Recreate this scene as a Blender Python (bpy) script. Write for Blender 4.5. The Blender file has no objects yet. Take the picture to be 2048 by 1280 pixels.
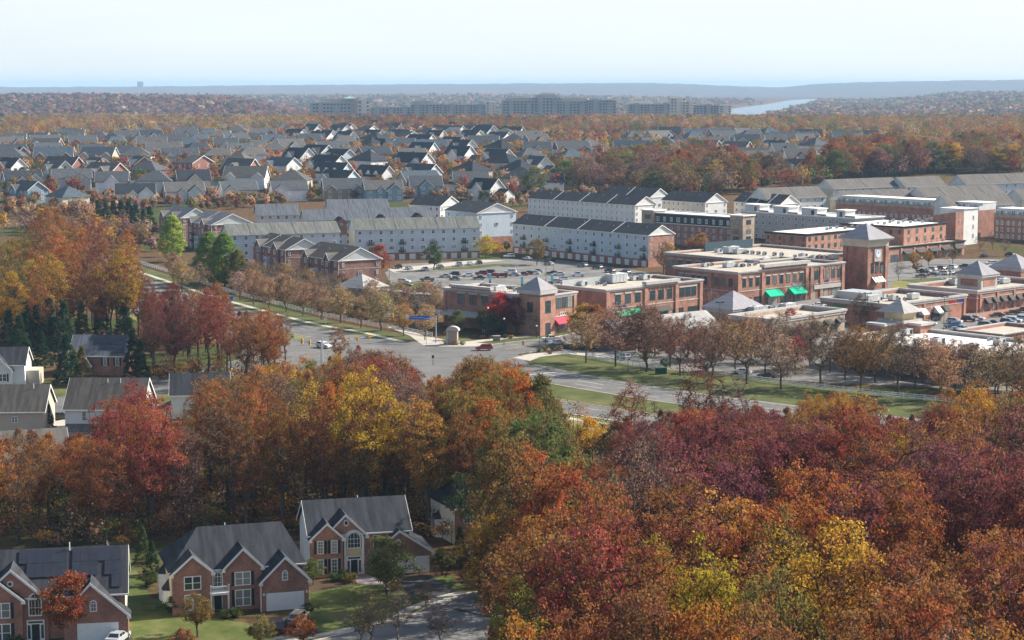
import bpy, math, random
import numpy as np
from mathutils import Vector, Matrix
from mathutils.geometry import tessellate_polygon
S = bpy.context.scene
COL = S.collection
R = math.radians
# ---------------------------------------------------------------- camera
F, CX, CY, HZ, CAMZ = 3800.0, 1024.0, 640.0, 172.0, 70.0
PT = math.atan((CY - HZ) / F)
cam = bpy.data.objects.new('camera', bpy.data.cameras.new('camera'))
COL.objects.link(cam)
cam.location = (0, 0, CAMZ)
cam.rotation_euler = (math.pi / 2 - PT, 0, 0)
cam.data.sensor_width = 36
cam.data.lens = F / 2048 * 36
cam.data.clip_start = 1
cam.data.clip_end = 60000
S.camera = cam
# ---------------------------------------------------------------- sky and sun
SUN_AZ, SUN_EL = R(68), R(35)          # azimuth clockwise from the view direction
w = bpy.data.worlds.new('World'); S.world = w; w.use_nodes = True
nt = w.node_tree; nt.nodes.clear()
out = nt.nodes.new('ShaderNodeOutputWorld'); bg = nt.nodes.new('ShaderNodeBackground')
sky = nt.nodes.new('ShaderNodeTexSky'); sky.sky_type = 'NISHITA'; sky.sun_disc = False
sky.sun_elevation = SUN_EL; sky.sun_rotation = SUN_AZ
sky.air_density = 1.0; sky.dust_density = 2.2; sky.ozone_density = 1.0; sky.altitude = 60
bg.inputs[1].default_value = 0.084
HAZE = 6.0e-5
# thin high cirrus veil: whitens the sky in faint streaks
tc = nt.nodes.new('ShaderNodeTexCoord'); mp = nt.nodes.new('ShaderNodeMapping')
mp.inputs['Scale'].default_value = (2.2, 2.2, 16)
nz = nt.nodes.new('ShaderNodeTexNoise'); nz.inputs['Scale'].default_value = 2.0; nz.inputs['Detail'].default_value = 6
rp = nt.nodes.new('ShaderNodeMapRange'); rp.inputs[1].default_value = .35; rp.inputs[2].default_value = .75
rp.inputs[3].default_value = .84; rp.inputs[4].default_value = .98
mx = nt.nodes.new('ShaderNodeMix'); mx.data_type = 'RGBA'
nt.links.new(tc.outputs['Generated'], mp.inputs[0]); nt.links.new(mp.outputs[0], nz.inputs[0])
sx = nt.nodes.new('ShaderNodeSeparateXYZ'); nt.links.new(tc.outputs['Generated'], sx.inputs[0])
lo = nt.nodes.new('ShaderNodeMapRange'); lo.inputs[1].default_value = .05; lo.inputs[2].default_value = .17; lo.inputs[3].default_value = 1.0; lo.inputs[4].default_value = .06
lo.interpolation_type = 'SMOOTHSTEP'; nt.links.new(sx.outputs[2], lo.inputs[0])     # the veil thins out overhead
ml = nt.nodes.new('ShaderNodeMath'); ml.operation = 'MULTIPLY'; nt.links.new(rp.outputs[0], ml.inputs[0]); nt.links.new(lo.outputs[0], ml.inputs[1])
nt.links.new(nz.outputs[0], rp.inputs[0]); nt.links.new(ml.outputs[0], mx.inputs['Factor'])
nt.links.new(sky.outputs[0], mx.inputs[6]); mx.inputs[7].default_value = (6.1, 6.6, 6.85, 1)
nt.links.new(mx.outputs[2], bg.inputs[0]); nt.links.new(bg.outputs[0], out.inputs[0])
sl = bpy.data.lights.new('sun', 'SUN'); sl.energy = 5.0; sl.angle = R(.6); sl.color = (1, .93, .82)
sun = bpy.data.objects.new('sun', sl); COL.objects.link(sun)
SD = Vector((math.sin(SUN_AZ) * math.cos(SUN_EL), math.cos(SUN_AZ) * math.cos(SUN_EL), math.sin(SUN_EL)))
sun.rotation_euler = SD.to_track_quat('Z', 'Y').to_euler(); sun.location = (100, 0, 200)
S.view_settings.view_transform = 'Standard'; S.view_settings.look = 'None'
S.view_settings.exposure = 0.95; S.view_settings.gamma = 1
S.cycles.max_bounces = 6; S.cycles.diffuse_bounces = 3; S.cycles.glossy_bounces = 2
S.cycles.transmission_bounces = 3; S.cycles.volume_bounces = 0; S.cycles.transparent_max_bounces = 6
S.cycles.use_denoising = True

# ---------------------------------------------------------------- picture point -> world point (for laying out the site plan)
def ray(px, py):
    c, s = math.cos(PT), math.sin(PT); dx = px - CX; dy = CY - py
    return Vector((dx, F * c + dy * s, -F * s + dy * c))
def P(px, py, z=0.0):
    r = ray(px, py); t = (z - CAMZ) / r.z
    return Vector((r.x * t, r.y * t))
def sst(a, b, x):
    t = np.clip((x - a) / (b - a), 0, 1); return t * t * (3 - 2 * t)
def vnoise(x, y, seed=0):
    xi = np.floor(x); yi = np.floor(y); fx = x - xi; fy = y - yi
    fx = fx * fx * (3 - 2 * fx); fy = fy * fy * (3 - 2 * fy)
    def h(a, b):
        v = np.sin(a * 127.1 + b * 311.7 + seed * 74.7) * 43758.5453; return v - np.floor(v)
    return (h(xi, yi) * (1 - fx) + h(xi + 1, yi) * fx) * (1 - fy) + (h(xi, yi + 1) * (1 - fx) + h(xi + 1, yi + 1) * fx) * fy
RIV_Y = [4300, 5137, 6450, 7705, 8950, 10270, 11000]; RIV_C = [.108, .119, .1305, .142, .149, .1525, .160]; RIV_H = [.013, .013, .013, .009, .0085, .006, .004]
def chan(X, Y):
    """1 inside the river channel"""
    X = np.asarray(X, float); Y = np.asarray(Y, float); a = X / np.maximum(Y, 1)
    d = np.abs(a - np.interp(Y, RIV_Y, RIV_C)) / np.interp(Y, RIV_Y, RIV_H)
    return np.where((Y > 4300) & (Y < 11000), sst(1.25, .95, d), 0)
def gz(X, Y):
    X = np.asarray(X, float); Y = np.asarray(Y, float)
    z = 17.0 * sst(760, 1350, Y) + 2.0 * sst(1350, 2300, Y)
    z = z - 27.0 * sst(2400, 3300, Y)
    a = X / np.maximum(Y, 1)                       # direction, tan of the bearing
    # wooded ridge on the left
    rid = np.exp(-((Y - 4700) / 900.0) ** 2) * 38 * sst(-.10, -.155, a) * (.85 + .3 * vnoise(X / 260, Y / 400, 3))
    z = z + rid
    # low ridges that rise towards the horizon
    far = sst(5200, 9500, Y)
    px_ = CX + a * F
    top = np.interp(px_, [-400, 300, 620, 1000, 1300, 1430, 1560, 1620, 1750, 2400], [40, 44, 60, 68, 84, 62, 50, 74, 98, 96]) + 9 * (vnoise(px_ / 55, px_ * 0 + .5, 5) - .5) + 5 * (vnoise(px_ / 19, px_ * 0 + 3.5, 6) - .5)
    zr = 26 * far * sst(.16, -.02, a) * (1 - sst(9500, 12000, Y) * .6) + (top + 8) * sst(12500, 16500, Y) * (1 - sst(17500, 20500, Y) * .7)
    zr = zr + 20 * np.exp(-((Y - 7600) / 1300.0) ** 2) * sst(.17, .24, a) + 14 * sst(3600, 5200, Y) * sst(.2, .24, a)
    zr = zr * (1 + (.8 + .4 * vnoise(X / 900, Y / 900, 8) - 1) * sst(13000, 12000, Y))
    z = z + zr
    k = chan(X, Y)
    return z * (1 - k) + np.minimum(z, -10) * k
def G(px, py, h=0.0):
    """world point h above the terrain seen at that picture point"""
    r = ray(px, py); z = 0.0; p = None
    for _ in range(30):
        if r.z >= -1e-6: break
        t = (z + h - CAMZ) / r.z; p = (r.x * t, r.y * t)
        z2 = float(gz(p[0], p[1])); z = z * .4 + z2 * .6
    return Vector(p)
def GV(px, py):
    p = G(px, py); return Vector((p.x, p.y, float(gz(p.x, p.y))))
def PIX(x, y, z=0.0):
    c, s = math.cos(PT), math.sin(PT); z -= CAMZ
    d = y * c - z * s; u = y * s + z * c
    return CX + F * x / d, CY - F * u / d

# ---------------------------------------------------------------- materials
def nm(name):
    m = bpy.data.materials.new(name); m.use_nodes = True
    return m, m.node_tree, m.node_tree.nodes['Principled BSDF']
def rgba(c): return (c[0], c[1], c[2], 1)
def coord(t, scale=(1, 1, 1), kind='Object'):
    a = t.nodes.new('ShaderNodeTexCoord'); b = t.nodes.new('ShaderNodeMapping'); b.inputs['Scale'].default_value = scale
    t.links.new(a.outputs[kind], b.inputs[0]); return b.outputs[0]
def noise(t, vec, scale, detail=3, rough=.5):
    n = t.nodes.new('ShaderNodeTexNoise'); n.inputs['Scale'].default_value = scale
    n.inputs['Detail'].default_value = detail; n.inputs['Roughness'].default_value = rough
    t.links.new(vec, n.inputs['Vector']); return n.outputs[0]
def ramp(t, fac, stops):
    r = t.nodes.new('ShaderNodeValToRGB'); e = r.color_ramp.elements
    while len(e) > 1: e.remove(e[-1])
    e[0].position = stops[0][0]; e[0].color = rgba(stops[0][1])
    for p, c in stops[1:]:
        k = e.new(p); k.color = rgba(c)
    t.links.new(fac, r.inputs[0]); return r.outputs[0]
def mixc(t, a, b, fac=.5, mode='MIX'):
    m = t.nodes.new('ShaderNodeMix'); m.data_type = 'RGBA'; m.blend_type = mode
    for s_, k in ((a, 6), (b, 7)):
        if isinstance(s_, (tuple, list)): m.inputs[k].default_value = rgba(s_)
        else: t.links.new(s_, m.inputs[k])
    if isinstance(fac, (int, float)): m.inputs['Factor'].default_value = fac
    else: t.links.new(fac, m.inputs['Factor'])
    return m.outputs[2]
def mul(c, k): return tuple(min(1, v * k) for v in c)
MC = {}
def plain(name, c, rough=.8, var=.18, scale=1.5, metal=0, spec=.15):
    """weathered flat finish: two sizes of soft mottling"""
    if name in MC: return MC[name]
    m, t, b = nm(name); v = coord(t)
    f = noise(t, v, scale, 4, .6); c1 = ramp(t, f, [(.3, mul(c, 1 - var)), (.7, mul(c, 1 + var))])
    t.links.new(c1, b.inputs['Base Color']); b.inputs['Roughness'].default_value = rough
    b.inputs['Metallic'].default_value = metal; b.inputs['Specular IOR Level'].default_value = spec
    MC[name] = m; return m
def brick(name, c, mortar=(.42, .36, .31)):
    if name in MC: return MC[name]
    m, t, b = nm(name); a = t.nodes.new('ShaderNodeTexCoord'); s = t.nodes.new('ShaderNodeSeparateXYZ')
    t.links.new(a.outputs['Object'], s.inputs[0]); ad = t.nodes.new('ShaderNodeMath'); t.links.new(s.outputs[0], ad.inputs[0]); t.links.new(s.outputs[1], ad.inputs[1])
    cb = t.nodes.new('ShaderNodeCombineXYZ'); t.links.new(ad.outputs[0], cb.inputs[0]); t.links.new(s.outputs[2], cb.inputs[1])
    br = t.nodes.new('ShaderNodeTexBrick'); br.inputs['Scale'].default_value = 1
    br.inputs['Brick Width'].default_value = .24; br.inputs['Row Height'].default_value = .085; br.inputs['Mortar Size'].default_value = .008
    br.inputs['Color1'].default_value = rgba(mul(c, .72)); br.inputs['Color2'].default_value = rgba(mul(c, 1.25)); br.inputs['Mortar'].default_value = rgba(mortar)
    t.links.new(cb.outputs[0], br.inputs[0])
    n = noise(t, a.outputs['Object'], .35, 5, .6); k = ramp(t, n, [(.36, (.72, .72, .72)), (.64, (1.2, 1.16, 1.12))])
    t.links.new(mixc(t, br.outputs[0], k, 1, 'MULTIPLY'), b.inputs['Base Color']); b.inputs['Roughness'].default_value = .85
    b.inputs['Specular IOR Level'].default_value = .2
    MC[name] = m; return m
def siding(name, c):
    if name in MC: return MC[name]
    m, t, b = nm(name); a = t.nodes.new('ShaderNodeTexCoord')
    wv = t.nodes.new('ShaderNodeTexWave'); wv.bands_direction = 'Z'; wv.wave_profile = 'SAW'; wv.inputs['Scale'].default_value = 1.35
    t.links.new(a.outputs['Object'], wv.inputs[0])
    k = ramp(t, wv.outputs[1], [(0, (.8, .8, .8)), (.18, (1, 1, 1)), (1, (.95, .95, .95))])
    n = noise(t, a.outputs['Object'], .3, 4, .6); k2 = ramp(t, n, [(.3, mul(c, .9)), (.7, mul(c, 1.08))])
    t.links.new(mixc(t, k2, k, .8, 'MULTIPLY'), b.inputs['Base Color']); b.inputs['Roughness'].default_value = .6
    b.inputs['Specular IOR Level'].default_value = .3
    MC[name] = m; return m
def shingle(name, c, streak=.3):
    if name in MC: return MC[name]
    m, t, b = nm(name); a = t.nodes.new('ShaderNodeTexCoord')
    mp = t.nodes.new('ShaderNodeMapping'); mp.inputs['Scale'].default_value = (1.1, .12, .12); t.links.new(a.outputs['Object'], mp.inputs[0])
    f = noise(t, mp.outputs[0], 1.2, 5, .65)
    c1 = ramp(t, f, [(.38, mul(c, 1 - streak)), (.62, mul(c, 1 + streak))])
    g = noise(t, a.outputs['Object'], 9, 2, .7); k = ramp(t, g, [(.3, (.72, .72, .72)), (.7, (1.2, 1.2, 1.2))])
    wv = t.nodes.new('ShaderNodeTexWave'); wv.bands_direction = 'Z'; wv.wave_profile = 'SAW'; wv.inputs['Scale'].default_value = 2.2
    wv.inputs['Distortion'].default_value = .6
    t.links.new(a.outputs['Object'], wv.inputs[0]); k3 = ramp(t, wv.outputs[1], [(0, (.82, .82, .82)), (.3, (1, 1, 1))])
    x = mixc(t, c1, k, .6, 'MULTIPLY'); t.links.new(mixc(t, x, k3, .5, 'MULTIPLY'), b.inputs['Base Color'])
    b.inputs['Roughness'].default_value = .95; b.inputs['Specular IOR Level'].default_value = .08
    MC[name] = m; return m
def glass(name='window glass', c=(.03, .04, .05)):
    if name in MC: return MC[name]
    m, t, b = nm(name); v = coord(t); oi = t.nodes.new('ShaderNodeObjectInfo')
    f = t.nodes.new('ShaderNodeMapRange'); t.links.new(oi.outputs['Random'], f.inputs[0])
    c1 = ramp(t, oi.outputs['Random'], [(0, c), (.6, mul(c, 1.6)), (.8, (.16, .17, .17)), (1, (.30, .29, .26))])
    t.links.new(c1, b.inputs['Base Color']); b.inputs['Roughness'].default_value = .08; b.inputs['Specular IOR Level'].default_value = .8
    MC[name] = m; return m
def tinted(name, rough, var=.12, spec=.4, coat=0):
    """finish whose colour is the object's own colour"""
    if name in MC: return MC[name]
    m, t, b = nm(name); oi = t.nodes.new('ShaderNodeObjectInfo'); v = coord(t)
    f = noise(t, v, .8, 4, .6); k = ramp(t, f, [(.3, (1 - var,) * 3), (.7, (1 + var,) * 3)])
    t.links.new(mixc(t, oi.outputs['Color'], k, 1, 'MULTIPLY'), b.inputs['Base Color'])
    b.inputs['Roughness'].default_value = rough; b.inputs['Specular IOR Level'].default_value = spec; b.inputs['Coat Weight'].default_value = coat
    MC[name] = m; return m

# ---------------------------------------------------------------- mesh building
class MB:
    def __init__(s): s.v = []; s.f = []; s.m = []; s.k = 0
    def add(s, vs, fs, k=None):
        o = len(s.v); s.v += [tuple(v) for v in vs]; s.f += [tuple(i + o for i in f) for f in fs]; s.m += [s.k if k is None else k] * len(fs)
        return s
    def box(s, x0, y0, z0, x1, y1, z1, k=None):
        return s.add([(x0, y0, z0), (x1, y0, z0), (x1, y1, z0), (x0, y1, z0), (x0, y0, z1), (x1, y0, z1), (x1, y1, z1), (x0, y1, z1)],
                     [(0, 3, 2, 1), (4, 5, 6, 7), (0, 1, 5, 4), (1, 2, 6, 5), (2, 3, 7, 6), (3, 0, 4, 7)], k)
    def prism(s, poly, z0, z1, k=None):
        n = len(poly)
        return s.add([(x, y, z0) for x, y in poly] + [(x, y, z1) for x, y in poly],
                     [tuple(range(n - 1, -1, -1)), tuple(range(n, 2 * n))] + [(i, (i + 1) % n, n + (i + 1) % n, n + i) for i in range(n)], k)
    def slab(s, pts, th, k=None):
        """a plate: polygon in space given thickness th downward"""
        n = len(pts)
        return s.add([(x, y, z) for x, y, z in pts] + [(x, y, z - th) for x, y, z in pts],
                     [tuple(range(n)), tuple(range(2 * n - 1, n - 1, -1))] + [(i, n + i, n + (i + 1) % n, (i + 1) % n) for i in range(n)], k)
    def xprism(s, prof, y0, y1, k=None):
        """profile in x,z pulled along y"""
        n = len(prof)
        return s.add([(x, y0, z) for x, z in prof] + [(x, y1, z) for x, z in prof],
                     [tuple(range(n)), tuple(range(2 * n - 1, n - 1, -1))] + [((i + 1) % n, i, n + i, n + (i + 1) % n) for i in range(n)], k)
    def yprism(s, prof, x0, x1, k=None):
        """profile in y,z pulled along x"""
        n = len(prof)
        return s.add([(x0, y, z) for y, z in prof] + [(x1, y, z) for y, z in prof],
                     [tuple(range(n - 1, -1, -1)), tuple(range(n, 2 * n))] + [(i, (i + 1) % n, n + (i + 1) % n, n + i) for i in range(n)], k)
    def tube(s, a, b, r0, r1=None, n=6, k=None, cap=True):
        r1 = r0 if r1 is None else r1; a = Vector(a); b = Vector(b); d = (b - a).normalized()
        u = d.orthogonal().normalized(); w_ = d.cross(u); vs = []
        for c, r in ((a, r0), (b, r1)):
            for i in range(n):
                t_ = 2 * math.pi * i / n; vs.append(c + (u * math.cos(t_) + w_ * math.sin(t_)) * r)
        fs = [(i, (i + 1) % n, n + (i + 1) % n, n + i) for i in range(n)]
        if cap: fs += [tuple(range(n - 1, -1, -1)), tuple(range(n, 2 * n))]
        return s.add(vs, fs, k)
    def blob(s, c, r, n=8, k=None):
        vs = []; fs = []; rx, ry, rz = (r if isinstance(r, tuple) else (r, r, r)); m_ = n // 2
        for j in range(1, m_):
            p = math.pi * j / m_
            for i in range(n):
                t_ = 2 * math.pi * i / n; vs.append((c[0] + rx * math.sin(p) * math.cos(t_), c[1] + ry * math.sin(p) * math.sin(t_), c[2] + rz * math.cos(p)))
        for j in range(m_ - 2):
            for i in range(n): fs.append((j * n + i, (j + 1) * n + i, (j + 1) * n + (i + 1) % n, j * n + (i + 1) % n))
        t0 = len(vs); vs += [(c[0], c[1], c[2] + rz), (c[0], c[1], c[2] - rz)]
        for i in range(n): fs += [(t0, i, (i + 1) % n), (t0 + 1, (m_ - 2) * n + (i + 1) % n, (m_ - 2) * n + i)]
        return s.add(vs, fs, k)
    def mesh(s, name, mats):
        me = bpy.data.meshes.new(name); me.from_pydata(s.v, [], s.f)
        for m_ in (mats if isinstance(mats, (list, tuple)) else [mats]): me.materials.append(m_)
        if any(s.m): me.polygons.foreach_set('material_index', s.m)
        me.update(); return me
    def build(s, name, mats, parent=None, smooth=False):
        me = s.mesh(name, mats)
        if smooth: me.polygons.foreach_set('use_smooth', [True] * len(me.polygons))
        return link(name, me, parent)
def link(name, me, parent=None, loc=None, rz=None):
    o = bpy.data.objects.new(name, me); COL.objects.link(o)
    if parent is not None: o.parent = parent
    if loc is not None: o.location = loc
    if rz is not None: o.rotation_euler = (0, 0, rz)
    return o
def tag(o, label=None, cat=None, group=None, kind=None):
    if label: o['label'] = label
    if cat: o['category'] = cat
    if group: o['group'] = group
    if kind: o['kind'] = kind
    return o
def thing(name, label, cat, loc=(0, 0, 0), rz=0, group=None):
    return tag(link(name, None, None, loc, rz), label, cat, group)
def copy_tree(o, parent=None):
    c = o.copy(); COL.objects.link(c)
    if parent is not None: c.parent = parent
    for ch in o.children: copy_tree(ch, c)
    return c
def npmesh(name, V, Fq, mats, attr=None):
    """fast mesh from numpy: V (n,3), Fq (m,k); attr = {name: per-face rgb or float}"""
    me = bpy.data.meshes.new(name); k = Fq.shape[1]; n = len(Fq)
    me.vertices.add(len(V)); me.vertices.foreach_set('co', np.ascontiguousarray(V, np.float32).ravel())
    me.loops.add(n * k); me.loops.foreach_set('vertex_index', np.ascontiguousarray(Fq, np.int32).ravel())
    me.polygons.add(n); me.polygons.foreach_set('loop_start', np.arange(n, dtype=np.int32) * k)
    try: me.polygons.foreach_set('loop_total', np.full(n, k, np.int32))
    except Exception: pass
    for m_ in (mats if isinstance(mats, (list, tuple)) else [mats]): me.materials.append(m_)
    me.update(calc_edges=True)
    if attr:
        for an, arr in attr.items():
            if arr.ndim == 1:
                a = me.attributes.new(an, 'FLOAT', 'FACE'); a.data.foreach_set('value', arr.astype(np.float32))
            else:
                a = me.attributes.new(an, 'FLOAT_COLOR', 'FACE'); c4 = np.ones((n, 4), np.float32); c4[:, :3] = arr
                a.data.foreach_set('color', c4.ravel())
    return me
rnd = random.Random(7)
# ================================================================ land
def ground_mat():
    m, t, b = nm('leaf litter and grass'); v = coord(t)
    f = noise(t, v, .02, 6, .6); g = noise(t, v, .6, 4, .6); h = noise(t, v, .0045, 5, .6)
    litter = ramp(t, g, [(.3, (.055, .034, .020)), (.5, (.105, .062, .032)), (.72, (.16, .10, .05))])
    grass = ramp(t, g, [(.3, (.035, .05, .016)), (.7, (.07, .085, .025))])
    c = mixc(t, litter, grass, ramp(t, f, [(.5, (0, 0, 0)), (.62, (1, 1, 1))]))
    wood = ramp(t, h, [(.3, (.055, .05, .03)), (.45, (.10, .062, .04)), (.55, (.13, .07, .045)), (.7, (.075, .065, .03))])
    s = t.nodes.new('ShaderNodeSeparateXYZ'); a = t.nodes.new('ShaderNodeTexCoord'); t.links.new(a.outputs['Object'], s.inputs[0])
    mr = t.nodes.new('ShaderNodeMapRange'); mr.inputs[1].default_value = 2300; mr.inputs[2].default_value = 3000; t.links.new(s.outputs[1], mr.inputs[0])
    t.links.new(mixc(t, c, wood, mr.outputs[0]), b.inputs['Base Color']); b.inputs['Roughness'].default_value = 1
    b.inputs['Specular IOR Level'].default_value = .05
    return m
Ys = [-300.0]
while Ys[-1] < 700: Ys.append(Ys[-1] + 20)
while Ys[-1] < 24000: Ys.append(Ys[-1] * 1.0085)
Ys = np.array(Ys); U = np.linspace(-1, 1, 420)
HW = .36 * np.maximum(Ys, 0) + 400
XX = U[None, :] * HW[:, None]; YY = np.repeat(Ys[:, None], len(U), 1); ZZ = gz(XX, YY)
rough = (1 - chan(XX, YY)) * sst(5200, 6500, YY) * (vnoise(XX / 28, YY / 60, 1) * .55 + vnoise(XX / 75, YY / 160, 2) * .45) * 15
ZZ = ZZ + rough
nr, nc = XX.shape; ii = np.arange(nr * nc).reshape(nr, nc)
FQ = np.stack([ii[:-1, :-1], ii[:-1, 1:], ii[1:, 1:], ii[1:, :-1]], -1).reshape(-1, 4)
g_me = npmesh('ground', np.stack([XX, YY, ZZ], -1).reshape(-1, 3), FQ, ground_mat())
tag(link('ground', g_me), kind='structure')

def sheet(name, pts, z, mat, kind='structure', drape=False):
    """flat sheet over a plan polygon (world x,y)"""
    pts = [Vector((p[0], p[1], 0)) for p in pts]
    tri = tessellate_polygon([pts]); vs = [(p.x, p.y, z) for p in pts]; fs = [tuple(t_) for t_ in tri]
    fx = []
    for a, b, c in fs:
        A, B, C_ = (pts[a], pts[b], pts[c])
        if (B - A).cross(C_ - A).z < 0: a, c = c, a
        fx.append((a, b, c))
    if drape:
        import bmesh
        bm = bmesh.new(); bv = [bm.verts.new(v) for v in vs]
        for f in fx: bm.faces.new([bv[i] for i in f])
        for _ in range(5):
            e = [e_ for e_ in bm.edges if e_.calc_length() > 14]
            if not e: break
            bmesh.ops.subdivide_edges(bm, edges=e, cuts=1, use_grid_fill=False)
            bmesh.ops.triangulate(bm, faces=[f for f in bm.faces if len(f.verts) > 3])
        for v in bm.verts: v.co.z = float(gz(v.co.x, v.co.y)) + z
        me = bpy.data.meshes.new(name); bm.to_mesh(me); bm.free(); me.materials.append(mat); o = link(name, me)
    else: o = MB().add(vs, fx).build(name, mat)
    return tag(o, kind=kind)
def smooth_line(pts, n=6):
    """Catmull-Rom through plan points"""
    p = [Vector(q) for q in pts]; p = [p[0] * 2 - p[1]] + p + [p[-1] * 2 - p[-2]]; o = []
    for i in range(1, len(p) - 2):
        for k in range(n):
            t_ = k / n; a, b, c, d = p[i - 1], p[i], p[i + 1], p[i + 2]
            o.append(.5 * ((2 * b) + (c - a) * t_ + (2 * a - 5 * b + 4 * c - d) * t_ ** 2 + (3 * b - a - 3 * c + d) * t_ ** 3))
    o.append(p[-2]); return o
def offset(line, d):
    o = []
    for i, p in enumerate(line):
        a = line[max(0, i - 1)]; b = line[min(len(line) - 1, i + 1)]; t_ = (b - a).normalized()
        o.append(p + Vector((t_.y, -t_.x)) * d)     # to the right of travel
    return o
def ribbon(name, line, d0, d1, z, mat, kind='structure', h=0, parent=None, drape=False):
    """strip between two offsets of a line; h > 0 makes it a solid kerb"""
    if isinstance(d0, (int, float)): L = offset(line, d0); Rr = offset(line, d1)
    else:
        L = [offset(line, a)[i] for i, a in enumerate(d0)]; Rr = [offset(line, a)[i] for i, a in enumerate(d1)]
    m = MB()
    zz = (lambda p: float(gz(p.x, p.y))) if drape else (lambda p: 0.0)
    for i in range(len(line) - 1):
        a, b, c, d = L[i], L[i + 1], Rr[i + 1], Rr[i]
        q = [(a.x, a.y, z + h + zz(a)), (d.x, d.y, z + h + zz(d)), (c.x, c.y, z + h + zz(c)), (b.x, b.y, z + h + zz(b))]
        if h: m.slab(q, h + .05)
        else: m.add(q, [(0, 1, 2, 3)])
    return tag(m.build(name, mat, parent), kind=kind if parent is None else None)
def dashes(name, line, d, wid, z, mat, on=3, off=9, label=None):
    m = MB(); acc = 0; o = offset(line, d)
    for i in range(len(o) - 1):
        a, b = o[i], o[i + 1]; L = (b - a).length; t_ = (b - a) / L; n_ = Vector((t_.y, -t_.x)) * wid / 2; s_ = 0
        while s_ < L:
            ph = (acc + s_) % (on + off)
            if ph < on:
                e = min(L, s_ + on - ph); p, q = a + t_ * s_, a + t_ * e
                m.add([(p.x - n_.x, p.y - n_.y, z), (p.x + n_.x, p.y + n_.y, z), (q.x + n_.x, q.y + n_.y, z), (q.x - n_.x, q.y - n_.y, z)], [(0, 1, 2, 3)])
                s_ = e + .01
            else: s_ += (on + off) - ph + .001
        acc += L
    return tag(m.build(name, mat), kind='structure')
def asphalt(name, c):
    m, t, b = nm(name); v = coord(t); f = noise(t, v, .12, 6, .65); g = noise(t, v, 6, 3, .7)
    mp = t.nodes.new('ShaderNodeMapping'); mp.inputs['Rotation'].default_value = (0, 0, R(53)); mp.inputs['Scale'].default_value = (.04, 1.0, 1)
    t.links.new(v, mp.inputs[0]); s_ = noise(t, mp.outputs[0], .7, 3)
    c1 = ramp(t, f, [(.32, mul(c, .68)), (.5, c), (.66, mul(c, 1.22))]); k = ramp(t, g, [(.3, (.85,) * 3), (.7, (1.12,) * 3)])
    k2 = ramp(t, s_, [(.35, (.86,) * 3), (.65, (1.1,) * 3)])
    t.links.new(mixc(t, mixc(t, c1, k, 1, 'MULTIPLY'), k2, .8, 'MULTIPLY'), b.inputs['Base Color']); b.inputs['Roughness'].default_value = .9
    b.inputs['Specular IOR Level'].default_value = .2; return m
def lawn_mat(name, c1, c2, c3, sc=.12):
    m, t, b = nm(name); v = coord(t); f = noise(t, v, sc, 6, .65); g = noise(t, v, 5, 3, .7)
    c = ramp(t, f, [(.3, c1), (.5, c2), (.68, c3)]); k = ramp(t, g, [(.25, (.7, .7, .7)), (.75, (1.25, 1.25, 1.25))])
    vo = t.nodes.new('ShaderNodeTexVoronoi'); vo.inputs['Scale'].default_value = 2.4; t.links.new(v, vo.inputs['Vector'])
    q = noise(t, v, .35, 4, .6); dd = t.nodes.new('ShaderNodeMath'); dd.operation = 'ADD'; t.links.new(vo.outputs['Distance'], dd.inputs[0]); t.links.new(q, dd.inputs[1])
    lf = ramp(t, dd.outputs[0], [(.50, (1, 1, 1)), (.56, (0, 0, 0))])       # fallen leaves, thicker in patches
    t.links.new(mixc(t, mixc(t, c, k, 1, 'MULTIPLY'), (.26, .13, .05), lf), b.inputs['Base Color']); b.inputs['Roughness'].default_value = 1
    b.inputs['Specular IOR Level'].default_value = .1; return m
ASPH = asphalt('worn grey asphalt', (.145, .142, .137)); ASPH2 = asphalt('dark asphalt', (.06, .06, .062)); LOT = asphalt('parking lot asphalt', (.17, .165, .155))
GRASS = lawn_mat('mown verge grass', (.05, .065, .02), (.085, .10, .032), (.15, .14, .065))
GRASS2 = lawn_mat('green lawn', (.05, .07, .02), (.09, .11, .032), (.15, .145, .06), .2)
DRY = lawn_mat('dry autumn grass', (.13, .14, .04), (.19, .18, .06), (.24, .20, .10))
CONC = plain('pale concrete', (.42, .39, .34), .9, .12, .8); KERB = plain('kerb concrete', (.40, .38, .34), .9, .15, .5)
WHITE_P = plain('white road paint', (.62, .62, .6), .7, .15, 3); YEL_P = plain('yellow road paint', (.55, .33, .06), .7, .15, 3)
MULCH = plain('brown mulch', (.07, .045, .03), 1, .3, 2); PAVER = plain('red clay pavers', (.30, .15, .11), .9, .15, 2)

# ---- boulevard: far edge of each side of the junction, seen from above the site plan
FL = smooth_line([P(*p) for p in [(-150, 440), (-30, 452), (60, 474), (130, 500), (190, 522), (240, 540), (310, 564), (380, 588), (470, 615), (598, 649), (700, 668), (775, 686)]])
FR = smooth_line([P(*p) for p in [(1054, 731), (1142, 750), (1218, 764), (1400, 792), (1640, 822), (1900, 850), (2200, 880)]])
ribbon('road', FL, 0, 13, .03, ASPH); ribbon('road', FL, 21, 34, .03, ASPH)
ribbon('road', FR, 0, 12.5, .03, ASPH); ribbon('road', FR, 26.5, 38.5, .03, ASPH)
ribbon('median', FL[:-6], 13.3, 20.7, .06, DRY); ribbon('median', FR[3:], 12.8, 26.2, .06, GRASS)
for L_, offs in ((FL, (-.15, 13.15, 20.85, 34.15)), (FR, (-.15, 12.65, 26.35, 38.65))):
    L2 = L_[:-6] if L_ is FL else L_[3:]
    for o_ in offs: ribbon('kerb', L2, o_ - .15, o_ + .15, 0, KERB, h=.14)
ribbon('verge', FL, -11.5, -.3, .02, GRASS); ribbon('verge', FR, -9, -.3, .02, GRASS)
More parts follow.
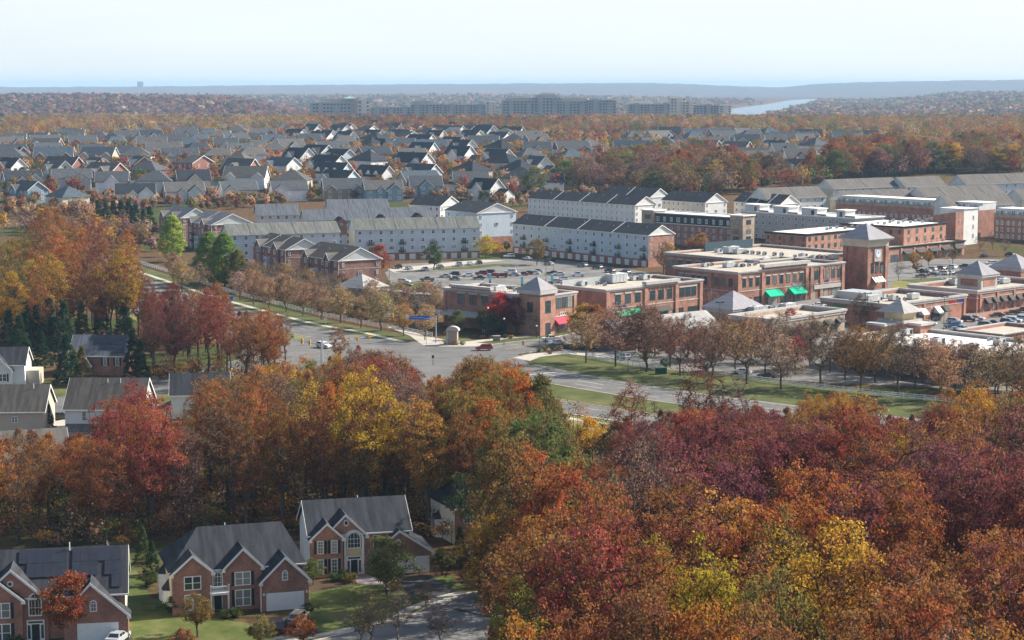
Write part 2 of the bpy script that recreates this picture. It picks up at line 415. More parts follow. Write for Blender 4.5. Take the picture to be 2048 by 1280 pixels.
ribbon('footpath', FL, -5.6, -3.6, .05, CONC); ribbon('footpath', FR, -3.2, -1.2, .05, plain('shade toned path', (.2, .19, .18), .9, .15, .5))  # right-hand path is concrete with the shadow over it put into its dark colour
ribbon('verge', FL, 34.3, 38, .02, DRY); ribbon('verge', FR, 38.8, 41.5, .02, DRY); ribbon('footpath', FR, 41.5, 43.5, .05, CONC); ribbon('verge', FR, 43.5, 52, .02, DRY)
# junction
A = FL[-6]; B = FR[3]
cu = Vector((.79, .613)); junction = [FL[-8], FL[-3] + Vector((2, 1)), P(960, 694), P(1000, 690), P(1040, 712), P(1060, 731), FR[3], offset(FR, 38.5)[3], offset(FR, 38.5)[0] + Vector((-8, -12)), offset(FL, 34)[-1] + Vector((-6, -14)), offset(FL, 34)[-8]]
sheet('road', junction, .034, ASPH)
# side street running away to the upper right, and out of sight to the lower left
SN = smooth_line([P(*p) for p in [(985, 716), (1030, 709), (1120, 697), (1200, 688), (1280, 672), (1400, 660)]])
ribbon('road', SN, -18, 0, .038, ASPH); ribbon('kerb', SN[8:], -.15, .15, 0, KERB, h=.14); ribbon('kerb', SN[8:], -18.15, -17.85, 0, KERB, h=.14)
ribbon('verge', SN[8:], -24, -18.3, .02, GRASS); ribbon('footpath', SN[8:], -27.5, -24, .04, CONC)
s2 = [offset(FL, 34)[-1] + Vector((6, -6)), offset(FL, 34)[-1] + Vector((-10, -40)), offset(FL, 34)[-1] + Vector((-50, -110))]
ribbon('road', smooth_line(s2), -8, 9, .03, ASPH)
for d in (4.2, 8.5): dashes('lane_markings', FL[:-8], d, .16, .055, WHITE_P)
for d in (25, 29): dashes('lane_markings', FL[:-8], d, .16, .055, WHITE_P)
for d in (4.2, 8.2): dashes('lane_markings', FR[4:], d, .18, .055, WHITE_P, 9, 5 if d < 5 else 9)
for d in (30.5, 34.5): dashes('lane_markings', FR[4:], d, .18, .055, WHITE_P)
ribbon('edge_line', FL[:-7], .5, .65, .055, WHITE_P); ribbon('edge_line', FR[4:], .5, .65, .055, WHITE_P); ribbon('edge_line', FR[4:], 37.8, 38, .055, WHITE_P)
ribbon('edge_line', FR[4:], 12, 12.18, .055, YEL_P); ribbon('edge_line', FR[4:], 27, 27.18, .055, YEL_P); ribbon('edge_line', FL[:-8], 12.2, 12.38, .055, YEL_P)
ribbon('centre_line', SN[8:], -9.4, -9.2, .055, YEL_P); ribbon('centre_line', SN[8:], -9.0, -8.8, .055, YEL_P)
dashes('lane_markings', SN[8:], -13.5, .16, .055, WHITE_P, 3, 3)
# stop lines
for L_, i, a, b in ((FR, 4, .6, 12), (FL, -9, 21.4, 33.6)):
    o1 = offset(L_, a)[i]; o2 = offset(L_, b)[i]; t_ = (L_[i] - L_[i - 1]).normalized() * .5
    sheet('stop_line', [o1, o2, o2 + t_, o1 + t_], .056, WHITE_P)
# corner paths and planting beds either side of the side street
sheet('footpath', [P(770, 652), P(800, 655), P(850, 672), P(905, 682), P(985, 688), P(985, 693), P(880, 693), P(845, 690), P(820, 672)], .045, CONC)
sheet('lawn', [P(870, 680), P(905, 668), P(1000, 676), P(1085, 674), P(1090, 680), P(1010, 688), P(985, 688)], .03, GRASS)
sheet('planting_bed', [P(935, 672), P(1000, 668), P(1085, 672), P(1000, 680), P(945, 682)], .035, MULCH)
sheet('footpath', [P(1025, 716), P(1058, 708), P(1150, 700), P(1340, 722), P(1330, 726), P(1130, 708), P(1080, 714), P(1060, 722)], .045, CONC)
sheet('planting_bed', [P(1062, 707), P(1130, 695), P(1190, 697), P(1180, 704), P(1120, 706)], .04, MULCH)
sheet('lawn', [P(1048, 716), P(1130, 708), P(1600, 768), P(1880, 802), P(2150, 830), P(2150, 870), P(1640, 815), P(1400, 786), P(1218, 758), P(1080, 728)], .025, GRASS)
# townhouse court
sheet('parking_lot', [P(770, 545), P(800, 528), P(960, 520), P(1030, 515), P(1120, 520), P(1320, 548), P(1330, 570), P(1180, 590), P(900, 590), P(790, 585)], .02, LOT)
sheet('lawn', [P(860, 539), P(1000, 527), P(1035, 528), P(960, 536), P(880, 541)], .05, GRASS)
sheet('lawn', [P(960, 500), P(1022, 496), P(1024, 512), P(985, 516), P(962, 512)], .05, GRASS)
sheet('drive_apron', [P(775, 538), P(960, 519), P(1010, 521), P(860, 536), P(790, 546)], .045, CONC)
sheet('grass_island', [P(785, 570), P(830, 563), P(880, 575), P(800, 586)], .05, GRASS)
sheet('grass_island', [P(1030, 568), P(1075, 562), P(1120, 566), P(1060, 574)], .05, DRY)
# shopping centre
sheet('parking_lot', [P(1150, 730 - 25), P(1240, 690), P(1450, 660), P(1660, 640), P(1700, 650), P(1680, 690), P(1990, 735), P(2200, 760), P(2200, 790), P(1640, 765), P(1360, 742), P(1230, 724)], .03, LOT)
sheet('parking_lot', [P(1760, 560), P(1780, 520), P(2200, 500), P(2300, 560), P(2300, 700), P(2050, 690), P(1850, 660), P(1690, 640), P(1560, 615), P(1400, 640), P(1300, 668), P(1160, 690), P(1160, 660), P(1500, 605), P(1740, 590)], .022, LOT)
sheet('footpath', [P(1890, 640), P(2040, 612), P(2120, 604), P(2130, 612), P(2060, 622), P(1960, 640), P(1905, 648)], .05, PAVER)
sheet('green', [P(1940, 552), P(2048, 548), P(2180, 548), P(2180, 575), P(2000, 572), P(1950, 566), P(1830, 568), P(1790, 560)], .04, GRASS)
sheet('planting_bed', [P(1772, 590), P(1790, 560), P(1830, 566), P(1820, 580), P(1790, 600)], .045, DRY)
# foreground cul-de-sac
KX = smooth_line([P(*p) for p in [(560, 1300), (650, 1277), (740, 1255), (810, 1236), (860, 1213), (893, 1203), (925, 1190), (985, 1180), (1060, 1175)]])
ribbon('street', KX, .2, 16, .03, asphalt('street asphalt', (.19, .185, .18))); ribbon('kerb', KX, -.2, .2, 0, plain('pale warm kerb', (.5, .42, .33), .9, .1, .5), h=.13)  # this kerb is a paler, warmer tone than the others
ribbon('verge', KX, -1.6, -.2, .025, DRY)
SW = smooth_line([P(*p) for p in [(500, 1292), (640, 1268), (735, 1248), (780, 1237), (810, 1218), (850, 1203), (905, 1190)]])
ribbon('pavement', SW, -.1, 1.3, .05, CONC)
sheet('lawn', [P(560, 1290), P(606, 1270), P(606, 1180), P(700, 1150), P(760, 1165), P(900, 1150), P(950, 1190), P(830, 1215), P(735, 1250), P(640, 1270)], .02, GRASS2)
sheet('lawn', [P(-60, 1330), P(200, 1100), P(262, 1120), P(300, 1195), P(330, 1200), P(340, 1225), P(520, 1250), P(620, 1245), P(620, 1262), P(520, 1290), P(300, 1340)], .022, GRASS2)
sheet('planting_bed', [P(606, 1175), P(650, 1160), P(760, 1150), P(770, 1160), P(690, 1172), P(625, 1184)], .04, MULCH)
sheet('driveway', [P(795, 1158), P(862, 1152), P(912, 1184), P(865, 1196), P(818, 1190), P(796, 1166)], .045, ASPH2)
sheet('drive_apron', [P(865, 1196), P(912, 1184), P(930, 1186), P(878, 1216), P(850, 1205)], .055, CONC)
sheet('front_path', [P(706, 1150), P(735, 1150), P(765, 1162), P(790, 1166), P(788, 1172), P(715, 1168)], .05, plain('mauve flagstones', (.30, .25, .26), .9, .12, 2))
sheet('driveway', [P(515, 1238), P(612, 1236), P(640, 1266), P(580, 1285), P(530, 1275)], .045, ASPH2)
sheet('driveway', [P(150, 1278), P(262, 1270), P(280, 1330), P(120, 1330)], .045, ASPH2)
# left hand lane of houses
sheet('lawn', [P(60, 790), P(130, 760), P(400, 775), P(410, 840), P(290, 850), P(120, 860), P(80, 850)], .02, GRASS)
sheet('driveway', [P(100, 845), P(132, 838), P(300, 806), P(345, 815), P(345, 830), P(300, 832), P(140, 868), P(100, 866)], .04, CONC)
# far junction at the left edge
sheet('road', [P(-200, 470), P(60, 470), P(75, 490), P(20, 512), P(-60, 520), P(-200, 520)], .04, ASPH)
sheet('lawn', [P(-150, 446), P(60, 452), P(60, 464), P(-150, 464)], .03, GRASS)
# ---- river
WAT, wt, wb = nm('river water'); wb.inputs['Base Color'].default_value = (.10, .13, .16, 1); wb.inputs['Roughness'].default_value = .22
wn = noise(wt, coord(wt), .05, 3); wbp = wt.nodes.new('ShaderNodeBump'); wbp.inputs['Strength'].default_value = .25; wbp.inputs['Distance'].default_value = 2
wt.links.new(wn, wbp.inputs['Height']); wt.links.new(wbp.outputs[0], wb.inputs['Normal'])

_r = [(RIV_C[i] - RIV_H[i] * 1.3, y) for i, y in enumerate(RIV_Y)] + [(RIV_C[i] + RIV_H[i] * 1.3, y) for i, y in reversed(list(enumerate(RIV_Y)))]
sheet('river', [Vector((a * y, y)) for a, y in _r], -5.0, WAT)
# pale harvested field beyond the town
sheet('field', [Vector((a * y, y)) for a, y in ((.165, 3900), (.202, 3900), (.206, 4600), (.158, 4700))], -5.5, plain('harvested field', (.34, .25, .19), 1, .2, .01))
# ================================================================ trees
def leaf_mat(name, source, trans=.42):
    m = bpy.data.materials.new(name); m.use_nodes = True; t = m.node_tree; t.nodes.clear()
    o = t.nodes.new('ShaderNodeOutputMaterial'); d = t.nodes.new('ShaderNodeBsdfDiffuse'); tr = t.nodes.new('ShaderNodeBsdfTranslucent'); mx = t.nodes.new('ShaderNodeMixShader')
    if source == 'object': c = t.nodes.new('ShaderNodeObjectInfo').outputs['Color']
    else:
        a = t.nodes.new('ShaderNodeAttribute'); a.attribute_name = 'tint'; c = a.outputs['Color']
    v = t.nodes.new('ShaderNodeAttribute'); v.attribute_name = 'leaf'
    hs = t.nodes.new('ShaderNodeHueSaturation'); t.links.new(c, hs.inputs['Color'])
    h = t.nodes.new('ShaderNodeMapRange'); h.inputs[3].default_value = .474; h.inputs[4].default_value = .532; t.links.new(v.outputs['Fac'], h.inputs[0]); t.links.new(h.outputs[0], hs.inputs['Hue'])
    a2 = t.nodes.new('ShaderNodeAttribute'); a2.attribute_name = 'tone'
    q = t.nodes.new('ShaderNodeMapRange'); q.inputs[3].default_value = .6; q.inputs[4].default_value = 1.95; t.links.new(a2.outputs['Fac'], q.inputs[0]); t.links.new(q.outputs[0], hs.inputs['Value'])
    t.links.new(hs.outputs[0], d.inputs[0]); t.links.new(hs.outputs[0], tr.inputs[0]); mx.inputs[0].default_value = trans
    t.links.new(d.outputs[0], mx.inputs[1]); t.links.new(tr.outputs[0], mx.inputs[2]); t.links.new(mx.outputs[0], o.inputs[0]); return m
LEAF = leaf_mat('leaves', 'object'); LEAFT = leaf_mat('leaves by tree', 'tint')
BARK = plain('grey brown bark', (.085, .068, .055), .95, .3, 3); TWIG = plain('pale twigs', (.20, .155, .13), .95, .2, 2)

def tree_skeleton(g, H, Rc, base, n, shape, up=.3):
    """points through the crown joined to the nearest inner point: gives forking limbs"""
    pts = []
    lob = [(g.uniform(0, 6.28), g.uniform(.25, .95), g.uniform(.55, 1.0)) for _ in range(6)]
    while len(pts) < n:
        u = g.normal(size=3); u /= np.linalg.norm(u); r = g.uniform(.25, 1) ** .45
        if shape == 'cone':
            h = g.uniform(0, 1) ** 1.25; rr = (1 - h) * Rc * g.uniform(.35, 1) ** .5 + .15; a = g.uniform(0, 6.283)
            p = np.array([math.cos(a) * rr, math.sin(a) * rr, base + h * (H - base)])
        elif shape == 'column':
            h = g.uniform(0, 1); prof = math.sin(min(1, h * 2.2 + .12) * math.pi / 2) * (1 - h ** 2.6) ** .7; a = g.uniform(0, 6.283)
            rr = Rc * prof * g.uniform(.3, 1) ** .5; p = np.array([math.cos(a) * rr, math.sin(a) * rr, base + h * (H - base)])
        else:
            p = u * r; p[2] = p[2] * .5 + .5
            az = math.atan2(p[1], p[0]); k = 1.0
            for a, zz, s in lob:
                da = math.cos(az - a); k += .40 * s * max(0, da) ** 3 * math.exp(-((p[2] - zz) / .28) ** 2)
            if shape == 'vase': k *= .55 + .65 * p[2]
            if shape == 'round': k *= 1.05 - .25 * abs(p[2] - .45)
            k *= .72 + .28 * math.sin(az * 3 + lob[0][0]) * math.sin(p[2] * 7 + lob[1][0])
            p = np.array([p[0] * Rc * k, p[1] * Rc * k, base + p[2] * (H - base) * (1 - .22 * (np.hypot(p[0], p[1]) ** 2))])
        pts.append(p)
    pts = np.array(pts)
    trunk = [np.array([0, 0, z]) for z in np.linspace(0, base + (H - base) * (.75 if shape in ('cone', 'column') else .45), 7)]
    for i in range(1, len(trunk)): trunk[i] = trunk[i] + np.array([g.normal() * .12, g.normal() * .12, 0]) * i * .5
    N = list(trunk); par = [-1] + list(range(len(trunk) - 1)); tip = [False] * len(N)
    o = np.array([0, 0, base * .8]); order = np.argsort(np.linalg.norm(pts - o, axis=1))
    first = 1 if base < 1 else next(i for i, q in enumerate(trunk) if q[2] >= base * .72)
    for i in order:
        p = pts[i]; A = np.array(N); d = np.linalg.norm(A - p, axis=1) + .9 * np.maximum(0, A[:, 2] - p[2] + .2)
        d[:first] = 1e9
        dd = d + .12 * np.linalg.norm(A - o, axis=1)
        j = int(np.argmin(dd)); L = np.linalg.norm(N[j] - p); k = max(1, int(L / 1.6)); a = N[j]
        for q in range(1, k):
            m = a + (p - a) * q / k + g.normal(size=3) * L * .05; m[2] -= .12 * L * math.sin(math.pi * q / k)
            N.append(m); par.append(j); tip.append(False); j = len(N) - 1
        N.append(p); par.append(j); tip.append(True)
    rad = np.zeros(len(N)); 
    for i in range(len(N) - 1, 0, -1):
        rad[i] = max(rad[i], 1.0 ** 2.2 if tip[i] else 0) + (1 if tip[i] else 0) * 0
        if par[i] >= 0: rad[par[i]] += rad[i]
    return np.array(N), np.array(par), np.array(tip), rad
def tubes(N, par, rad, r0, rtip, minr=0, twigs=None, g=None):
    VS = []; FS = []; off = 0; mxr = rad[0]
    def rr(x): return rtip + (r0 - rtip) * (x / mxr) ** .62
    for i in range(1, len(N)):
        a = N[par[i]]; b = N[i]; ra = rr(rad[par[i]]) if par[i] != par[par[i]] else r0; rb = rr(rad[i]); ra = min(ra, rb * 1.8)
        if rb < minr: continue
        n = 6 if rb > .12 else (4 if rb > .05 else 3); d = b - a; L = np.linalg.norm(d) + 1e-9; d = d / L
        u = np.cross(d, [.3, .9, .2]); u /= np.linalg.norm(u) + 1e-9; w_ = np.cross(d, u); t_ = np.arange(n) / n * 2 * math.pi
        ring = np.cos(t_)[:, None] * u + np.sin(t_)[:, None] * w_
        VS.append(a + ring * ra); VS.append(b + ring * rb)
        for k in range(n): FS.append((off + k, off + (k + 1) % n, off + n + (k + 1) % n, off + n + k))
        off += 2 * n
    if twigs is not None:                        # fine twigs as thin three-sided spikes
        for a, b in twigs:
            d = b - a; L = np.linalg.norm(d) + 1e-9; d = d / L; u = np.cross(d, [.3, .9, .2]); u /= np.linalg.norm(u) + 1e-9; w_ = np.cross(d, u)
            r = rtip * .8; VS.append(np.array([a + u * r, a - u * r * .5 + w_ * r * .87, a - u * r * .5 - w_ * r * .87, b])); 
            FS += [(off, off + 1, off + 3, off + 3), (off + 1, off + 2, off + 3, off + 3), (off + 2, off, off + 3, off + 3)]; off += 4
    return np.concatenate(VS), FS
def leaf_quads(g, centres, per, spread, size, H):
    n = len(centres) * per; c = np.repeat(centres, per, 0)
    dr = g.normal(size=(n, 3)); dr /= np.linalg.norm(dr, axis=1)[:, None]; rr = g.uniform(0, 1, n) ** .5 * 1.5
    c = c + dr * rr[:, None] * np.array([spread, spread, spread * .62]) * g.uniform(.7, 1.2, (n, 1))
    nrm = dr * .8 + g.normal(size=(n, 3)) * .55 + np.array([0, 0, .45]); nrm /= np.linalg.norm(nrm, axis=1)[:, None]
    u = np.cross(nrm, g.normal(size=(n, 3))); u /= np.linalg.norm(u, axis=1)[:, None]; w_ = np.cross(nrm, u)
    s = size * g.uniform(.6, 1.3, n)[:, None] * .5
    V = np.stack([c - u * s, c - w_ * s * .75, c + u * s, c + w_ * s * .75], 1).reshape(-1, 3)
    Fq = np.arange(n * 4).reshape(n, 4)
    leafv = np.clip(np.repeat(g.uniform(.2, .8, len(centres)), per) + g.normal(size=n) * .16, 0, 1)
    tone = np.clip(np.repeat(g.uniform(.22, .62, len(centres)), per) + g.normal(size=n) * .2, 0, 1)
    return V, Fq, leafv, tone
def make_tree(name, seed, H, Rc, base, n, shape='oak', per=55, spread=.9, size=.36, r0=.28, rtip=.025, twig=0, bare=0.0, bark=None, minr=0):
    g = np.random.default_rng(seed); N, par, tip, rad = tree_skeleton(g, H, Rc, base, n, shape)
    C = N[tip]; tw = None
    if twig:
        tw = []
        for c in C:
            for _ in range(twig):
                d = g.normal(size=3); d[2] = abs(d[2]) * .8 + .1; d /= np.linalg.norm(d); a = c + g.normal(size=3) * .15; tw.append((a, a + d * g.uniform(.6, 1.5)))
    V, FS = tubes(N, par, rad, r0, rtip, minr, tw, g)
    me = bpy.data.meshes.new(name + '_wood'); FS2 = [f if f[2] != f[3] else f[:3] for f in FS]; me.from_pydata(V.tolist(), [], FS2); me.materials.append(bark or BARK); me.update()
    cr = None
    if per:
        keep = C[g.uniform(0, 1, len(C)) >= bare]
        V, Fq, l, t_ = leaf_quads(g, keep, per, spread, size, H); V[:, 2] = np.maximum(V[:, 2], .1)
        cr = npmesh(name + '_leaves', V, Fq, LEAF, {'leaf': l, 'tone': t_})
    return me, cr, H
PROT = {}
def proto(key, **k):
    if key not in PROT: PROT[key] = make_tree(key, **k)
    return PROT[key]
# near forest oaks and maples, dense; two shapes each
proto('oak_a', seed=1, H=21, Rc=6.4, base=6, n=240, per=62, spread=.76, size=.27, r0=.42, bare=.08)
proto('oak_e', seed=31, H=22, Rc=6.0, base=6, n=230, per=56, spread=.70, size=.27, r0=.40, bare=.15)
proto('oak_f', seed=32, H=20, Rc=6.8, base=5, n=250, per=52, spread=.72, size=.27, r0=.42, bare=.2, shape='vase')
proto('oak_b', seed=2, H=23, Rc=5.8, base=7, n=220, per=52, spread=.74, size=.30, bare=.1, r0=.42, shape='vase')
proto('oak_c', seed=3, H=19, Rc=7.2, base=5.5, n=260, per=54, spread=.76, size=.30, r0=.40, bare=.08, shape='round')
proto('oak_d', seed=4, H=24, Rc=5.6, base=8, n=190, per=50, spread=.74, size=.30, r0=.38, bare=.18)
proto('thin_c', seed=35, H=21, Rc=5.8, base=6, n=220, per=32, spread=.8, size=.28, r0=.36, rtip=.02, twig=4, bare=.22)
proto('thin_a', seed=5, H=22, Rc=5.6, base=7, n=190, per=22, spread=.95, size=.30, r0=.34, rtip=.02, twig=6, bare=.25)
proto('thin_b', seed=6, H=20, Rc=6.2, base=6, n=200, per=11, spread=.95, size=.28, r0=.34, rtip=.02, twig=8, bare=.2, shape='vase')
proto('slim_a', seed=7, H=17, Rc=3.4, base=4, n=110, per=50, spread=.7, size=.30, r0=.22, shape='column')
proto('round_a', seed=8, H=11, Rc=4.4, base=2.2, n=120, per=60, spread=.75, size=.30, r0=.22, shape='round')
proto('round_b', seed=9, H=13, Rc=5.0, base=2.6, n=130, per=52, spread=.8, size=.34, r0=.24)
proto('street_a', seed=10, H=12, Rc=4.9, base=2.9, n=170, per=30, spread=.75, size=.26, r0=.20, rtip=.02, twig=9, bare=.1)
proto('street_b', seed=11, H=11.5, Rc=4.6, base=2.8, n=160, per=36, spread=.75, size=.28, r0=.20, rtip=.02, twig=8)
proto('street_c', seed=14, H=12.5, Rc=4.8, base=3.0, n=170, per=14, spread=.7, size=.24, r0=.20, rtip=.02, twig=12, bare=.2)
proto('bare_a', seed=12, H=11, Rc=3.8, base=2.4, n=120, per=3, spread=.6, size=.22, r0=.16, rtip=.016, twig=11, shape='vase', bark=TWIG)
proto('cone_a', seed=13, H=12, Rc=2.6, base=.5, n=170, per=60, spread=.42, size=.26, r0=.2, shape='cone')
proto('cone_b', seed=15, H=13, Rc=3.6, base=.6, n=190, per=55, spread=.5, size=.28, r0=.22, shape='cone')
proto('cypress', seed=16, H=16, Rc=4.2, base=1.0, n=300, per=75, spread=.62, size=.30, r0=.3, shape='column')
proto('small_a', seed=17, H=6.5, Rc=2.6, base=1.5, n=90, per=60, spread=.42, size=.2, r0=.14, rtip=.02, shape='round')
proto('small_b', seed=18, H=5.5, Rc=2.2, base=1.0, n=50, per=9, spread=.5, size=.2, r0=.09, rtip=.012, twig=12, bare=.2, bark=TWIG, shape='vase')
proto('bush_a', seed=19, H=2.0, Rc=1.3, base=.2, n=40, per=60, spread=.25, size=.14, r0=.05, rtip=.015, shape='round')
proto('bush_b', seed=20, H=1.2, Rc=1.2, base=.1, n=26, per=50, spread=.26, size=.14, r0=.04, rtip=.015, shape='round')
proto('ball', seed=21, H=4.6, Rc=1.9, base=1.2, n=90, per=70, spread=.3, size=.16, r0=.12, rtip=.02, shape='round')

TREES = []   # (object, kind word, colour word, px, py) filled in as trees are planted, named afterwards
CW = {'rust': (.27, .095, .035), 'orange': (.34, .135, .035), 'copper': (.24, .10, .042), 'maroon': (.165, .052, .042), 'red': (.26, .068, .048), 'scarlet': (.50, .04, .045),
      'gold': (.36, .20, .035), 'yellow': (.46, .31, .035), 'olive': (.185, .135, .04), 'green': (.07, .095, .03), 'lime': (.31, .32, .05), 'leafgreen': (.17, .22, .05), 'brown': (.20, .112, .062),
      'tan': (.38, .25, .15), 'wheat': (.36, .205, .10), 'pine': (.03, .055, .03), 'plum': (.17, .055, .062), 'mauve': (.23, .13, .10), 'moss': (.12, .125, .04)}
def plant(kind, name, cat, colour, x, y, s=1.0, z=None, jit=.16, group=None, label=None, sx=1.0, lean=0):
    wood, leaves, H = PROT[kind]
    zz = float(gz(x, y)) if z is None else z
    r = link(name, None, None, (x, y, zz), rnd.uniform(0, 6.28)); r.scale = (s * sx, s * sx, s)
    if lean: r.rotation_euler = (rnd.uniform(-lean, lean), rnd.uniform(-lean, lean), r.rotation_euler[2])
    link('trunk', wood, r)
    if leaves is not None:
        c = link('crown', leaves, r); b = CW[colour]
        k = rnd.uniform(1 - jit, 1 + jit); c.color = (min(1, b[0] * k * rnd.uniform(.88, 1.12)), min(1, b[1] * k * rnd.uniform(.85, 1.18)), min(1, b[2] * k * rnd.uniform(.8, 1.2)), 1)
    r['category'] = cat
    if group: r['group'] = group
    if label: r['label'] = label
    else:
        ax, ay = PIX(x, y, zz + H * s * .6); TREES.append((r, kind, colour, ax, ay, H * s))
    return r
def plant_px(kind, name, cat, colour, px, py, Hm, **k):
    """put the tree's foot on the ground under that picture point, Hm metres tall"""
    p = G(px, py); return plant(kind, name, cat, colour, p.x, p.y, Hm / PROT[kind][2], **k)
def plant_top(kind, name, cat, colour, px, ptop, Hm, **k):
    """same, from where the top of the crown is"""
    p = G(px, ptop, Hm); return plant(kind, name, cat, colour, p.x, p.y, Hm / PROT[kind][2], **k)
# ================================================================ building kit
BR = brick('red brick', (.32, .122, .08)); BR2 = brick('rose brick', (.38, .165, .11)); BRD = brick('dark red brick', (.26, .10, .08)); BRT = brick('tan brick', (.36, .28, .21))
SB = siding('pale blue siding', (.50, .585, .66)); SW_ = siding('white siding', (.74, .74, .72)); SC = siding('cream siding', (.66, .60, .47)); SG = siding('grey green siding', (.42, .45, .44))
SBL = siding('deep blue siding', (.20, .29, .36)); STA = siding('tan siding', (.50, .44, .35)); SGR = siding('light grey siding', (.58, .60, .60))
RG = shingle('greenish grey shingles', (.15, .155, .14), .22); RD = shingle('charcoal shingles', (.045, .048, .056), .25); RT = shingle('taupe shingles', (.14, .13, .12), .2)
RS = shingle('slate grey shingles', (.12, .13, .15), .2); RL = shingle('weathered pale shingles', (.36, .35, .34), .15); RP = shingle('pale slate shingles', (.30, .29, .31), .12); RB = shingle('brown black shingles', (.085, .078, .072), .25)
TRIM = plain('white painted trim', (.78, .78, .76), .5, .06, 2); STONE = plain('pale cornice stone', (.44, .42, .40), .8, .12, .7); DARKM = plain('black painted metal', (.025, .027, .03), .5, .2, 3)
NAVY = plain('black green cornice', (.03, .04, .045), .6, .2, 1); ROOFW = plain('white roof membrane', (.80, .78, .74), .7, .1, .25); ROOFG = plain('gravel roof', (.42, .38, .32), .95, .18, .4)
HVACM = plain('galvanised unit casing', (.42, .44, .45), .5, .15, 1.5, .2); GL = glass(); DOORW = plain('white garage door', (.72, .73, .72), .5, .06, 1); FRAMEG = plain('dark green window frame', (.06, .12, .11), .5, .1, 2)
AWG = plain('bright green awning', (.0, .42, .24), .8, .1, 2); AWR = plain('red awning', (.62, .06, .09), .8, .15, 2); AWD = plain('charcoal awning', (.07, .065, .06), .8, .15, 2); AWP = plain('pale awning', (.6, .62, .6), .8, .1, 2)
BLACKSH = plain('black shutters', (.03, .035, .04), .6, .1, 3); TEAL = plain('verdigris roof', (.22, .36, .33), .7, .15, .3); SOLAR = plain('solar panel glass', (.028, .03, .042), .25, .2, .8, 0, .6)
CREAM = plain('cream render', (.60, .50, .30), .8, .1, .5); WALK = tinted('painted walls', .7); ROOFT = tinted('tinted shingles', .95, .25, .08)

WCACHE = {}
def window_mesh(w_, h_, style='sash', fr=.11, mat=None):
    key = ('w', round(w_, 2), round(h_, 2), style, fr, mat.name if mat else '')
    if key in WCACHE: return WCACHE[key]
    m = MB(); p = MB(); y0 = -.09; W = w_ / 2
    arch = style == 'arch'
    if arch:
        n = 10; hs = h_ - W; out_ = [(-W, 0), (W, 0)] + [(W * math.cos(i * math.pi / n), hs + W * math.sin(i * math.pi / n)) for i in range(n + 1)]
        k = (W - fr) / W; inn = [(-W * k, fr), (W * k, fr)] + [(W * k * math.cos(i * math.pi / n), hs + W * k * math.sin(i * math.pi / n)) for i in range(n + 1)]
        N = len(out_)
        m.add([(x, y0, z) for x, z in out_] + [(x, y0, z) for x, z in inn] + [(x, 0, z) for x, z in out_],
              [(i, (i + 1) % N, N + (i + 1) % N, N + i) for i in range(N)] + [((i + 1) % N, i, 2 * N + i, 2 * N + (i + 1) % N) for i in range(N)])
        p.add([(x, y0 + .04, z) for x, z in inn], [tuple(range(N))])
        m.box(-.03, y0, fr, .03, y0 + .06, h_ - fr * .6); m.box(-W * k, y0, hs - .03, W * k, y0 + .06, hs + .03); m.box(-W * k, y0 + .01, hs * .5, W * k, y0 + .06, hs * .5 + .04)
        for s in (-.5, .5): m.box(s * W - .02, y0 + .01, fr, s * W + .02, y0 + .06, hs + W * .75)
    elif style == 'oval':
        n = 14; o_ = [(W * math.cos(i * 2 * math.pi / n), h_ / 2 + h_ / 2 * math.sin(i * 2 * math.pi / n)) for i in range(n)]
        m.add([(x, y0, z) for x, z in o_] + [(x, 0, z) for x, z in o_], [tuple(range(n))] + [((i + 1) % n, i, n + i, n + (i + 1) % n) for i in range(n)])
        p.add([(x * .6, y0 - .01, h_ / 2 + (z - h_ / 2) * .6) for x, z in o_], [tuple(range(n))])
    else:
        m.box(-W, y0, 0, -W + fr, 0, h_); m.box(W - fr, y0, 0, W, 0, h_); m.box(-W + fr, y0, 0, W - fr, 0, fr); m.box(-W + fr, y0, h_ - fr, W - fr, 0, h_)
        p.box(-W + fr, y0 + .045, fr, W - fr, -.01, h_ - fr)
        b = .035
        if style in ('sash', 'double', 'triple', 'grid'): m.box(-W + fr, y0 + .01, h_ / 2 - b, W - fr, y0 + .05, h_ / 2 + b)
        if style == 'double': m.box(-.08, y0, fr, .08, y0 + .06, h_ - fr)
        if style == 'triple':
            for s in (-1, 1): m.box(s * w_ / 6 - .06, y0, fr, s * w_ / 6 + .06, y0 + .06, h_ - fr)
        if style in ('sash', 'grid'): m.box(-.022, y0 + .015, fr, .022, y0 + .05, h_ - fr)
        if style == 'grid':
            for s in (-.25, .25): m.box(s * w_ - .02, y0 + .015, fr, s * w_ + .02, y0 + .05, h_ - fr)
            for s in (.25, .75): m.box(-W + fr, y0 + .015, h_ * s - .02, W - fr, y0 + .05, h_ * s + .02)
        if style == 'cross':
            m.box(-.04, y0, fr, .04, y0 + .06, h_ - fr); m.box(-W + fr, y0, h_ * .68 - .04, W - fr, y0 + .06, h_ * .68 + .04)
    r = (m.mesh('window_frame_mesh', mat or TRIM), p.mesh('pane_mesh', GL)); WCACHE[key] = r; return r
def put(name, me, parent, x, y, z, rz=0):
    o = link(name, me, parent, (x, y, z), rz); return o
FACE = {'F': (1, 0, 0, 0, -1), 'R': (0, 1, math.pi / 2, 1, 0), 'L': (0, -1, -math.pi / 2, -1, 0)}
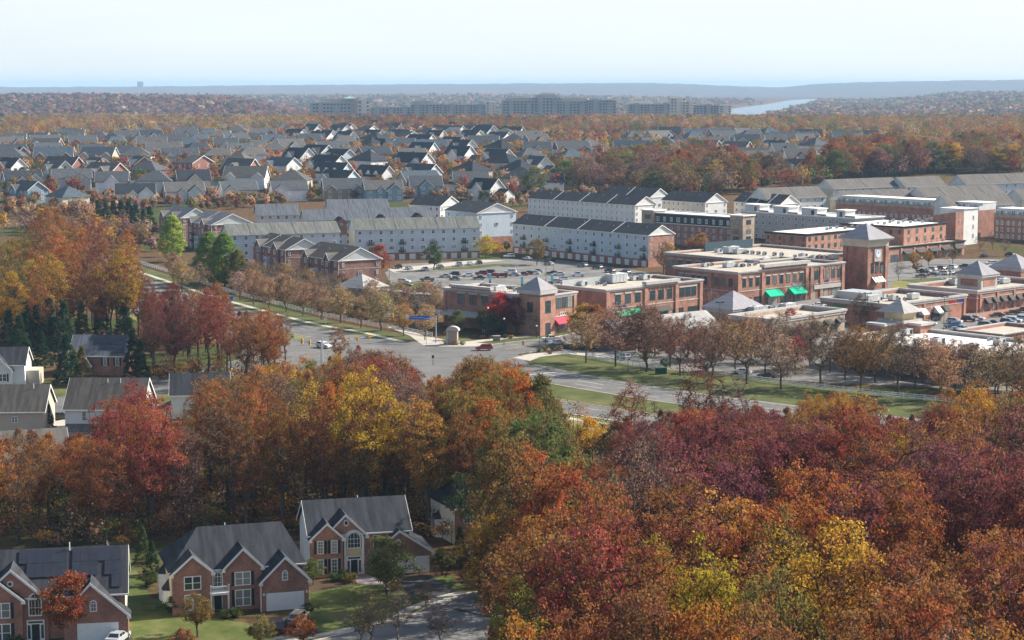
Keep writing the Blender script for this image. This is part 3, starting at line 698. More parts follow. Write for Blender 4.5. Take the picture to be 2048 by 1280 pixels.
class Bld:
    """root Empty plus its size; local x runs along the front, y away from it"""
    def __init__(s, name, label, cat, org, ang, z0, L, D, group=None):
        s.r = thing(name, label, cat, (org[0], org[1], z0), ang, group); s.L = L; s.D = D; s.nw = 0
    def at(s, face, t, out=0.0):
        if face == 'F': return (t, -out, 0)
        if face == 'R': return (s.L + out, t, math.pi / 2)
        if face == 'L': return (-out, t, -math.pi / 2)
    def win(s, face, t, z, w_, h_, style='sash', out=0.0, near=False, mat=None, shutters=None, fr=.11, sill=None):
        if s.nw >= 98: return
        s.nw += 1; x, y, a = s.at(face, t, out); f, p = window_mesh(w_, h_, style, fr, mat)
        o = put('window', f, s.r, x, y, z, a); put('pane', p, o, 0, 0, 0)
        if shutters:
            for sg in (-1, 1):
                key = ('shut', round(h_, 2));
                if key not in WCACHE: WCACHE[key] = MB().box(-.2, -.06, 0, .2, 0, h_).mesh('shutter_mesh', BLACKSH)
                c, sn = math.cos(a), math.sin(a); d = sg * (w_ / 2 + .22); put('shutter', WCACHE[key], s.r, x + c * d, y + sn * d, z, a)
        return o
    def part(s, name, m, mat, smooth=False): return m.build(name, mat, s.r, smooth)
    def inst(s, name, key, make, face, t, z, out=0.0):
        if key not in WCACHE: WCACHE[key] = make()
        x, y, a = s.at(face, t, out); return put(name, WCACHE[key], s.r, x, y, z, a)
def garage_mesh(w_=2.5, h_=2.25):
    m = MB(); m.box(-w_ / 2, -.05, 0, w_ / 2, 0, h_)
    for i in range(1, 4): m.box(-w_ / 2 + .03, -.062, h_ * i / 4 - .02, w_ / 2 - .03, -.05, h_ * i / 4, 1)
    return m.mesh('garage_door_mesh', [DOORW, STONE])
def balcony_mesh(w_=2.6, d=1.3):
    m = MB(); m.box(-w_ / 2, -d, -.12, w_ / 2, 0, .02); m.box(-w_ / 2, -d, .98, w_ / 2, -d + .06, 1.04)
    for s in (-1, 1): m.box(s * w_ / 2 - .03, -d, .98, s * w_ / 2 + .03, 0, 1.04)
    n = 13
    for i in range(n + 1): x = -w_ / 2 + w_ * i / n; m.box(x - .02, -d + .01, 0, x + .02, -d + .05, 1)
    for s in (-1, 1):
        for i in range(1, 6): y = -d + d * i / 6; m.box(s * w_ / 2 - .02, y - .02, 0, s * w_ / 2 + .02, y + .02, 1)
    return m.mesh('balcony_mesh', DARKM)
def door_mesh(w_=1.8, h_=2.1, mat=None):
    m = MB(); m.box(-w_ / 2, -.07, 0, -w_ / 2 + .1, 0, h_); m.box(w_ / 2 - .1, -.07, 0, w_ / 2, 0, h_); m.box(-w_ / 2 + .1, -.07, h_ - .1, w_ / 2 - .1, 0, h_); m.box(-.05, -.06, 0, .05, 0, h_ - .1)
    m.box(-w_ / 2 + .1, -.03, 0, -.05, -.005, h_ - .1, 1); m.box(.05, -.03, 0, w_ / 2 - .1, -.005, h_ - .1, 1)
    return m.mesh('glass_door_mesh', [mat or TRIM, GL])
def tlen(org, dr, z, pxx, hi=200):
    """distance along a plan direction at which the line crosses that picture column"""
    a, b = 0.0, hi; s = PIX(org.x + dr.x * .01, org.y + dr.y * .01, z)[0] < pxx
    for _ in range(50):
        m = (a + b) / 2; c = PIX(org.x + dr.x * m, org.y + dr.y * m, z)[0] < pxx
        if c == s: a = m
        else: b = m
    return a
ROWS = []
def row(name, label, A, B, h, D, rise, wall, roof, floors=4, bays=12, brick_h=0, ends=('', ''), units=0, balc=False, garages=False, cat='apartment block', wstyle='sash', ang=None, trim_roof=TRIM, side_wall=None, group=None, fh=None, wide=1.5, vents=True, back=.0, arched=False):
    """long gabled block; A, B are the left and right ends of the front eave line in the picture"""
    z0 = float(gz(*G(B[0], B[1], h))); Z = z0 + h
    if B[1] >= A[1]:
        b = P(B[0], B[1], Z); 
        if ang is None: a = P(A[0], A[1], Z); d = (b - a).normalized()
        else: d = Vector((math.cos(R(ang)), math.sin(R(ang))))
        L = tlen(b, -d, Z, A[0]); a = b - d * L
    else:
        a = P(A[0], A[1], Z); b0 = P(B[0], B[1], Z); d = (b0 - a).normalized() if ang is None else Vector((math.cos(R(ang)), math.sin(R(ang))))
        L = tlen(a, d, Z, B[0])
    an = math.atan2(d.y, d.x)
    z0 = float(gz(a.x, a.y)) * .5 + z0 * .5; h = Z - z0
    s = Bld(name, label, cat, a, an, z0, L, D, group); s.h = h; s.rise = rise; ROWS.append(s)
    wl = MB().yprism([(0, -3), (D, -3), (D, h - .05), (D / 2, h + rise - .05), (0, h - .05)], 0, L)
    s.part('wall', wl, wall)
    if side_wall:
        for x0, x1 in ((-.06, 0), (L, L + .06)): s.part('end_wall', MB().yprism([(0, -3), (D, -3), (D, h - .05), (0, h - .05)], x0, x1), side_wall)
    ov = .45; sl = rise / (D / 2); m = MB()
    for y0, y1, zz0, zz1 in ((-ov, D / 2, h - ov * sl, h + rise), (D + ov, D / 2, h - ov * sl, h + rise)):
        q = [(-ov, y0, zz0), (L + ov, y0, zz0), (L + ov, y1, zz1), (-ov, y1, zz1)]
        if y0 > y1: q = [q[1], q[0], q[3], q[2]]
        m.slab([(x, y, z + .14) for x, y, z in q], .18)
    rf = s.part('roof', m, roof)
    t_ = MB()                                       # rake boards and gutter
    for x0 in (-ov - .04, L + ov + .001):
        t_.add([(x0 + dx, y, z + dz) for dx in (0, .04) for y, z, dz in ((-ov, h - ov * sl, .1), (D / 2, h + rise, .1), (D + ov, h - ov * sl, .1), (D + ov, h - ov * sl, -.3), (D / 2, h + rise, -.3), (-ov, h - ov * sl, -.3))],
               [(0, 1, 4, 5), (1, 2, 3, 4), (11, 10, 7, 6), (10, 9, 8, 7), (0, 6, 7, 1), (1, 7, 8, 2), (5, 4, 10, 11), (4, 3, 9, 10)])
    t_.box(-ov, -ov - .12, h - ov * sl - .1, L + ov, -ov - .001, h - ov * sl + .1)
    for i, e in enumerate(ends):
        x = L if i else 0; sg = 1 if i else -1
        if 'p' in e:                                # pediment: pale triangle above a trim band
            x0, x1 = sorted((x + sg * .02, x + sg * .10)); s.part('pediment', MB().yprism([(0, h - .1), (D, h - .1), (D / 2, h + rise - .15)], x0, x1), SGR if 'w' not in e else SW_)
            x0, x1 = sorted((x + sg * .02, x + sg * .30)); t_.box(x0, -.2, h - .35, x1, D + .2, h - .08)
    s.part('fascia', t_, trim_roof)
    if units:
        m = MB()
        for i in range(1, units):
            x = L * i / units
            for y0, y1, za, zb in ((-ov, D / 2, h - ov * sl, h + rise),):
                m.slab([(x - .14, y0, za + .24), (x + .14, y0, za + .24), (x + .14, y1, zb + .24), (x - .14, y1, zb + .24)], .12)
        s.part('party_wall_cap', m, TRIM if trim_roof is TRIM else RS)
    if vents:
        for i in range(int(L / 9)):
            x = 4 + 9 * i + rnd.uniform(-1, 1); y = D * rnd.uniform(.25, .42); z = h + y * sl
            s.inst('roof_vent', 'rv', lambda: MB().tube((0, 0, -.2), (0, 0, .55), .09).mesh('vent_mesh', HVACM), 'F', x, z + .1, -y)
    if brick_h: s.part('brick_base', MB().box(-.05, -.06, -3, L + .05, D + .05, brick_h), BR if wall is not BR else STONE)
    fh = fh or (h - .2) / floors
    for f in range(floors):
        for b_ in range(bays):
            x = L * (b_ + .5) / bays; z = f * fh + .95
            if f == 0 and garages:
                s.inst('garage_door', 'gd', garage_mesh, 'F', x, .02, .07); continue
            if balc and f in (1, 2) and b_ % 3 == 1:
                s.inst('balcony', 'bal', balcony_mesh, 'F', x, f * fh + .15, .0); s.inst('door', 'bdoor', door_mesh, 'F', x, f * fh + .18, .0); continue
            st = wstyle; ww = wide
            if balc and f == 1 and b_ % 3 == 0: st, ww = 'triple', 2.2
            s.win('F', x, z, ww, 1.65, st, out=.07 if brick_h and z < brick_h else 0, fr=.17)
    for f in range(1 if garages else 0, floors):
        z = f * fh + .95
        for face, e in (('L', ends[0]), ('R', ends[1])):
            if not e or 'n' in e: continue
            for t in ((.1, .9) if f != floors - 2 else (.1, .5, .9)): s.win(face, D * t, z, .9 if t != .5 else 1.5, 1.5, 'sash', out=.07)
    return s

# ---------------------------------------------------------------- retail buildings with parapets
def ring(m, x0, y0, x1, y1, o, i, z0, z1, k=None):
    a = [(x0 - o, y0 - o), (x1 + o, y0 - o), (x1 + o, y1 + o), (x0 - o, y1 + o)]; b = [(x0 + i, y0 + i), (x1 - i, y0 + i), (x1 - i, y1 - i), (x0 + i, y1 - i)]
    for j in range(4):
        q = [a[j], a[(j + 1) % 4], b[(j + 1) % 4], b[j]]
        v = [(x, y, z0) for x, y in q] + [(x, y, z1) for x, y in q]
        m.add(v, [(3, 2, 1, 0), (4, 5, 6, 7), (0, 1, 5, 4), (2, 3, 7, 6)], k)
def pyramid(m, x0, y0, x1, y1, o, z, rise, k=None, tip=.0):
    cx, cy = (x0 + x1) / 2, (y0 + y1) / 2
    m.add([(x0 - o, y0 - o, z), (x1 + o, y0 - o, z), (x1 + o, y1 + o, z), (x0 - o, y1 + o, z), (cx, cy, z + rise)], [(3, 2, 1, 0), (0, 1, 4), (1, 2, 4), (2, 3, 4), (3, 0, 4)], k)
def shop(name, label, Lx, C, Rx, h, wall=BR, ang=42, cornice=STONE, deck=ROOFG, para=1.0, ch=.8, cat='shop building', DL=None, D=None, ang2=None, z0=None):
    """flat roofed building: C = picture point of the near parapet corner, Lx / Rx = picture columns where the left and right faces end"""
    if z0 is None: z0 = float(gz(*G(C[0], C[1], h)))
    c = P(C[0], C[1], z0 + h); u = Vector((math.cos(R(ang)), math.sin(R(ang)))); v = Vector((-u.y, u.x))
    L = DL or tlen(c, u, z0 + h, Rx); D = D or tlen(c, v, z0 + h, Lx)
    s = Bld(name, label, cat, c, R(ang), z0, L, D); s.h = h
    m = MB().box(0, 0, -2.5, L, D, h - para); ring(m, 0, 0, L, D, 0, .35, h - para, h - .05); s.part('wall', m, wall)
    s.part('roof', MB().box(.35, .35, h - para - .05, L - .35, D - .35, h - para + .03), deck)
    m = MB(); ring(m, 0, 0, L, D, .25, -.01, h - ch, h - ch * .45); ring(m, 0, 0, L, D, .5, .36, h - ch * .45, h + .02); s.part('cornice', m, cornice)
    return s
def pilasters(s, face, ts, w_=.9, out=.25, z1=None, mat=None):
    for t in ts:
        z = z1 or s.h - .9
        if face == 'F': m = MB().box(t - w_ / 2, -out, -2, t + w_ / 2, -.001, z)
        else: m = MB().box(-out, t - w_ / 2, -2, -.001, t + w_ / 2, z)
        s.part('pilaster', m, mat or BR2)
def awning(s, face, t, z, w_, d, hh, mat):
    key = ('aw', round(w_, 1), round(d, 1), round(hh, 1), mat.name)
    def mk(): return MB().add([(-w_ / 2, 0, hh), (w_ / 2, 0, hh), (w_ / 2, -d, .25), (-w_ / 2, -d, .25), (-w_ / 2, -d, 0), (w_ / 2, -d, 0), (-w_ / 2, 0, 0), (w_ / 2, 0, 0)],
                              [(3, 2, 1, 0), (4, 5, 2, 3), (6, 4, 3, 0), (5, 7, 1, 2), (6, 7, 5, 4)]).mesh('awning_mesh', mat)
    return s.inst('awning', key, mk, face, t, z, .02)
def sign(s, face, t, z, text, size, mat, depth=.06):
    cu = bpy.data.curves.new('sign_text', 'FONT'); cu.body = text; cu.size = size; cu.extrude = depth; cu.align_x = 'CENTER'
    ob = bpy.data.objects.new('tmp', cu); COL.objects.link(ob); dg = bpy.context.evaluated_depsgraph_get(); me = bpy.data.meshes.new_from_object(ob.evaluated_get(dg))
    bpy.data.objects.remove(ob); me.materials.clear(); me.materials.append(mat); x, y, a = s.at(face, t, .1)
    o = link('sign', me, s.r, (x, y, z)); o.rotation_euler = (math.pi / 2, 0, a); return o
# ---- rooftop plant
def hvac_mesh(kind):
    m = MB()
    if kind == 'big':
        m.box(-2.2, -1.1, .25, 2.2, 1.1, 1.9); m.box(-2.25, -1.15, 1.9, 2.25, 1.15, 1.98, 1); m.box(-2, -1, 0, 2, 1, .25, 2)
        for x in (-1.4, -.5): m.tube((x, 0, 1.98), (x, 0, 2.1), .38, n=10, k=2)
        m.add([(2.2, -.9, 1.8), (2.2, .9, 1.8), (3.0, .9, .9), (3.0, -.9, .9), (2.2, -.9, .6), (2.2, .9, .6), (3.0, .9, .7), (3.0, -.9, .7)], [(0, 3, 2, 1), (3, 7, 6, 2), (0, 4, 7, 3), (1, 2, 6, 5), (4, 5, 6, 7)], 1)
        for x in (-1.1, 0, 1.1): m.box(x - .02, -1.12, .35, x + .02, -1.1, 1.8, 2)
    elif kind == 'mid':
        m.box(-1.2, -.8, .2, 1.2, .8, 1.35); m.box(-1.1, -.7, 0, 1.1, .7, .2, 2); m.tube((-.45, 0, 1.35), (-.45, 0, 1.45), .45, n=10, k=2); m.box(.2, -.82, .35, 1.05, -.8, 1.2, 2)
        m.box(-1.23, -.83, 1.3, 1.23, .83, 1.34, 1)
    else:
        m.box(-.5, -.45, .15, .5, .45, 1.15); m.box(-.45, -.4, 0, .45, .4, .15, 2); m.tube((0, 0, 1.15), (0, 0, 1.22), .34, n=10, k=2); m.box(-.42, -.47, .3, .42, -.45, 1.0, 2)
    return m.mesh('unit_' + kind, [HVACM, plain('bleached casing', (.62, .63, .62), .5, .1, 2), DARKM])
HV = {}; UNITS = []
def hvac(kind, px, py, Z, s, sc=1.0, rz=None):
    """rooftop unit standing on the deck at height Z, seen at that picture point"""
    if kind not in HV: HV[kind] = hvac_mesh(kind)
    p = P(px, py, Z); nme = {'big': 'air_handling_unit', 'mid': 'rooftop_air_conditioner', 'small': 'condenser_unit'}[kind]
    o = link(nme, HV[kind], None, (p.x, p.y, Z), s.r.rotation_euler.z if rz is None else rz); o.scale = (sc,) * 3
    o['category'] = nme.replace('_', ' '); UNITS.append((o, nme, px, py, s)); return o
# ================================================================ apartment and townhouse blocks round the court
row('apartment_block', 'long pale blue four storey block with greenish grey roof behind the court parking', (709, 459), (959, 454), 12.6, 13, 3.9, SB, RG, 4, 12, 2.9, ('pn', ''), 6, True, True, ang=15, trim_roof=SB, side_wall=SC)
row('apartment_block', 'pale grey block with greenish roof rising behind the lime green trees', (458, 470), (679, 457), 12.0, 13, 3.8, SB, RG, 4, 10, 0, ('p', ''), 5, False, False, ang=22, trim_roof=SB, side_wall=SC)
row('apartment_block', 'blue and cream four storey block with black balconies ending in a brick pedimented gable', (1026, 440), (1297, 470), 12.6, 14, 3.6, SB, RD, 4, 17, 2.9, ('', 'pw'), 4, True, True, ang=-50, side_wall=BR2)
row('townhouse_block', 'brick three storey house end with pale blue pediment beside the court parking', (601, 507), (677, 521), 9.6, 17, 4.2, BRD, RB, 3, 6, 0, ('', 'p'), 0, ang=-57, fh=3.1, cat='townhouse block')
row('townhouse_block', 'brown roofed brick terrace between the lime trees and the pedimented brick end', (506, 481), (571, 499), 9.6, 15, 3.8, BRD, RB, 3, 5, 0, ('', 'p'), 3, ang=-60, fh=3.1, cat='townhouse block')
row('townhouse_block', 'brick and blue balconied terrace with slate roof just right of the tallest lime tree', (375, 432), (423, 449), 11.5, 19, 4.2, BRD, RS, 4, 5, 0, ('', 'p'), 2, True, ang=-57, cat='townhouse block')
row('townhouse_block', 'leftmost slate roofed brick terrace beside the dark conifers', (318, 428), (362, 435), 11.5, 14, 3.8, BRD, RS, 4, 4, 0, ('', 'p'), 1, ang=-55, cat='townhouse block')
row('townhouse_block', 'cream ended grey roofed block directly behind the brick terraces', (516, 430), (597, 427), 11.5, 13, 4.2, SGR, RS, 4, 5, 0, ('p', ''), 2, ang=15, side_wall=SC, cat='townhouse block', trim_roof=SGR)
row('townhouse_block', 'grey roofed block with one dark brick dormer left of the paired cream ends', (610, 440), (735, 437), 11.5, 13, 4.0, SGR, RS, 4, 8, 0, ('p', ''), 3, ang=15, side_wall=SC, cat='townhouse block', trim_roof=SGR)
row('townhouse_block', 'furthest back grey roofed block with cream gable above the dormered roofs', (660, 419), (778, 415), 11.0, 13, 4.2, SGR, RS, 4, 8, 0, ('p', ''), 3, ang=15, side_wall=SC, cat='townhouse block', trim_roof=SGR)
row('townhouse_block', 'grey roofed block with two dark brick dormers behind the long blue block', (742, 436), (862, 432), 11.5, 13, 4.0, SGR, RS, 4, 8, 0, ('', ''), 3, ang=15, cat='townhouse block', trim_roof=SGR)
row('townhouse_block', 'blank pale blue gable end with few windows beside the golden tree', (890, 420), (954, 426), 14.0, 21, 4.0, SB, RD, 4, 4, 3.0, ('', 'p'), 1, ang=-55, cat='townhouse block')
row('townhouse_block', 'dark roofed block with pale valley behind the blank blue gable', (819, 405), (880, 412), 13.0, 15, 4.2, SW_, RD, 4, 5, 0, ('', 'p'), 1, ang=-40, cat='townhouse block')
# brick dormers on the dormered roofs
def dormer(px, py, Z, rz, lab):
    p = P(px, py, Z); s = Bld('gabled_dormer_bay', lab, 'dormer', p, rz, Z - 2, 5, 6)
    s.part('wall', MB().xprism([(0, -3), (4.6, -3), (4.6, 2), (2.3, 4.2), (0, 2)], 0, 7), BRD)
    m = MB()
    m.slab([(-.3, -.3, 1.85), (2.3, -.3, 4.35), (2.3, 8, 4.35), (-.3, 8, 1.85)][::-1], .15); m.slab([(4.9, -.3, 1.85), (4.9, 8, 1.85), (2.3, 8, 4.35), (2.3, -.3, 4.35)][::-1], .15)
    s.part('roof', m, RD); s.win('F', 2.3, .9, .9, .9, 'oval')
dormer(672, 446, 13.5, R(15), 'leftmost dark brick dormer above the blue block roof'); dormer(755, 441, 13.5, R(15), 'middle dark brick dormer above the blue block roof'); dormer(828, 438, 13.5, R(15), 'rightmost dark brick dormer above the blue block roof')
# ---- white terraces above
row('townhouse_block', 'long white four storey terrace with black roof at the back of the court', (1056, 396), (1270, 410), 12.5, 14, 3.8, SW_, RD, 4, 22, 0, ('', 'pw'), 4, ang=-49, cat='townhouse block', wide=.9, group=None)
row('townhouse_block', 'cream fronted terrace with white windowed gable left of the roof terraces', (1324, 397), (1410, 405), 12.5, 15, 4.2, SC, RD, 4, 9, 0, ('', 'pw'), 1, ang=-50, cat='townhouse block', side_wall=SW_)
row('townhouse_block', 'black roofed terrace behind the long white terrace', (1205, 388), (1300, 394), 12, 14, 4, SGR, RD, 4, 9, 0, ('', 'p'), 2, ang=-48, cat='townhouse block')
row('townhouse_block', 'white houses with stepped black roofs behind the cream fronted terrace', (1468, 399), (1560, 408), 12, 14, 4, SW_, RD, 4, 8, 0, ('', 'pw'), 4, ang=-49, cat='townhouse block')
row('townhouse_block', 'leftmost taupe roofed pale terrace beside the wood edge', (1534, 397), (1652, 385), 12, 13, 4.6, SGR, RT, 4, 8, 0, ('p', ''), 2, ang=32, side_wall=STA, cat='townhouse block', trim_roof=SGR)
row('townhouse_block', 'taupe roofed terrace second from the wood edge', (1667, 377), (1800, 368), 11.5, 13, 4.2, SGR, RT, 4, 8, 0, ('p', ''), 2, ang=32, side_wall=STA, cat='townhouse block', trim_roof=SGR)
row('townhouse_block', 'cream ended taupe roofed terrace beneath the tall red trees', (1811, 373), (1892, 368), 11.5, 13, 4.4, SW_, RT, 4, 6, 0, ('p', ''), 1, ang=32, side_wall=SC, cat='townhouse block', trim_roof=SGR)
row('townhouse_block', 'highest grey roofed terrace along the top right edge of the town', (1932, 368), (2110, 356), 11.5, 13, 4.4, SB, RT, 4, 10, 0, ('p', ''), 4, ang=28, side_wall=SGR, cat='townhouse block', trim_roof=SGR)
row('townhouse_block', 'low taupe roofed terrace just behind the white roof terraces', (1694, 400), (1830, 394), 11, 13, 4, SGR, RT, 4, 8, 0, ('p', ''), 2, ang=28, side_wall=STA, cat='townhouse block', trim_roof=SGR)
row('townhouse_block', 'taupe terrace with maroon garage fronts behind the yellow tree', (1850, 392), (2010, 382), 11, 13, 4, SGR, RT, 4, 9, 0, ('p', ''), 4, ang=28, side_wall=STA, cat='townhouse block', trim_roof=SGR)
row('townhouse_block', 'white windowed terrace with taupe roof beside the yellow cream gable', (1900, 412), (2028, 402), 12.5, 13, 4.4, SB, RT, 4, 9, 0, ('p', ''), 2, ang=28, side_wall=SGR, cat='townhouse block', trim_roof=SGR)
row('townhouse_block', 'yellow cream gable at the right edge below the taupe terraces', (2046, 398), (2140, 392), 11, 13, 4.4, SC, RT, 4, 5, 0, ('p', ''), 2, ang=28, side_wall=SC, cat='townhouse block', trim_roof=SGR)

# ---- four storey mansard block
s = shop('mansard_apartment_block', 'brick block with black top storey and white roof between two tan towers', 1308, (1466, 434), 1507, 14, BRD, 45, TRIM, ROOFW, .4, .35, 'apartment block')
m = MB(); s.part('mansard_storey', MB().box(-.25, -.25, 9.6, s.L + .25, s.D + .25, 13.55), NAVY); s.part('band_course', MB().box(-.35, -.35, 9.35, s.L + .35, s.D + .35, 9.6), TRIM)
for i in range(11):
    t = s.D * (i + .6) / 11.2
    s.win('L', t, 10.3, 1.9 if i % 3 == 1 else 1.3, 2.0, 'double', out=.25, fr=.16)
    for z in (.9, 3.8, 6.7): s.win('L', t, z, 1.1, 1.6, 'sash')
for nme_, t0, t1 in (('a', s.D - 1, s.D + 6), ('b', -6.5, .5)):
    s.part('corner_tower', MB().box(-1.4, t0, -2, 6.5, t1, 14.6), BRT); mm = MB(); ring(mm, -1.4, t0, 6.5, t1, .4, .3, 14.6, 15.1); mm.box(-1.1, t0 + .3, 14.5, 6.2, t1 - .3, 14.7); s.part('tower_cornice', mm, ROOFW)
    for z in (1, 4, 7, 11): s.win('L', (t0 + t1) / 2, z, 3.2, 1.9, 'triple', out=1.4, mat=DARKM, fr=.08)
for z in (1, 4, 7, 11):
    o = s.win('F', 2.5, z, 3.2, 1.9, 'triple', out=6.5, mat=DARKM, fr=.08)
# ---- grey block with roof terraces
s = shop('roof_terrace_block', 'grey sided block with white rooms and planted terraces on its roof', 1482, (1710, 436), 1768, 13, SG, 40, TRIM, ROOFW, .5, .7, 'apartment block')
for i in range(17):
    for z in (1.2, 4.2, 7.2, 9.9): s.win('L', s.D * (i + .5) / 17, z, 1.5, 1.7, 'sash', fr=.16)
for i, t in enumerate((.10, .34, .59, .85)):
    y0 = s.D * t; m = MB().box(1.5, y0, 12.5, 8, y0 + (9 if i else 5), 15.6); s.part('roof_room', m, SGR)
    s.part('roof_room_slab', MB().box(1.1, y0 - .5, 15.6, 8.4, y0 + (9.5 if i else 5.5), 15.95), ROOFW); s.win('L', y0 + 2.4, 12.8, 1.6, 2.2, 'double', out=-1.5, mat=DARKM)
    s.part('terrace_wall', MB().box(.6, y0 - 6, 12.5, 1.0, y0 - .6, 13.6), DARKM)
# ---- brick block, white roof, with shop wing in front
s = shop('brick_apartment_block', 'brick block with bright white roof and black cornice behind the clock tower', 1531, (1613, 468), 1740, 13, BR2, 45, NAVY, ROOFW, .35, .7, 'apartment block')
for i in range(7):
    for z in (3.9, 7.2, 10.0): s.win('L', s.D * (i + .5) / 7, z, .9, 1.6, 'sash', mat=FRAMEG) if i % 2 == 0 else None
for i in range(10):
    for z in (6.9, 10.0): s.win('F', s.L * (i + .5) / 10, z, 1.5, 1.7, 'double', mat=FRAMEG)
for i in range(9): hvac('small', 1650 + i * 13 + rnd.uniform(-4, 4), 462 - i * 1.4 + rnd.uniform(-3, 1), 12.7, s)
s = shop('brick_apartment_block', 'brick wing with five upper windows above the roof garden right of the clock tower', 1740, (1808, 453), 1892, 13.5, BR2, 47, NAVY, ROOFW, .35, .7, 'apartment block', D=30)
for i in range(5):
    for z in (7.0, 10.2): s.win('F', s.L * (i + .6) / 5.2, z, 1.6, 1.8, 'double', mat=FRAMEG)
for i in range(4): s.win('L', 2 + 4 * i, 10.2, 1.4, 1.8, 'double', mat=FRAMEG)
for i in range(12): hvac('small', 1770 + i * 8.5 + rnd.uniform(-2, 2), 449 - (i % 3) * 2.5 - i * .4, 13.2, s)
s = shop('shop_wing', 'single storey brick shops with dark awnings right of the clock tower', 1764, (1776, 495), 1929, 6.2, BR2, 43, NAVY, ROOFG, .5, .8, 'shop building', D=13)
pilasters(s, 'F', [s.L * k / 6 for k in range(1, 6)], 1.2, .3, 5.4)
for i in range(1, 6): awning(s, 'F', s.L * (i + .5) / 6, 3.0, s.L / 6 - 2, 1.8, 1.5, AWD)
for i in range(6): s.inst('shopfront', 'sf', lambda: door_mesh(5.0, 3.0, DARKM), 'F', s.L * (i + .5) / 6, 0, 0)
for px, py in ((1838, 488), (1850, 487), (1862, 485), (1874, 484), (1890, 481), (1902, 480)):
    p = P(px, py, 6.0); o = thing('terrace_table', None, 'table', (p.x, p.y, 5.75)); MB().tube((0, 0, 0), (0, 0, .75), .05).build('leg', DARKM, o); MB().tube((0, 0, .75), (0, 0, .8), .6, n=10).build('table_top', DARKM, o)
    MB().tube((0, 0, .8), (0, 0, 2.3), .03).build('parasol_pole', DARKM, o); TERR = globals().setdefault('TERR', []); TERR.append((o, 'dark café table on the shop roof garden', px, py))
    m = MB(); m.tube((0, 0, 1.4), (0, 0, 2.5), .25, .06, 8); m.build('folded_parasol', AWR if px == 1874 else AWD, o)
# ---- white and brick terraces with roof decks
def deck_row(label, A, B, h, ang, n):
    Z = float(gz(*G(B[0], B[1], h))) + h; b = P(B[0], B[1], Z); d = Vector((math.cos(R(ang)), math.sin(R(ang)))); L = tlen(b, -d, Z, A[0]); a = b - d * L; an = math.atan2(d.y, d.x)
    s = Bld('roof_deck_terrace', label, 'townhouse block', a, an, Z - h, L, 14)
    s.part('brick_storeys', MB().box(0, 0, -3, L, 13.9, h - 3.2), BR); s.part('upper_storey', MB().box(0, 3.2, h - 3.2, L, 14, h + .0), SGR)
    m = MB(); m.box(-.2, 3.0, h, L + .2, 14.2, h + .25); s.part('roof', m, ROOFW)
    for i in range(n + 1): s.inst('deck_screen', 'dsc', lambda: MB().box(-.12, -2.9, 0, .12, 0, 2.0).mesh('deck_screen_mesh', SGR), 'F', L * i / n, h - 3.2, -3.2)
    s.part('parapet', MB().box(-.1, -.15, h - 3.6, L + .1, .25, h - 2.3), BRT)
    for i in range(n):
        x = L * (i + .5) / n
        s.win('F', x - .8, h - 2.9, 1.6, 2.2, 'double', out=-3.2, mat=TRIM); s.win('F', x + 1.6, h - 2.6, .9, 1.7, 'sash', out=-3.2)
        for z in (.8, 3.9, 6.9):
            if z < h - 5: s.win('F', x - 1.3, z, 1.1, 1.9, 'arch', fr=.14); s.win('F', x + 1.3, z, 1.1, 1.9, 'arch' if i % 2 else 'sash', fr=.14)
    return s
deck_row('long pale terrace with roof decks over brick storeys ending in a tall white gable', (1672, 393), (1958, 407), 15.5, -47, 13)
s = deck_row('brick terrace with roof decks at the right edge of the square', (1989, 418), (2150, 426), 14, -47, 7)
# tall white gable at the end of the deck terrace
p = P(1958, 412, 17.5); s = Bld('white_gable_house', 'tall white gable end with brick lower wall beside the roof deck terrace', 'townhouse block', P(1912, 422, 16), R(43), 1.5, 17, 12)
s.part('wall', MB().yprism([(0, -3), (12, -3), (12, 12), (0, 14)], 0, 17), BR2); s.part('upper_wall', MB().box(6, -.06, -1, 17.05, 12, 15), SW_)
s.part('roof', MB().slab([(5.6, -.5, 15.2), (17.5, -.5, 15.2), (17.5, 12.4, 15.2), (5.6, 12.4, 15.2)], .2), ROOFW)
for z in (2, 6, 10): s.win('F', 13.5, z, 1.0, 2.0, 'sash', out=.06)
s.win('F', 3, 9, 1.1, 1.6, 'sash'); s.win('F', 3, 3, 1.3, 2.2, 'sash')

# ================================================================ retail buildings
def winrow(s, face, t0, t1, n, z, w_, h_, style='cross', lintel=True, arch=False):
    for i in range(n):
        t = t0 + (t1 - t0) * (i + .5) / n; s.win(face, t, z, w_, h_, style, mat=FRAMEG, fr=.08)
        if arch:
            key = ('archl', w_)
            def mk():
                m = MB(); W = w_ / 2 + .25; n_ = 8
                for j in range(n_):
                    a, b = math.pi * j / n_, math.pi * (j + 1) / n_
                    m.add([(math.cos(q) * r_, -.12, math.sin(q) * r_) for q in (a, b) for r_ in (W - .3, W)] + [(math.cos(q) * r_, 0, math.sin(q) * r_) for q in (a, b) for r_ in (W - .3, W)], [(0, 1, 3, 2), (1, 5, 7, 3), (0, 2, 6, 4)])
                return m.mesh('arch_mesh', BRT)
            s.inst('window_arch', key, mk, face, t, z + h_ - .1)
        elif lintel: s.inst('lintel', ('lin', w_), lambda: MB().box(-w_ / 2 - .25, -.14, 0, w_ / 2 + .25, 0, .4).mesh('lintel_mesh', STONE), face, t, z + h_ + .02)
def band(s, z, hh=.3, out=.12, mat=None):
    m = MB(); ring(m, 0, 0, s.L, s.D, out, -.001, z, z + hh); s.part('stone_band', m, mat or STONE)
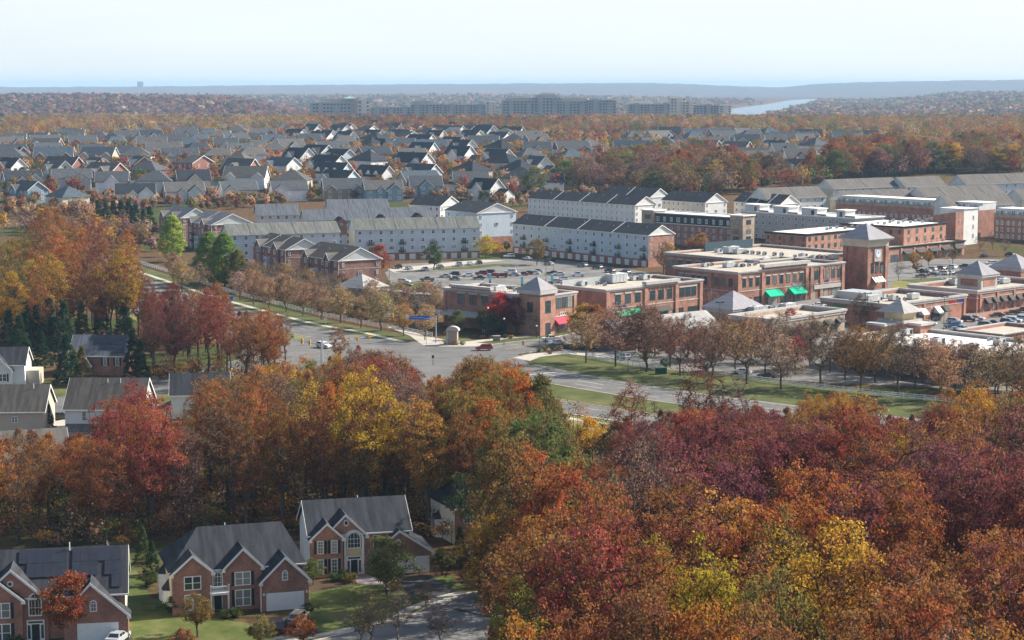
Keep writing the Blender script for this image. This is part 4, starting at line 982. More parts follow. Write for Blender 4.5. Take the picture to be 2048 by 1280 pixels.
# corner building by the junction
s = shop('corner_shop_building', 'two storey brick corner building with small pyramid tower at the junction', 888, (1080, 592), 1152, 11.3, BR, 50, ch=.9)
winrow(s, 'L', 9, 32, 5, 6.9, 2.6, 3.0); winrow(s, 'F', 7, s.L - 1.5, 3, 6.9, 2.2, 3.2); band(s, 4.6)
pilasters(s, 'L', (8.2, s.D - .5), 1.0); pilasters(s, 'F', (s.L - .6,), 1.2)
s.part('raised_parapet', MB().box(-.3, s.D * .5, 10.6, .5, s.D - 3, 12.2), BR); m = MB().box(-.8, s.D * .5 - .4, 11.7, .7, s.D - 2.6, 12.5); s.part('raised_cornice', m, STONE)
t = 6.2; s.part('tower', MB().box(-.5, -.5, -2, t, t + 1, 11.9), BR2); m = MB(); ring(m, -.5, -.5, t, t + 1, .5, -.01, 11.7, 12.8); m.box(-.5, -.5, 11.9, t, t + 1, 12.6); s.part('tower_cornice', m, STONE)
m = MB(); pyramid(m, -.5, -.5, t, t + 1, .55, 12.82, 3.6); s.part('tower_roof', m, RP)
s.win('F', 3.0, 6.2, 2.4, 3.6, 'cross', out=.5, mat=FRAMEG); s.win('L', 3.2, 6.4, 2.2, 3.0, 'cross', out=.5, mat=FRAMEG)
awning(s, 'F', t + 3.2, 2.7, 6.2, 1.8, 1.7, AWR); sign(s, 'F', t + 4.2, 4.9, 'COSI', 1.5, TRIM); s.inst('shopfront', 'sf2', lambda: door_mesh(5.0, 2.9, DARKM), 'F', t + 4, 0); s.inst('shopfront', 'sf3', lambda: door_mesh(2.2, 3.4, DARKM), 'F', 3, 0, .5)
m = MB(); m.box(-5, s.D * .45, 3.9, -.1, s.D + 2, 4.6)
s.part('drive_through_canopy', m, STONE); mc = MB()
for y in (s.D * .47, s.D * .72, s.D): mc.box(-4.6, y - .5, -1, -3.7, y + .5, 3.9)
s.part('canopy_pier', mc, STONE); s.inst('shopfront', 'sf4', lambda: door_mesh(4.2, 3.2, DARKM), 'L', s.D * .4, 0)
for px, py, k in ((945, 580, 'mid'), (962, 582, 'mid'), (978, 584, 'mid'), (996, 585, 'big'), (1012, 579, 'small'), (1030, 582, 'small'), (1130, 571, 'mid'), (1120, 566, 'small')): hvac(k, px, py, 10.4, s)
# low wing behind the bare trees
s2 = shop('bank_wing', 'low flat roofed pale walled wing half hidden behind the bare street trees', 760, (890, 592), 900, 6.0, BRT, 50, D=46)
p = P(738, 592, 6.5); s2.part('hipped_roof', (lambda m: (pyramid(m, -1, 34, 10, 46, .6, 6.0, 4), m)[1])(MB()), RL)
# arched brick building
s = shop('arcade_shop_building', 'two storey brick building with three blind arches right of the pyramid tower', 1146, (1212, 579), 1404, 11, BR, 44, ch=.9, D=20)
Lr = s.L; winrow(s, 'F', 3, 16, 3, 6.2, 2.4, 2.9); winrow(s, 'F', 18.5, 30, 3, 6.2, 2.4, 3.0, arch=True); winrow(s, 'F', 32.5, Lr - 2.5, 3, 6.2, 2.3, 2.9); band(s, 5.0, .25)
pilasters(s, 'F', (.6, 17.3, 31.2, Lr - .6), 1.4, .35); s.part('raised_parapet', MB().box(17, -.35, 10.2, 31.4, .5, 11.7), BR); s.part('raised_cornice', MB().box(16.5, -1, 11.2, 31.9, .7, 12.1), STONE)
awning(s, 'F', 7, 2.8, 5.0, 1.8, 1.5, AWG); awning(s, 'F', 13, 2.8, 5.0, 1.8, 1.5, AWG); awning(s, 'F', 24, 2.8, 8, 1.8, 1.5, AWD)
sign(s, 'F', 7, 5.3, 'CLEANERS', .7, plain('blue letters', (.02, .08, .5), .5, .05, 2)); sign(s, 'F', 38, 4.9, 'SALON', .8, TRIM)
for i in range(6): s.inst('shopfront', 'sf', lambda: door_mesh(5.0, 3.0, DARKM), 'F', 4 + i * (Lr - 8) / 5, 0, 0)
for px, py, k, c in ((1165, 572, 'mid', 1.1), (1195, 570, 'small', 1), (1232, 566, 'big', 1.5), (1254, 562, 'small', 1), (1268, 561, 'mid', 1), (1289, 560, 'mid', 1.3), (1210, 572, 'small', .9)): hvac(k, px, py, 10.0, s, c)
s.part('equipment_screen', MB().box(1, 18.8, 10, 30, 19.1, 12.2), HVACM)
# long L-shaped brick building with green awnings
s = shop('long_shop_building', 'long two storey brick building with two bright green awnings beside the clock tower', 1348, (1476, 544), 1688, 11.5, BR, 42, ch=.9)
Lr = s.L; winrow(s, 'F', 1.5, 11, 3, 6.4, 1.6, 2.8); winrow(s, 'F', 13, 33, 6, 6.4, 1.7, 2.8); winrow(s, 'F', 35, 40, 3, 6.4, 1.2, 2.8, lintel=False); winrow(s, 'F', Lr - 16, Lr - 1, 5, 6.4, 1.8, 3.0, arch=True)
winrow(s, 'L', 1.5, 10.5, 3, 6.4, 1.7, 2.8, lintel=False); winrow(s, 'L', 12.5, s.D - 2, 5, 6.4, 1.5, 2.8); band(s, 5.0, .25)
pilasters(s, 'F', (.5, 12, 34, 41.5, Lr - 17, Lr - .6), 1.4, .35); pilasters(s, 'L', (11.5, s.D - .6), 1.2, .35)
s.part('raised_parapet', MB().box(12, -.36, 10.6, 34, .5, 12.8), BR2); s.part('raised_cornice', MB().box(11.4, -1.2, 12.2, 34.6, .8, 13.2), STONE)
awning(s, 'F', 16.6, 2.7, 7, 2.4, 2.0, AWG); awning(s, 'F', 28.5, 2.7, 7, 2.4, 2.0, AWG); sign(s, 'F', 29, 5.3, 'WINE & DELI', .8, plain('blue white letters', (.5, .55, .75), .5, .05, 2)); sign(s, 'F', Lr - 9, 5.2, 'GAP', 1.2, plain('blue letters', (.02, .08, .5), .5, .05, 2))
for i in range(8): s.inst('shopfront', 'sf', lambda: door_mesh(5.0, 3.0, DARKM), 'F', 4 + i * (Lr - 8) / 7, 0, 0)
s.part('shopfront_beam', MB().box(Lr - 16, -.5, 3.3, Lr - 2, -.01, 4.6), STONE)
for px, py, k, c in ((1410, 534, 'mid', 1), (1424, 532, 'small', 1), (1457, 535, 'big', .9), (1477, 534, 'mid', .9), (1487, 534, 'small', 1), (1498, 533, 'small', 1), (1510, 531, 'small', 1), (1530, 525, 'big', .8), (1590, 516, 'small', 1)): hvac(k, px, py, 10.5, s, c)
s = shop('rear_shop_wing', 'flat roofed rear wing crowded with air conditioners behind the green awning building', 1340, (1520, 521), 1700, 11.5, BR, 42, ch=.9, D=44, DL=52)
winrow(s, 'L', 26, 43, 4, 6.4, 2.2, 2.8)
for px, py, k, c in ((1436, 505, 'mid', 1), (1462, 507, 'big', 1.3), (1478, 508, 'big', 1), (1494, 508, 'small', 1.2), (1505, 509, 'small', 1.2), (1517, 510, 'small', 1.2), (1529, 511, 'small', 1.2), (1549, 512, 'small', 1.2), (1563, 513, 'small', 1.2), (1606, 516, 'mid', 1.2), (1628, 518, 'mid', 1), (1640, 518, 'small', 1.3), (1650, 519, 'small', 1.3), (1668, 518, 'big', .8)): hvac(k, px, py, 10.5, s, c)
s.part('equipment_screen', MB().box(20, 43.0, 10.5, 46, 43.4, 13.8), plain('dark standing seam', (.05, .08, .10), .5, .2, 1))
# clock tower
c = P(1737, 479, 17.6); s = Bld('clock_tower', 'square brick clock tower with pyramid roof and round white clock', 'clock tower', c, R(40), 0, 12.4, 12.4); s.h = 17
s.part('wall', MB().box(1, 1, -2, 11.4, 11.4, 14.8), BR); 
for x, y in ((.6, .6), (10.2, .6), (.6, 10.2), (10.2, 10.2)): s.part('corner_pier', MB().box(x, y, -2, x + 1.6, y + 1.6, 14.8), BR2)
m = MB(); m.box(.6, .6, 14.8, 11.8, 11.8, 16.4); ring(m, 1, 1, 11.4, 11.4, .7, -.1, 16.4, 17.0); ring(m, 1, 1, 11.4, 11.4, 1.5, -.2, 17.0, 17.5); s.part('entablature', m, plain('cream entablature', (.52, .48, .40), .8, .1, .6))
m = MB(); pyramid(m, 1, 1, 11.4, 11.4, 1.9, 17.5, 5.2); s.part('roof', m, RP)
m = MB().box(4.4, .7, 9.6, 8.0, .99, 14.0); s.part('clock_panel', m, STONE); m = MB().tube((6.2, .72, 12.2), (6.2, .6, 12.2), 1.25, n=24); cf = s.part('clock_face', m, plain('white clock face', (.75, .78, .85), .4, .03, 2))
m = MB(); m.box(6.14, .55, 12.2, 6.26, .59, 13.2); m.add([(6.2, .57, 12.14), (6.9, .57, 12.75), (6.82, .57, 12.85), (6.12, .57, 12.24)], [(0, 1, 2, 3)])
for i in range(12):
    a = i * math.pi / 6; x, z = 6.2 + 1.08 * math.sin(a), 12.2 + 1.08 * math.cos(a); m.box(x - .05, .57, z - .05, x + .05, .6, z + .05)
m.build('clock_hands', plain('blue clock hands', (.03, .08, .35), .5, .05, 2), s.r)
for x in (3.6, 6.2, 8.8): s.win('F', x, 5.6, 1.6, 2.6, 'cross', out=-.95, mat=FRAMEG); s.win('F', x, 8.3, 1.4, .9, 'plain', out=-.95, mat=DARKM)
m = MB()
for i in range(9): m.add([(3.4 + i * .62, -.9, 2.6), (4.02 + i * .62, -.9, 2.6), (4.02 + i * .62, .9, 4.3), (3.4 + i * .62, .9, 4.3)], [(0, 1, 2, 3)], i % 3)
m.build('striped_awning', [TRIM, plain('awning green', (.02, .25, .12), .7, .05, 2), TRIM], s.r); sign(s, 'F', 6.2, 4.6, 'RUBY RED', .6, AWR).location.y = .5
# pyramid roofed low building
s = shop('low_shop_building', 'single storey tan brick shops with roof units right of the big slate pyramid', 1465, (1545, 638), 1690, 6.5, BRT, 45, ch=1.3, para=1.5, D=15)
winrow(s, 'F', 3, s.L - 3, 6, 1, 3, 2.2, 'double', False); [awning(s, 'F', s.L * (k + .5) / 6, 2.9, 3.4, 1.5, 1.3, AWD) for k in range(6)]
for px, py, k, c in ((1512, 627, 'big', 1.1), (1530, 622, 'mid', 1.2), (1551, 622, 'mid', 1), (1575, 621, 'big', 1.1), (1596, 619, 'mid', 1), (1618, 618, 'small', 1), (1632, 618, 'small', 1), (1645, 617, 'mid', .9)): hvac(k, px, py, 5.1, s, c)
s = shop('pyramid_pavilion', 'square pavilion under a large slate pyramid roof lit on its right side', 1408, (1465, 620), 1524, 6.6, BRT, 43, ch=1.2)
m = MB(); pyramid(m, 0, 0, s.L, s.D, .7, 6.65, 4.7); s.part('pyramid_roof', m, RP)
# long pale gabled roof
a = P(1222, 656, 5.0); s = Bld('gabled_shop_row', 'long low building under a pale shingled gable roof beside the pyramid pavilion', 'shop building', P(1240, 668, 4.6), R(38), 0, 50, 11); s.h = 5
s.L = L_ = tlen(P(1240, 668, 4.6), Vector((math.cos(R(38)), math.sin(R(38)))), 4.6, 1437)
s.part('wall', MB().yprism([(0, -2), (11, -2), (11, 4.5), (5.5, 7.6), (0, 4.5)], .2, L_ - .2), BR); m = MB()
m.slab([(-.5, -.6, 4.4), (L_ + .5, -.6, 4.4), (L_ + .5, 5.5, 7.85), (-.5, 5.5, 7.85)], .2); m.slab([(L_ + .5, 11.6, 4.4), (-.5, 11.6, 4.4), (-.5, 5.5, 7.85), (L_ + .5, 5.5, 7.85)], .2); s.part('roof', m, RL)
s.part('entablature', MB().box(4, -2.2, 3.2, L_ + 1.6, -.7, 4.3), STONE); m = MB()
for i in range(9): m.box(4 + i * (L_ - 4) / 8, -2, -1, 4.6 + i * (L_ - 4) / 8, -1.4, 3.2)
s.part('arcade_pier', m, BRT)
s = shop('low_kiosk', 'small flat white roofed building in front of the pale gabled shops', 1395, (1455, 672), 1488, 4.2, BRT, 43, deck=ROOFW, ch=.8)
for px, py, k in ((1412, 664, 'mid'), (1424, 664, 'small'), (1436, 666, 'small')): hvac(k, px, py, 3.4, s, 1.1)
# bakery corner building
s = shop('single_storey_shop_building', 'single storey brick shops with green signs and cluttered gravel roof', 1642, (1778, 608), 1932, 7, BR, 43, ch=1.2, para=1.6)
band(s, 4.4, .2); pilasters(s, 'F', (.6, s.L * .45, s.L - .8), 1.2, .3, 5.9); LG = plain('green letters', (.02, .35, .16), .5, .05, 2)
sign(s, 'L', s.D * .76, 4.7, 'FOOD BAKERY', 1.1, LG); sign(s, 'F', 11, 4.9, 'BAKERY', 1.0, LG); sign(s, 'F', s.L - 7, 4.8, 'PARTY', 1.2, plain('red letters', (.7, .03, .04), .5, .05, 2)); sign(s, 'F', s.L - 3, 4.8, 'LAND', 1.2, plain('blue letters', (.02, .08, .5), .5, .05, 2))
awning(s, 'F', 16.5, 2.6, 3.0, 1.8, 2.0, AWP); awning(s, 'F', 24, 2.6, 2.6, 1.8, 2.0, AWP); awning(s, 'F', 28, 2.6, 2.6, 1.8, 2.0, AWD)
for t in (16.5, 24, 28): s.inst('shopfront', 'sf2', lambda: door_mesh(5.0, 2.9, DARKM), 'F', t, 0)
m = MB(); m.box(8, 14, 5.4, 16, 25, 8.4); s.part('stair_penthouse', m, HVACM)
for px, py, k, c in ((1740, 604, 'big', 1.1), (1756, 602, 'mid', 1), (1768, 597, 'mid', 1), (1786, 601, 'mid', 1.2), (1797, 602, 'small', 1), (1810, 602, 'small', 1), (1826, 598, 'big', .9), (1722, 594, 'small', 1)): hvac(k, px, py, 5.5, s, c)
# brick building with square lantern
s = shop('lantern_shop_building', 'brick shops with a square pyramid roofed lantern rising from the flat roof', 1818, (1954, 581), 2110, 7, BR, 43, ch=1.2, para=1.8)
pilasters(s, 'F', [2 + k * 9.5 for k in range(5)], 1.2, .3, 5.6); band(s, 4.4, .2)
for k in range(9): awning(s, 'F', 5.5 + k * 4.4, 2.6, 2.4, 1.6, 1.8, AWD); s.inst('shopfront', 'sf5', lambda: door_mesh(2.2, 2.7, DARKM), 'F', 5.5 + k * 4.4, 0)
x0, y0, x1, y1 = 13, 7, 22, 16; s.part('lantern', MB().box(x0, y0, 5.1, x1, y1, 9.6), STONE); m = MB()
for a_, b_ in ((x0 + 1.3, x1 - 1.3),): m.box(a_, y0 - .08, 6.6, b_, y0, 8.9); m.box(x0 - .08, y0 + 1.3, 6.6, x0, y1 - 1.3, 8.9)
s.part('lantern_panel', m, BR); m = MB(); ring(m, x0, y0, x1, y1, .6, -.01, 9.6, 10.3); s.part('lantern_cornice', m, STONE); m = MB(); pyramid(m, x0, y0, x1, y1, .8, 10.3, 4.2); s.part('lantern_roof', m, RP)
for px, py, k, c in ((1892, 568, 'mid', 1.4), (1910, 570, 'mid', 1.5), (1946, 575, 'small', 1), (1962, 571, 'mid', 1.1), (1978, 571, 'mid', 1.1), (1994, 569, 'small', 1.2), (2008, 567, 'big', .9), (2036, 563, 'small', 1)): hvac(k, px, py, 5.3, s, c)
# big white roof
s = shop('supermarket_building', 'large low building with broad white membrane roof behind the bare trees', 1668, (1995, 714), 2140, 7, BRT, 43, deck=ROOFW, ch=.9, para=.9)
for px, py, k, c in ((1792, 681, 'mid', 1.4), (1812, 671, 'mid', 1.3), (1875, 690, 'mid', 1.4), (1945, 700, 'mid', 1.2), (1998, 690, 'mid', 1.2), (2012, 694, 'small', 1), (1978, 682, 'small', .8), (1700, 678, 'mid', 1.1)): hvac(k, px, py, 6.1, s, c)
c = P(1787, 660, 6.0); t = Bld('entrance_pavilion', 'hexagonal brick entrance tower with cream band and pale hipped roof by the white roof', 'pavilion', P(1806, 664, 6.4), R(43), 0, 8, 8)
t.part('wall', MB().box(0, 0, 0, 7.4, 7.4, 8.6), BR2); mm = MB(); mm.box(-5.5, 2, 0, 0, 7, 8.2); mm.box(2, -4, 0, 7, 0, 8.2); t.part('wing_wall', mm, BR); mm = MB(); ring(mm, 0, 0, 7.4, 7.4, .5, -.01, 8.6, 9.3); mm.box(-6, 1.5, 8.2, -.5, 7.5, 8.8); mm.box(1.5, -4.5, 8.2, 7.5, -.5, 8.8); t.part('cornice', mm, STONE)
t.part('upper_drum', MB().box(.8, .8, 9.3, 6.6, 6.6, 11.3), CREAM); mm = MB(); pyramid(mm, .8, .8, 6.6, 6.6, 1.6, 11.3, 3.2); t.part('roof', mm, RL)
# small brick walls by the lower right car park
s = shop('brick_store', 'low brick walled yard building beside the lower right car park', 1974, (2005, 668), 2100, 3.4, BR, 43, ch=.5, D=14)
s = shop('right_edge_shop_building', 'brick shop building with slate roof cut by the right edge', 2030, (2042, 538), 2200, 7.5, BR, 43, ch=1.0, D=16)
m = MB(); pyramid(m, 0, 0, 12, 12, .7, 7.6, 4.5); s.part('pyramid_roof', m, RP)
# ================================================================ detached houses
def roof_slabs(m, L, D, h, rise, ov=.4, hipl=0, hipr=0, th=.18, up=.14):
    sl = rise / (D / 2); e = h - ov * sl; a, b = (-ov + (hipl + ov if hipl else 0)), (L + ov - (hipr + ov if hipr else 0))
    f = [(-ov, -ov, e), (L + ov, -ov, e), (b, D / 2, h + rise), (a, D / 2, h + rise)]
    k = [(L + ov, D + ov, e), (-ov, D + ov, e), (a, D / 2, h + rise), (b, D / 2, h + rise)]
    for q in (f, k): m.slab([(x, y, z + up) for x, y, z in q], th)
    if hipl: m.slab([(x, y, z + up) for x, y, z in [(-ov, D + ov, e), (-ov, -ov, e), (a, D / 2, h + rise)]], th)
    if hipr: m.slab([(x, y, z + up) for x, y, z in [(L + ov, -ov, e), (L + ov, D + ov, e), (b, D / 2, h + rise)]], th)
def gable_front(wm, rm, fm, x0, x1, proj, eave, apex, h, rise, D, frac=.5, base=-1.5, ov=.35, right_low=None):
    """a front-facing gable: walls into wm, two roof planes into rm, white rake boards into fm"""
    xa = x0 + (x1 - x0) * frac; er = eave if right_low is None else right_low; sl = rise / (D / 2)
    yb = max(.2, (apex - h) / sl) if apex > h else .1; ye = max(0.0, (eave - h) / sl); yr = max(0.0, (er - h) / sl)
    wm.xprism([(x0, base), (x1, base), (x1, er - .04), (xa, apex - .04), (x0, eave - .04)], -proj, .4)
    kl = (apex - eave) / (xa - x0); kr = (apex - er) / (x1 - xa)
    rm.slab([(x0 - ov, -proj - ov, eave - ov * kl + .14), (xa, -proj - ov, apex + .14), (xa, yb, apex + .14), (x0 - ov, ye + .05, eave - ov * kl + .14)][::1], .16)
    rm.slab([(xa, -proj - ov, apex + .14), (x1 + ov, -proj - ov, er - ov * kr + .14), (x1 + ov, yr + .05, er - ov * kr + .14), (xa, yb, apex + .14)][::1], .16)
    y = -proj - ov - .06
    for (xs, zs, xe, ze) in ((x0 - ov, eave - ov * kl, xa, apex), (xa, apex, x1 + ov, er - ov * kr)):
        fm.add([(xs, y, zs - .22), (xe, y, ze - .22), (xe, y, ze + .15), (xs, y, zs + .15), (xs, y + .055, zs - .22), (xe, y + .055, ze - .22), (xe, y + .055, ze + .15), (xs, y + .055, zs + .15)],
               [(0, 1, 2, 3), (4, 7, 6, 5), (3, 2, 6, 7), (0, 4, 5, 1)])
    fm.box(x0 - ov, -proj - ov, eave - ov * kl - .22, x0 + .15, -proj + .0, eave - ov * kl + .1); fm.box(x1 - .15, -proj - ov, er - ov * kr - .22, x1 + ov, -proj, er - ov * kr + .1)
def rake(fm, x, ov, D, h, rise):
    sl = rise / (D / 2)
    fm.add([(x + dx, y, z + dz) for dx in (0, .05) for y, z, dz in ((-ov, h - ov * sl, .14), (D / 2, h + rise, .14), (D + ov, h - ov * sl, .14), (D + ov, h - ov * sl, -.2), (D / 2, h + rise, -.2), (-ov, h - ov * sl, -.2))],
           [(0, 1, 4, 5), (1, 2, 3, 4), (11, 10, 7, 6), (10, 9, 8, 7), (0, 6, 7, 1), (1, 7, 8, 2), (5, 4, 10, 11), (4, 3, 9, 10)])
def house(label, foot, ang, L, D, h, rise, wall, roof, front=None, gables=(), hipl=0, hipr=0, z0=None, cat='house', name='detached_house'):
    """foot = picture point (or plan point) of the left front corner at ground level"""
    p = foot if isinstance(foot, Vector) else G(*foot)
    z0 = float(gz(p.x, p.y)) if z0 is None else z0
    s = Bld(name, label, cat, p, R(ang), z0, L, D); s.h = h
    wm = MB()
    if hipl or hipr: wm.box(0, 0, -1.5, L, D, h); 
    if not hipl and not hipr: wm.yprism([(0, -1.5), (D, -1.5), (D, h), (D / 2, h + rise), (0, h)], 0, L)
    elif not hipr: wm.yprism([(0, h), (D, h), (D / 2, h + rise)], L - .3, L)
    elif not hipl: wm.yprism([(0, h), (D, h), (D / 2, h + rise)], 0, .3)
    s.part('wall', wm, wall); rm, fm, gm = MB(), MB(), MB(); roof_slabs(rm, L, D, h, rise, .4, hipl, hipr)
    if front: s.part('front_wall', MB().box(.02, -.08, -1.5, L - .02, -.001, h - .02), front)
    for g in gables: gable_front(gm, rm, fm, h=h, rise=rise, D=D, **g)
    if gables: s.part('gable_wall', gm, front or wall)
    s.part('roof', rm, roof); fm.box(-.4, -.52, h - .4 * rise / (D / 2) - .08, L + .4, -.401, h - .4 * rise / (D / 2) + .12)
    if not hipl: rake(fm, -.46, .4, D, h, rise)
    if not hipr: rake(fm, L + .41, .4, D, h, rise)
    s.part('fascia', fm, TRIM); return s
def panels(s, spec, D, h, rise):
    """solar panels laid on the front slope: rows of (x0, x1, run0, run1) with run up the slope"""
    sl = rise / (D / 2)
    for x0, x1, r0, r1 in spec:
        m = MB(); n = max(1, round((x1 - x0) / 1.05)); 
        for i in range(n):
            a, b = x0 + (x1 - x0) * i / n + .015, x0 + (x1 - x0) * (i + 1) / n - .015
            m.slab([(a, r0, h + r0 * sl + .36), (b, r0, h + r0 * sl + .36), (b, r1 - .04, h + (r1 - .04) * sl + .36), (a, r1 - .04, h + (r1 - .04) * sl + .36)], .05)
        s.part('solar_panel', m, SOLAR)
def porch_light(s, face, t, z, out=0): s.inst('wall_lamp', 'wl', lambda: MB().box(-.09, -.2, 0, .09, 0, .35).mesh('wall_lamp_mesh', TRIM), face, t, z, out)
PIPE = lambda s, x, y, z: s.part('vent_pipe', MB().tube((x, y, z - .4), (x, y, z + .7), .07), TRIM)
def big_garage(w_=4.9, h_=2.3):
    m = MB().box(-w_ / 2 - .12, -.04, 0, w_ / 2 + .12, 0, h_ + .12); m.box(-w_ / 2, -.07, 0, w_ / 2, -.04, h_)
    for j in range(4): m.box(-w_ / 2 + .05, -.078, h_ * j / 4 + .03, w_ / 2 - .05, -.07, h_ * (j + 1) / 4 - .03)
    return m.mesh('double_garage_door', DOORW)
def front_door(w_=2.2, h_=2.7):
    m = MB(); m.box(-w_ / 2, -.12, 0, w_ / 2, 0, h_); m.box(-.48, -.16, .05, .48, -.12, 2.15, 1); 
    for s_ in (-1, 1): m.box(s_ * .82 - .16, -.14, .3, s_ * .82 + .16, -.12, 2.05, 2)
    m.box(-.9, -.14, 2.3, .9, -.12, 2.55, 2); return m.mesh('front_door_mesh', [TRIM, BLACKSH, GL])
# ---- middle foreground house
D2 = 11
s = house('brick fronted house with three front gables and a small white balcony over the door', Vector((-45.4, 247.2)), 17, 17.8, D2, 5.9, 4.3, SC, RD, BR,
          [dict(x0=.0, x1=5.3, proj=1.0, eave=5.7, apex=8.0), dict(x0=6.9, x1=12.0, proj=.7, eave=5.9, apex=8.4), dict(x0=11.6, x1=18.0, proj=2.6, eave=4.2, apex=7.3, right_low=4.2)], hipl=4.2, hipr=2.0)
s.win('F', 2.65, 3.3, 2.3, 1.9, 'double', out=1.0, fr=.12); s.win('F', 9.4, 3.35, 2.2, 1.9, 'double', out=.7, shutters=True, fr=.12); s.win('F', 9.4, .5, 2.2, 2.3, 'double', out=.7, shutters=True, fr=.12)
s.win('F', 6.1, 3.0, 1.5, 2.4, 'arch', out=.1, fr=.2); s.win('F', 14.8, 4.1, .8, 1.4, 'arch', out=2.6); s.win('F', 2.65, .5, 2.2, 2.2, 'double', out=1.0)
s.inst('garage_door', 'bg', big_garage, 'F', 14.8, .05, 2.6); s.inst('front_door', 'fd', front_door, 'F', 6.1, .1, .09)
m = MB(); m.box(4.9, -1.9, 2.55, 7.4, -.1, 2.85); b = s.part('balcony', m, TRIM); m = MB()
for x in (5.0, 7.3): m.box(x - .1, -1.85, -.5, x + .1, -1.65, 2.55)
m.build('balcony_post', TRIM, b); m = MB(); m.box(4.9, -1.88, 3.65, 7.4, -1.8, 3.75)
for i in range(15): m.box(4.95 + i * .17, -1.86, 2.85, 4.99 + i * .17, -1.82, 3.65)
for x in (4.9, 7.3): m.box(x, -1.9, 2.85, x + .12, -1.78, 3.95)
m.build('balcony_railing', TRIM, b)
for yy, zz in ((7.6, 1.4), (3.2, .2)):             # bays on the cream side wall
    m = MB().prism([(0, yy - 1.1), (-.8, yy - .6), (-.8, yy + .6), (0, yy + 1.1)][::-1], zz - 1.4, zz + 2.4); bb = s.part('bay_window', m, TRIM)
    MB().add([(0, yy - 1.2, zz + 2.4), (-.95, yy - .7, zz + 2.4), (-.95, yy + .7, zz + 2.4), (0, yy + 1.2, zz + 2.4), (0, yy, zz + 3.9)], [(1, 0, 4), (2, 1, 4), (3, 2, 4), (0, 1, 2, 3)]).build('bay_roof', RD, bb)
    s.win('L', yy, zz + .3, .9, 1.9, 'sash', out=.8)
s.win('L', 8.6, 4.2, .6, 1.6, 'sash'); PIPE(s, 8.3, 7.5, 9.5); PIPE(s, 3.2, 4.6, 8.6); porch_light(s, 'F', 11.9, 2.2, 2.6); porch_light(s, 'F', 17.7, 2.2, 2.6)
s.part('downpipe', MB().box(11.45, -2.7, -.5, 11.57, -2.6, 4.1), TRIM)
s.part('rear_dormer', MB().xprism([(12.6, 8), (14.6, 8), (13.6, 10.4)], 5.5, 8), RD)
# ---- right foreground house
s = house('brick house with tall arched entrance window and blank white side wall', Vector((-29.0, 266.6)), 14, 14.5, 10.8, 6.2, 3.7, SW_, RD, BR2,
          [dict(x0=2.0, x1=8.1, proj=.5, eave=5.9, apex=8.9), dict(x0=.0, x1=4.6, proj=1.1, eave=5.8, apex=7.9), dict(x0=10.9, x1=17.6, proj=1.6, eave=4.9, apex=6.4, frac=.27, right_low=3.1)])
for x in (1.35, 3.35):
    s.win('F', x, 3.5, 1.0, 1.9, 'grid', out=1.1, shutters=True); s.win('F', x, .5, 1.0, 2.2, 'grid', out=1.1, shutters=True)
s.win('F', 6.3, 3.9, 2.0, 2.4, 'arch', out=.5, fr=.14); s.inst('front_door', 'fd', front_door, 'F', 6.3, .1, .52)
m = MB(); n = 12; W = 1.45
prof = [(-W, 0), (-W + .3, 0), (-W + .3, 5.2)] + [((W - .3) * math.cos(math.pi - i * math.pi / n), 5.2 + (W - .3) * math.sin(i * math.pi / n)) for i in range(1, n)] + [(W - .3, 5.2), (W - .3, 0), (W, 0), (W, 5.2)] + [(W * math.cos(i * math.pi / n), 5.2 + W * math.sin(i * math.pi / n)) for i in range(1, n)] + [(-W, 5.2)]
N = len(prof); qs = []
inn = [(-W + .3, 0), (-W + .3, 5.2)] + [((W - .3) * math.cos(math.pi - i * math.pi / n), 5.2 + (W - .3) * math.sin(i * math.pi / n)) for i in range(1, n)] + [(W - .3, 5.2), (W - .3, 0)]
outr = [(-W, 0), (-W, 5.2)] + [(W * math.cos(math.pi - i * math.pi / n), 5.2 + W * math.sin(i * math.pi / n)) for i in range(1, n)] + [(W, 5.2), (W, 0)]
for i in range(len(inn) - 1):
    q = [outr[i], inn[i], inn[i + 1], outr[i + 1]]; m.add([(6.3 + x, -.72, z) for x, z in q] + [(6.3 + x, -.5, z) for x, z in q], [(0, 1, 2, 3), (1, 5, 6, 2), (0, 3, 7, 4)])
s.part('entrance_surround', m, TRIM); s.part('entrance_panel', MB().box(5.15, -.55, 2.85, 7.45, -.5, 3.9), CREAM)
s.win('F', 5.2, 7.2, .75, 1.0, 'oval', out=.5); s.win('F', 9.6, 3.6, .9, 2.0, 'sash', out=.09); s.win('F', 12.6, 4.2, .75, .95, 'oval', out=1.6)
s.inst('garage_door', 'bg', big_garage, 'F', 14.6, .05, 1.6); PIPE(s, 8.0, 6.5, 9.4); m = MB().box(4.9, -1.9, -.3, 7.7, -.5, .1); s.part('doorstep', m, PAVER)
s.part('garage_wall', MB().box(14.4, 0, -1.5, 17.6, 8, 3.0), BR2); m = MB(); m.slab([(14.3, -.4, 4.75), (18.0, -.4, 2.95), (18.0, 8.3, 2.95), (14.3, 8.3, 4.75)], .16); s.part('garage_roof', m, RD)
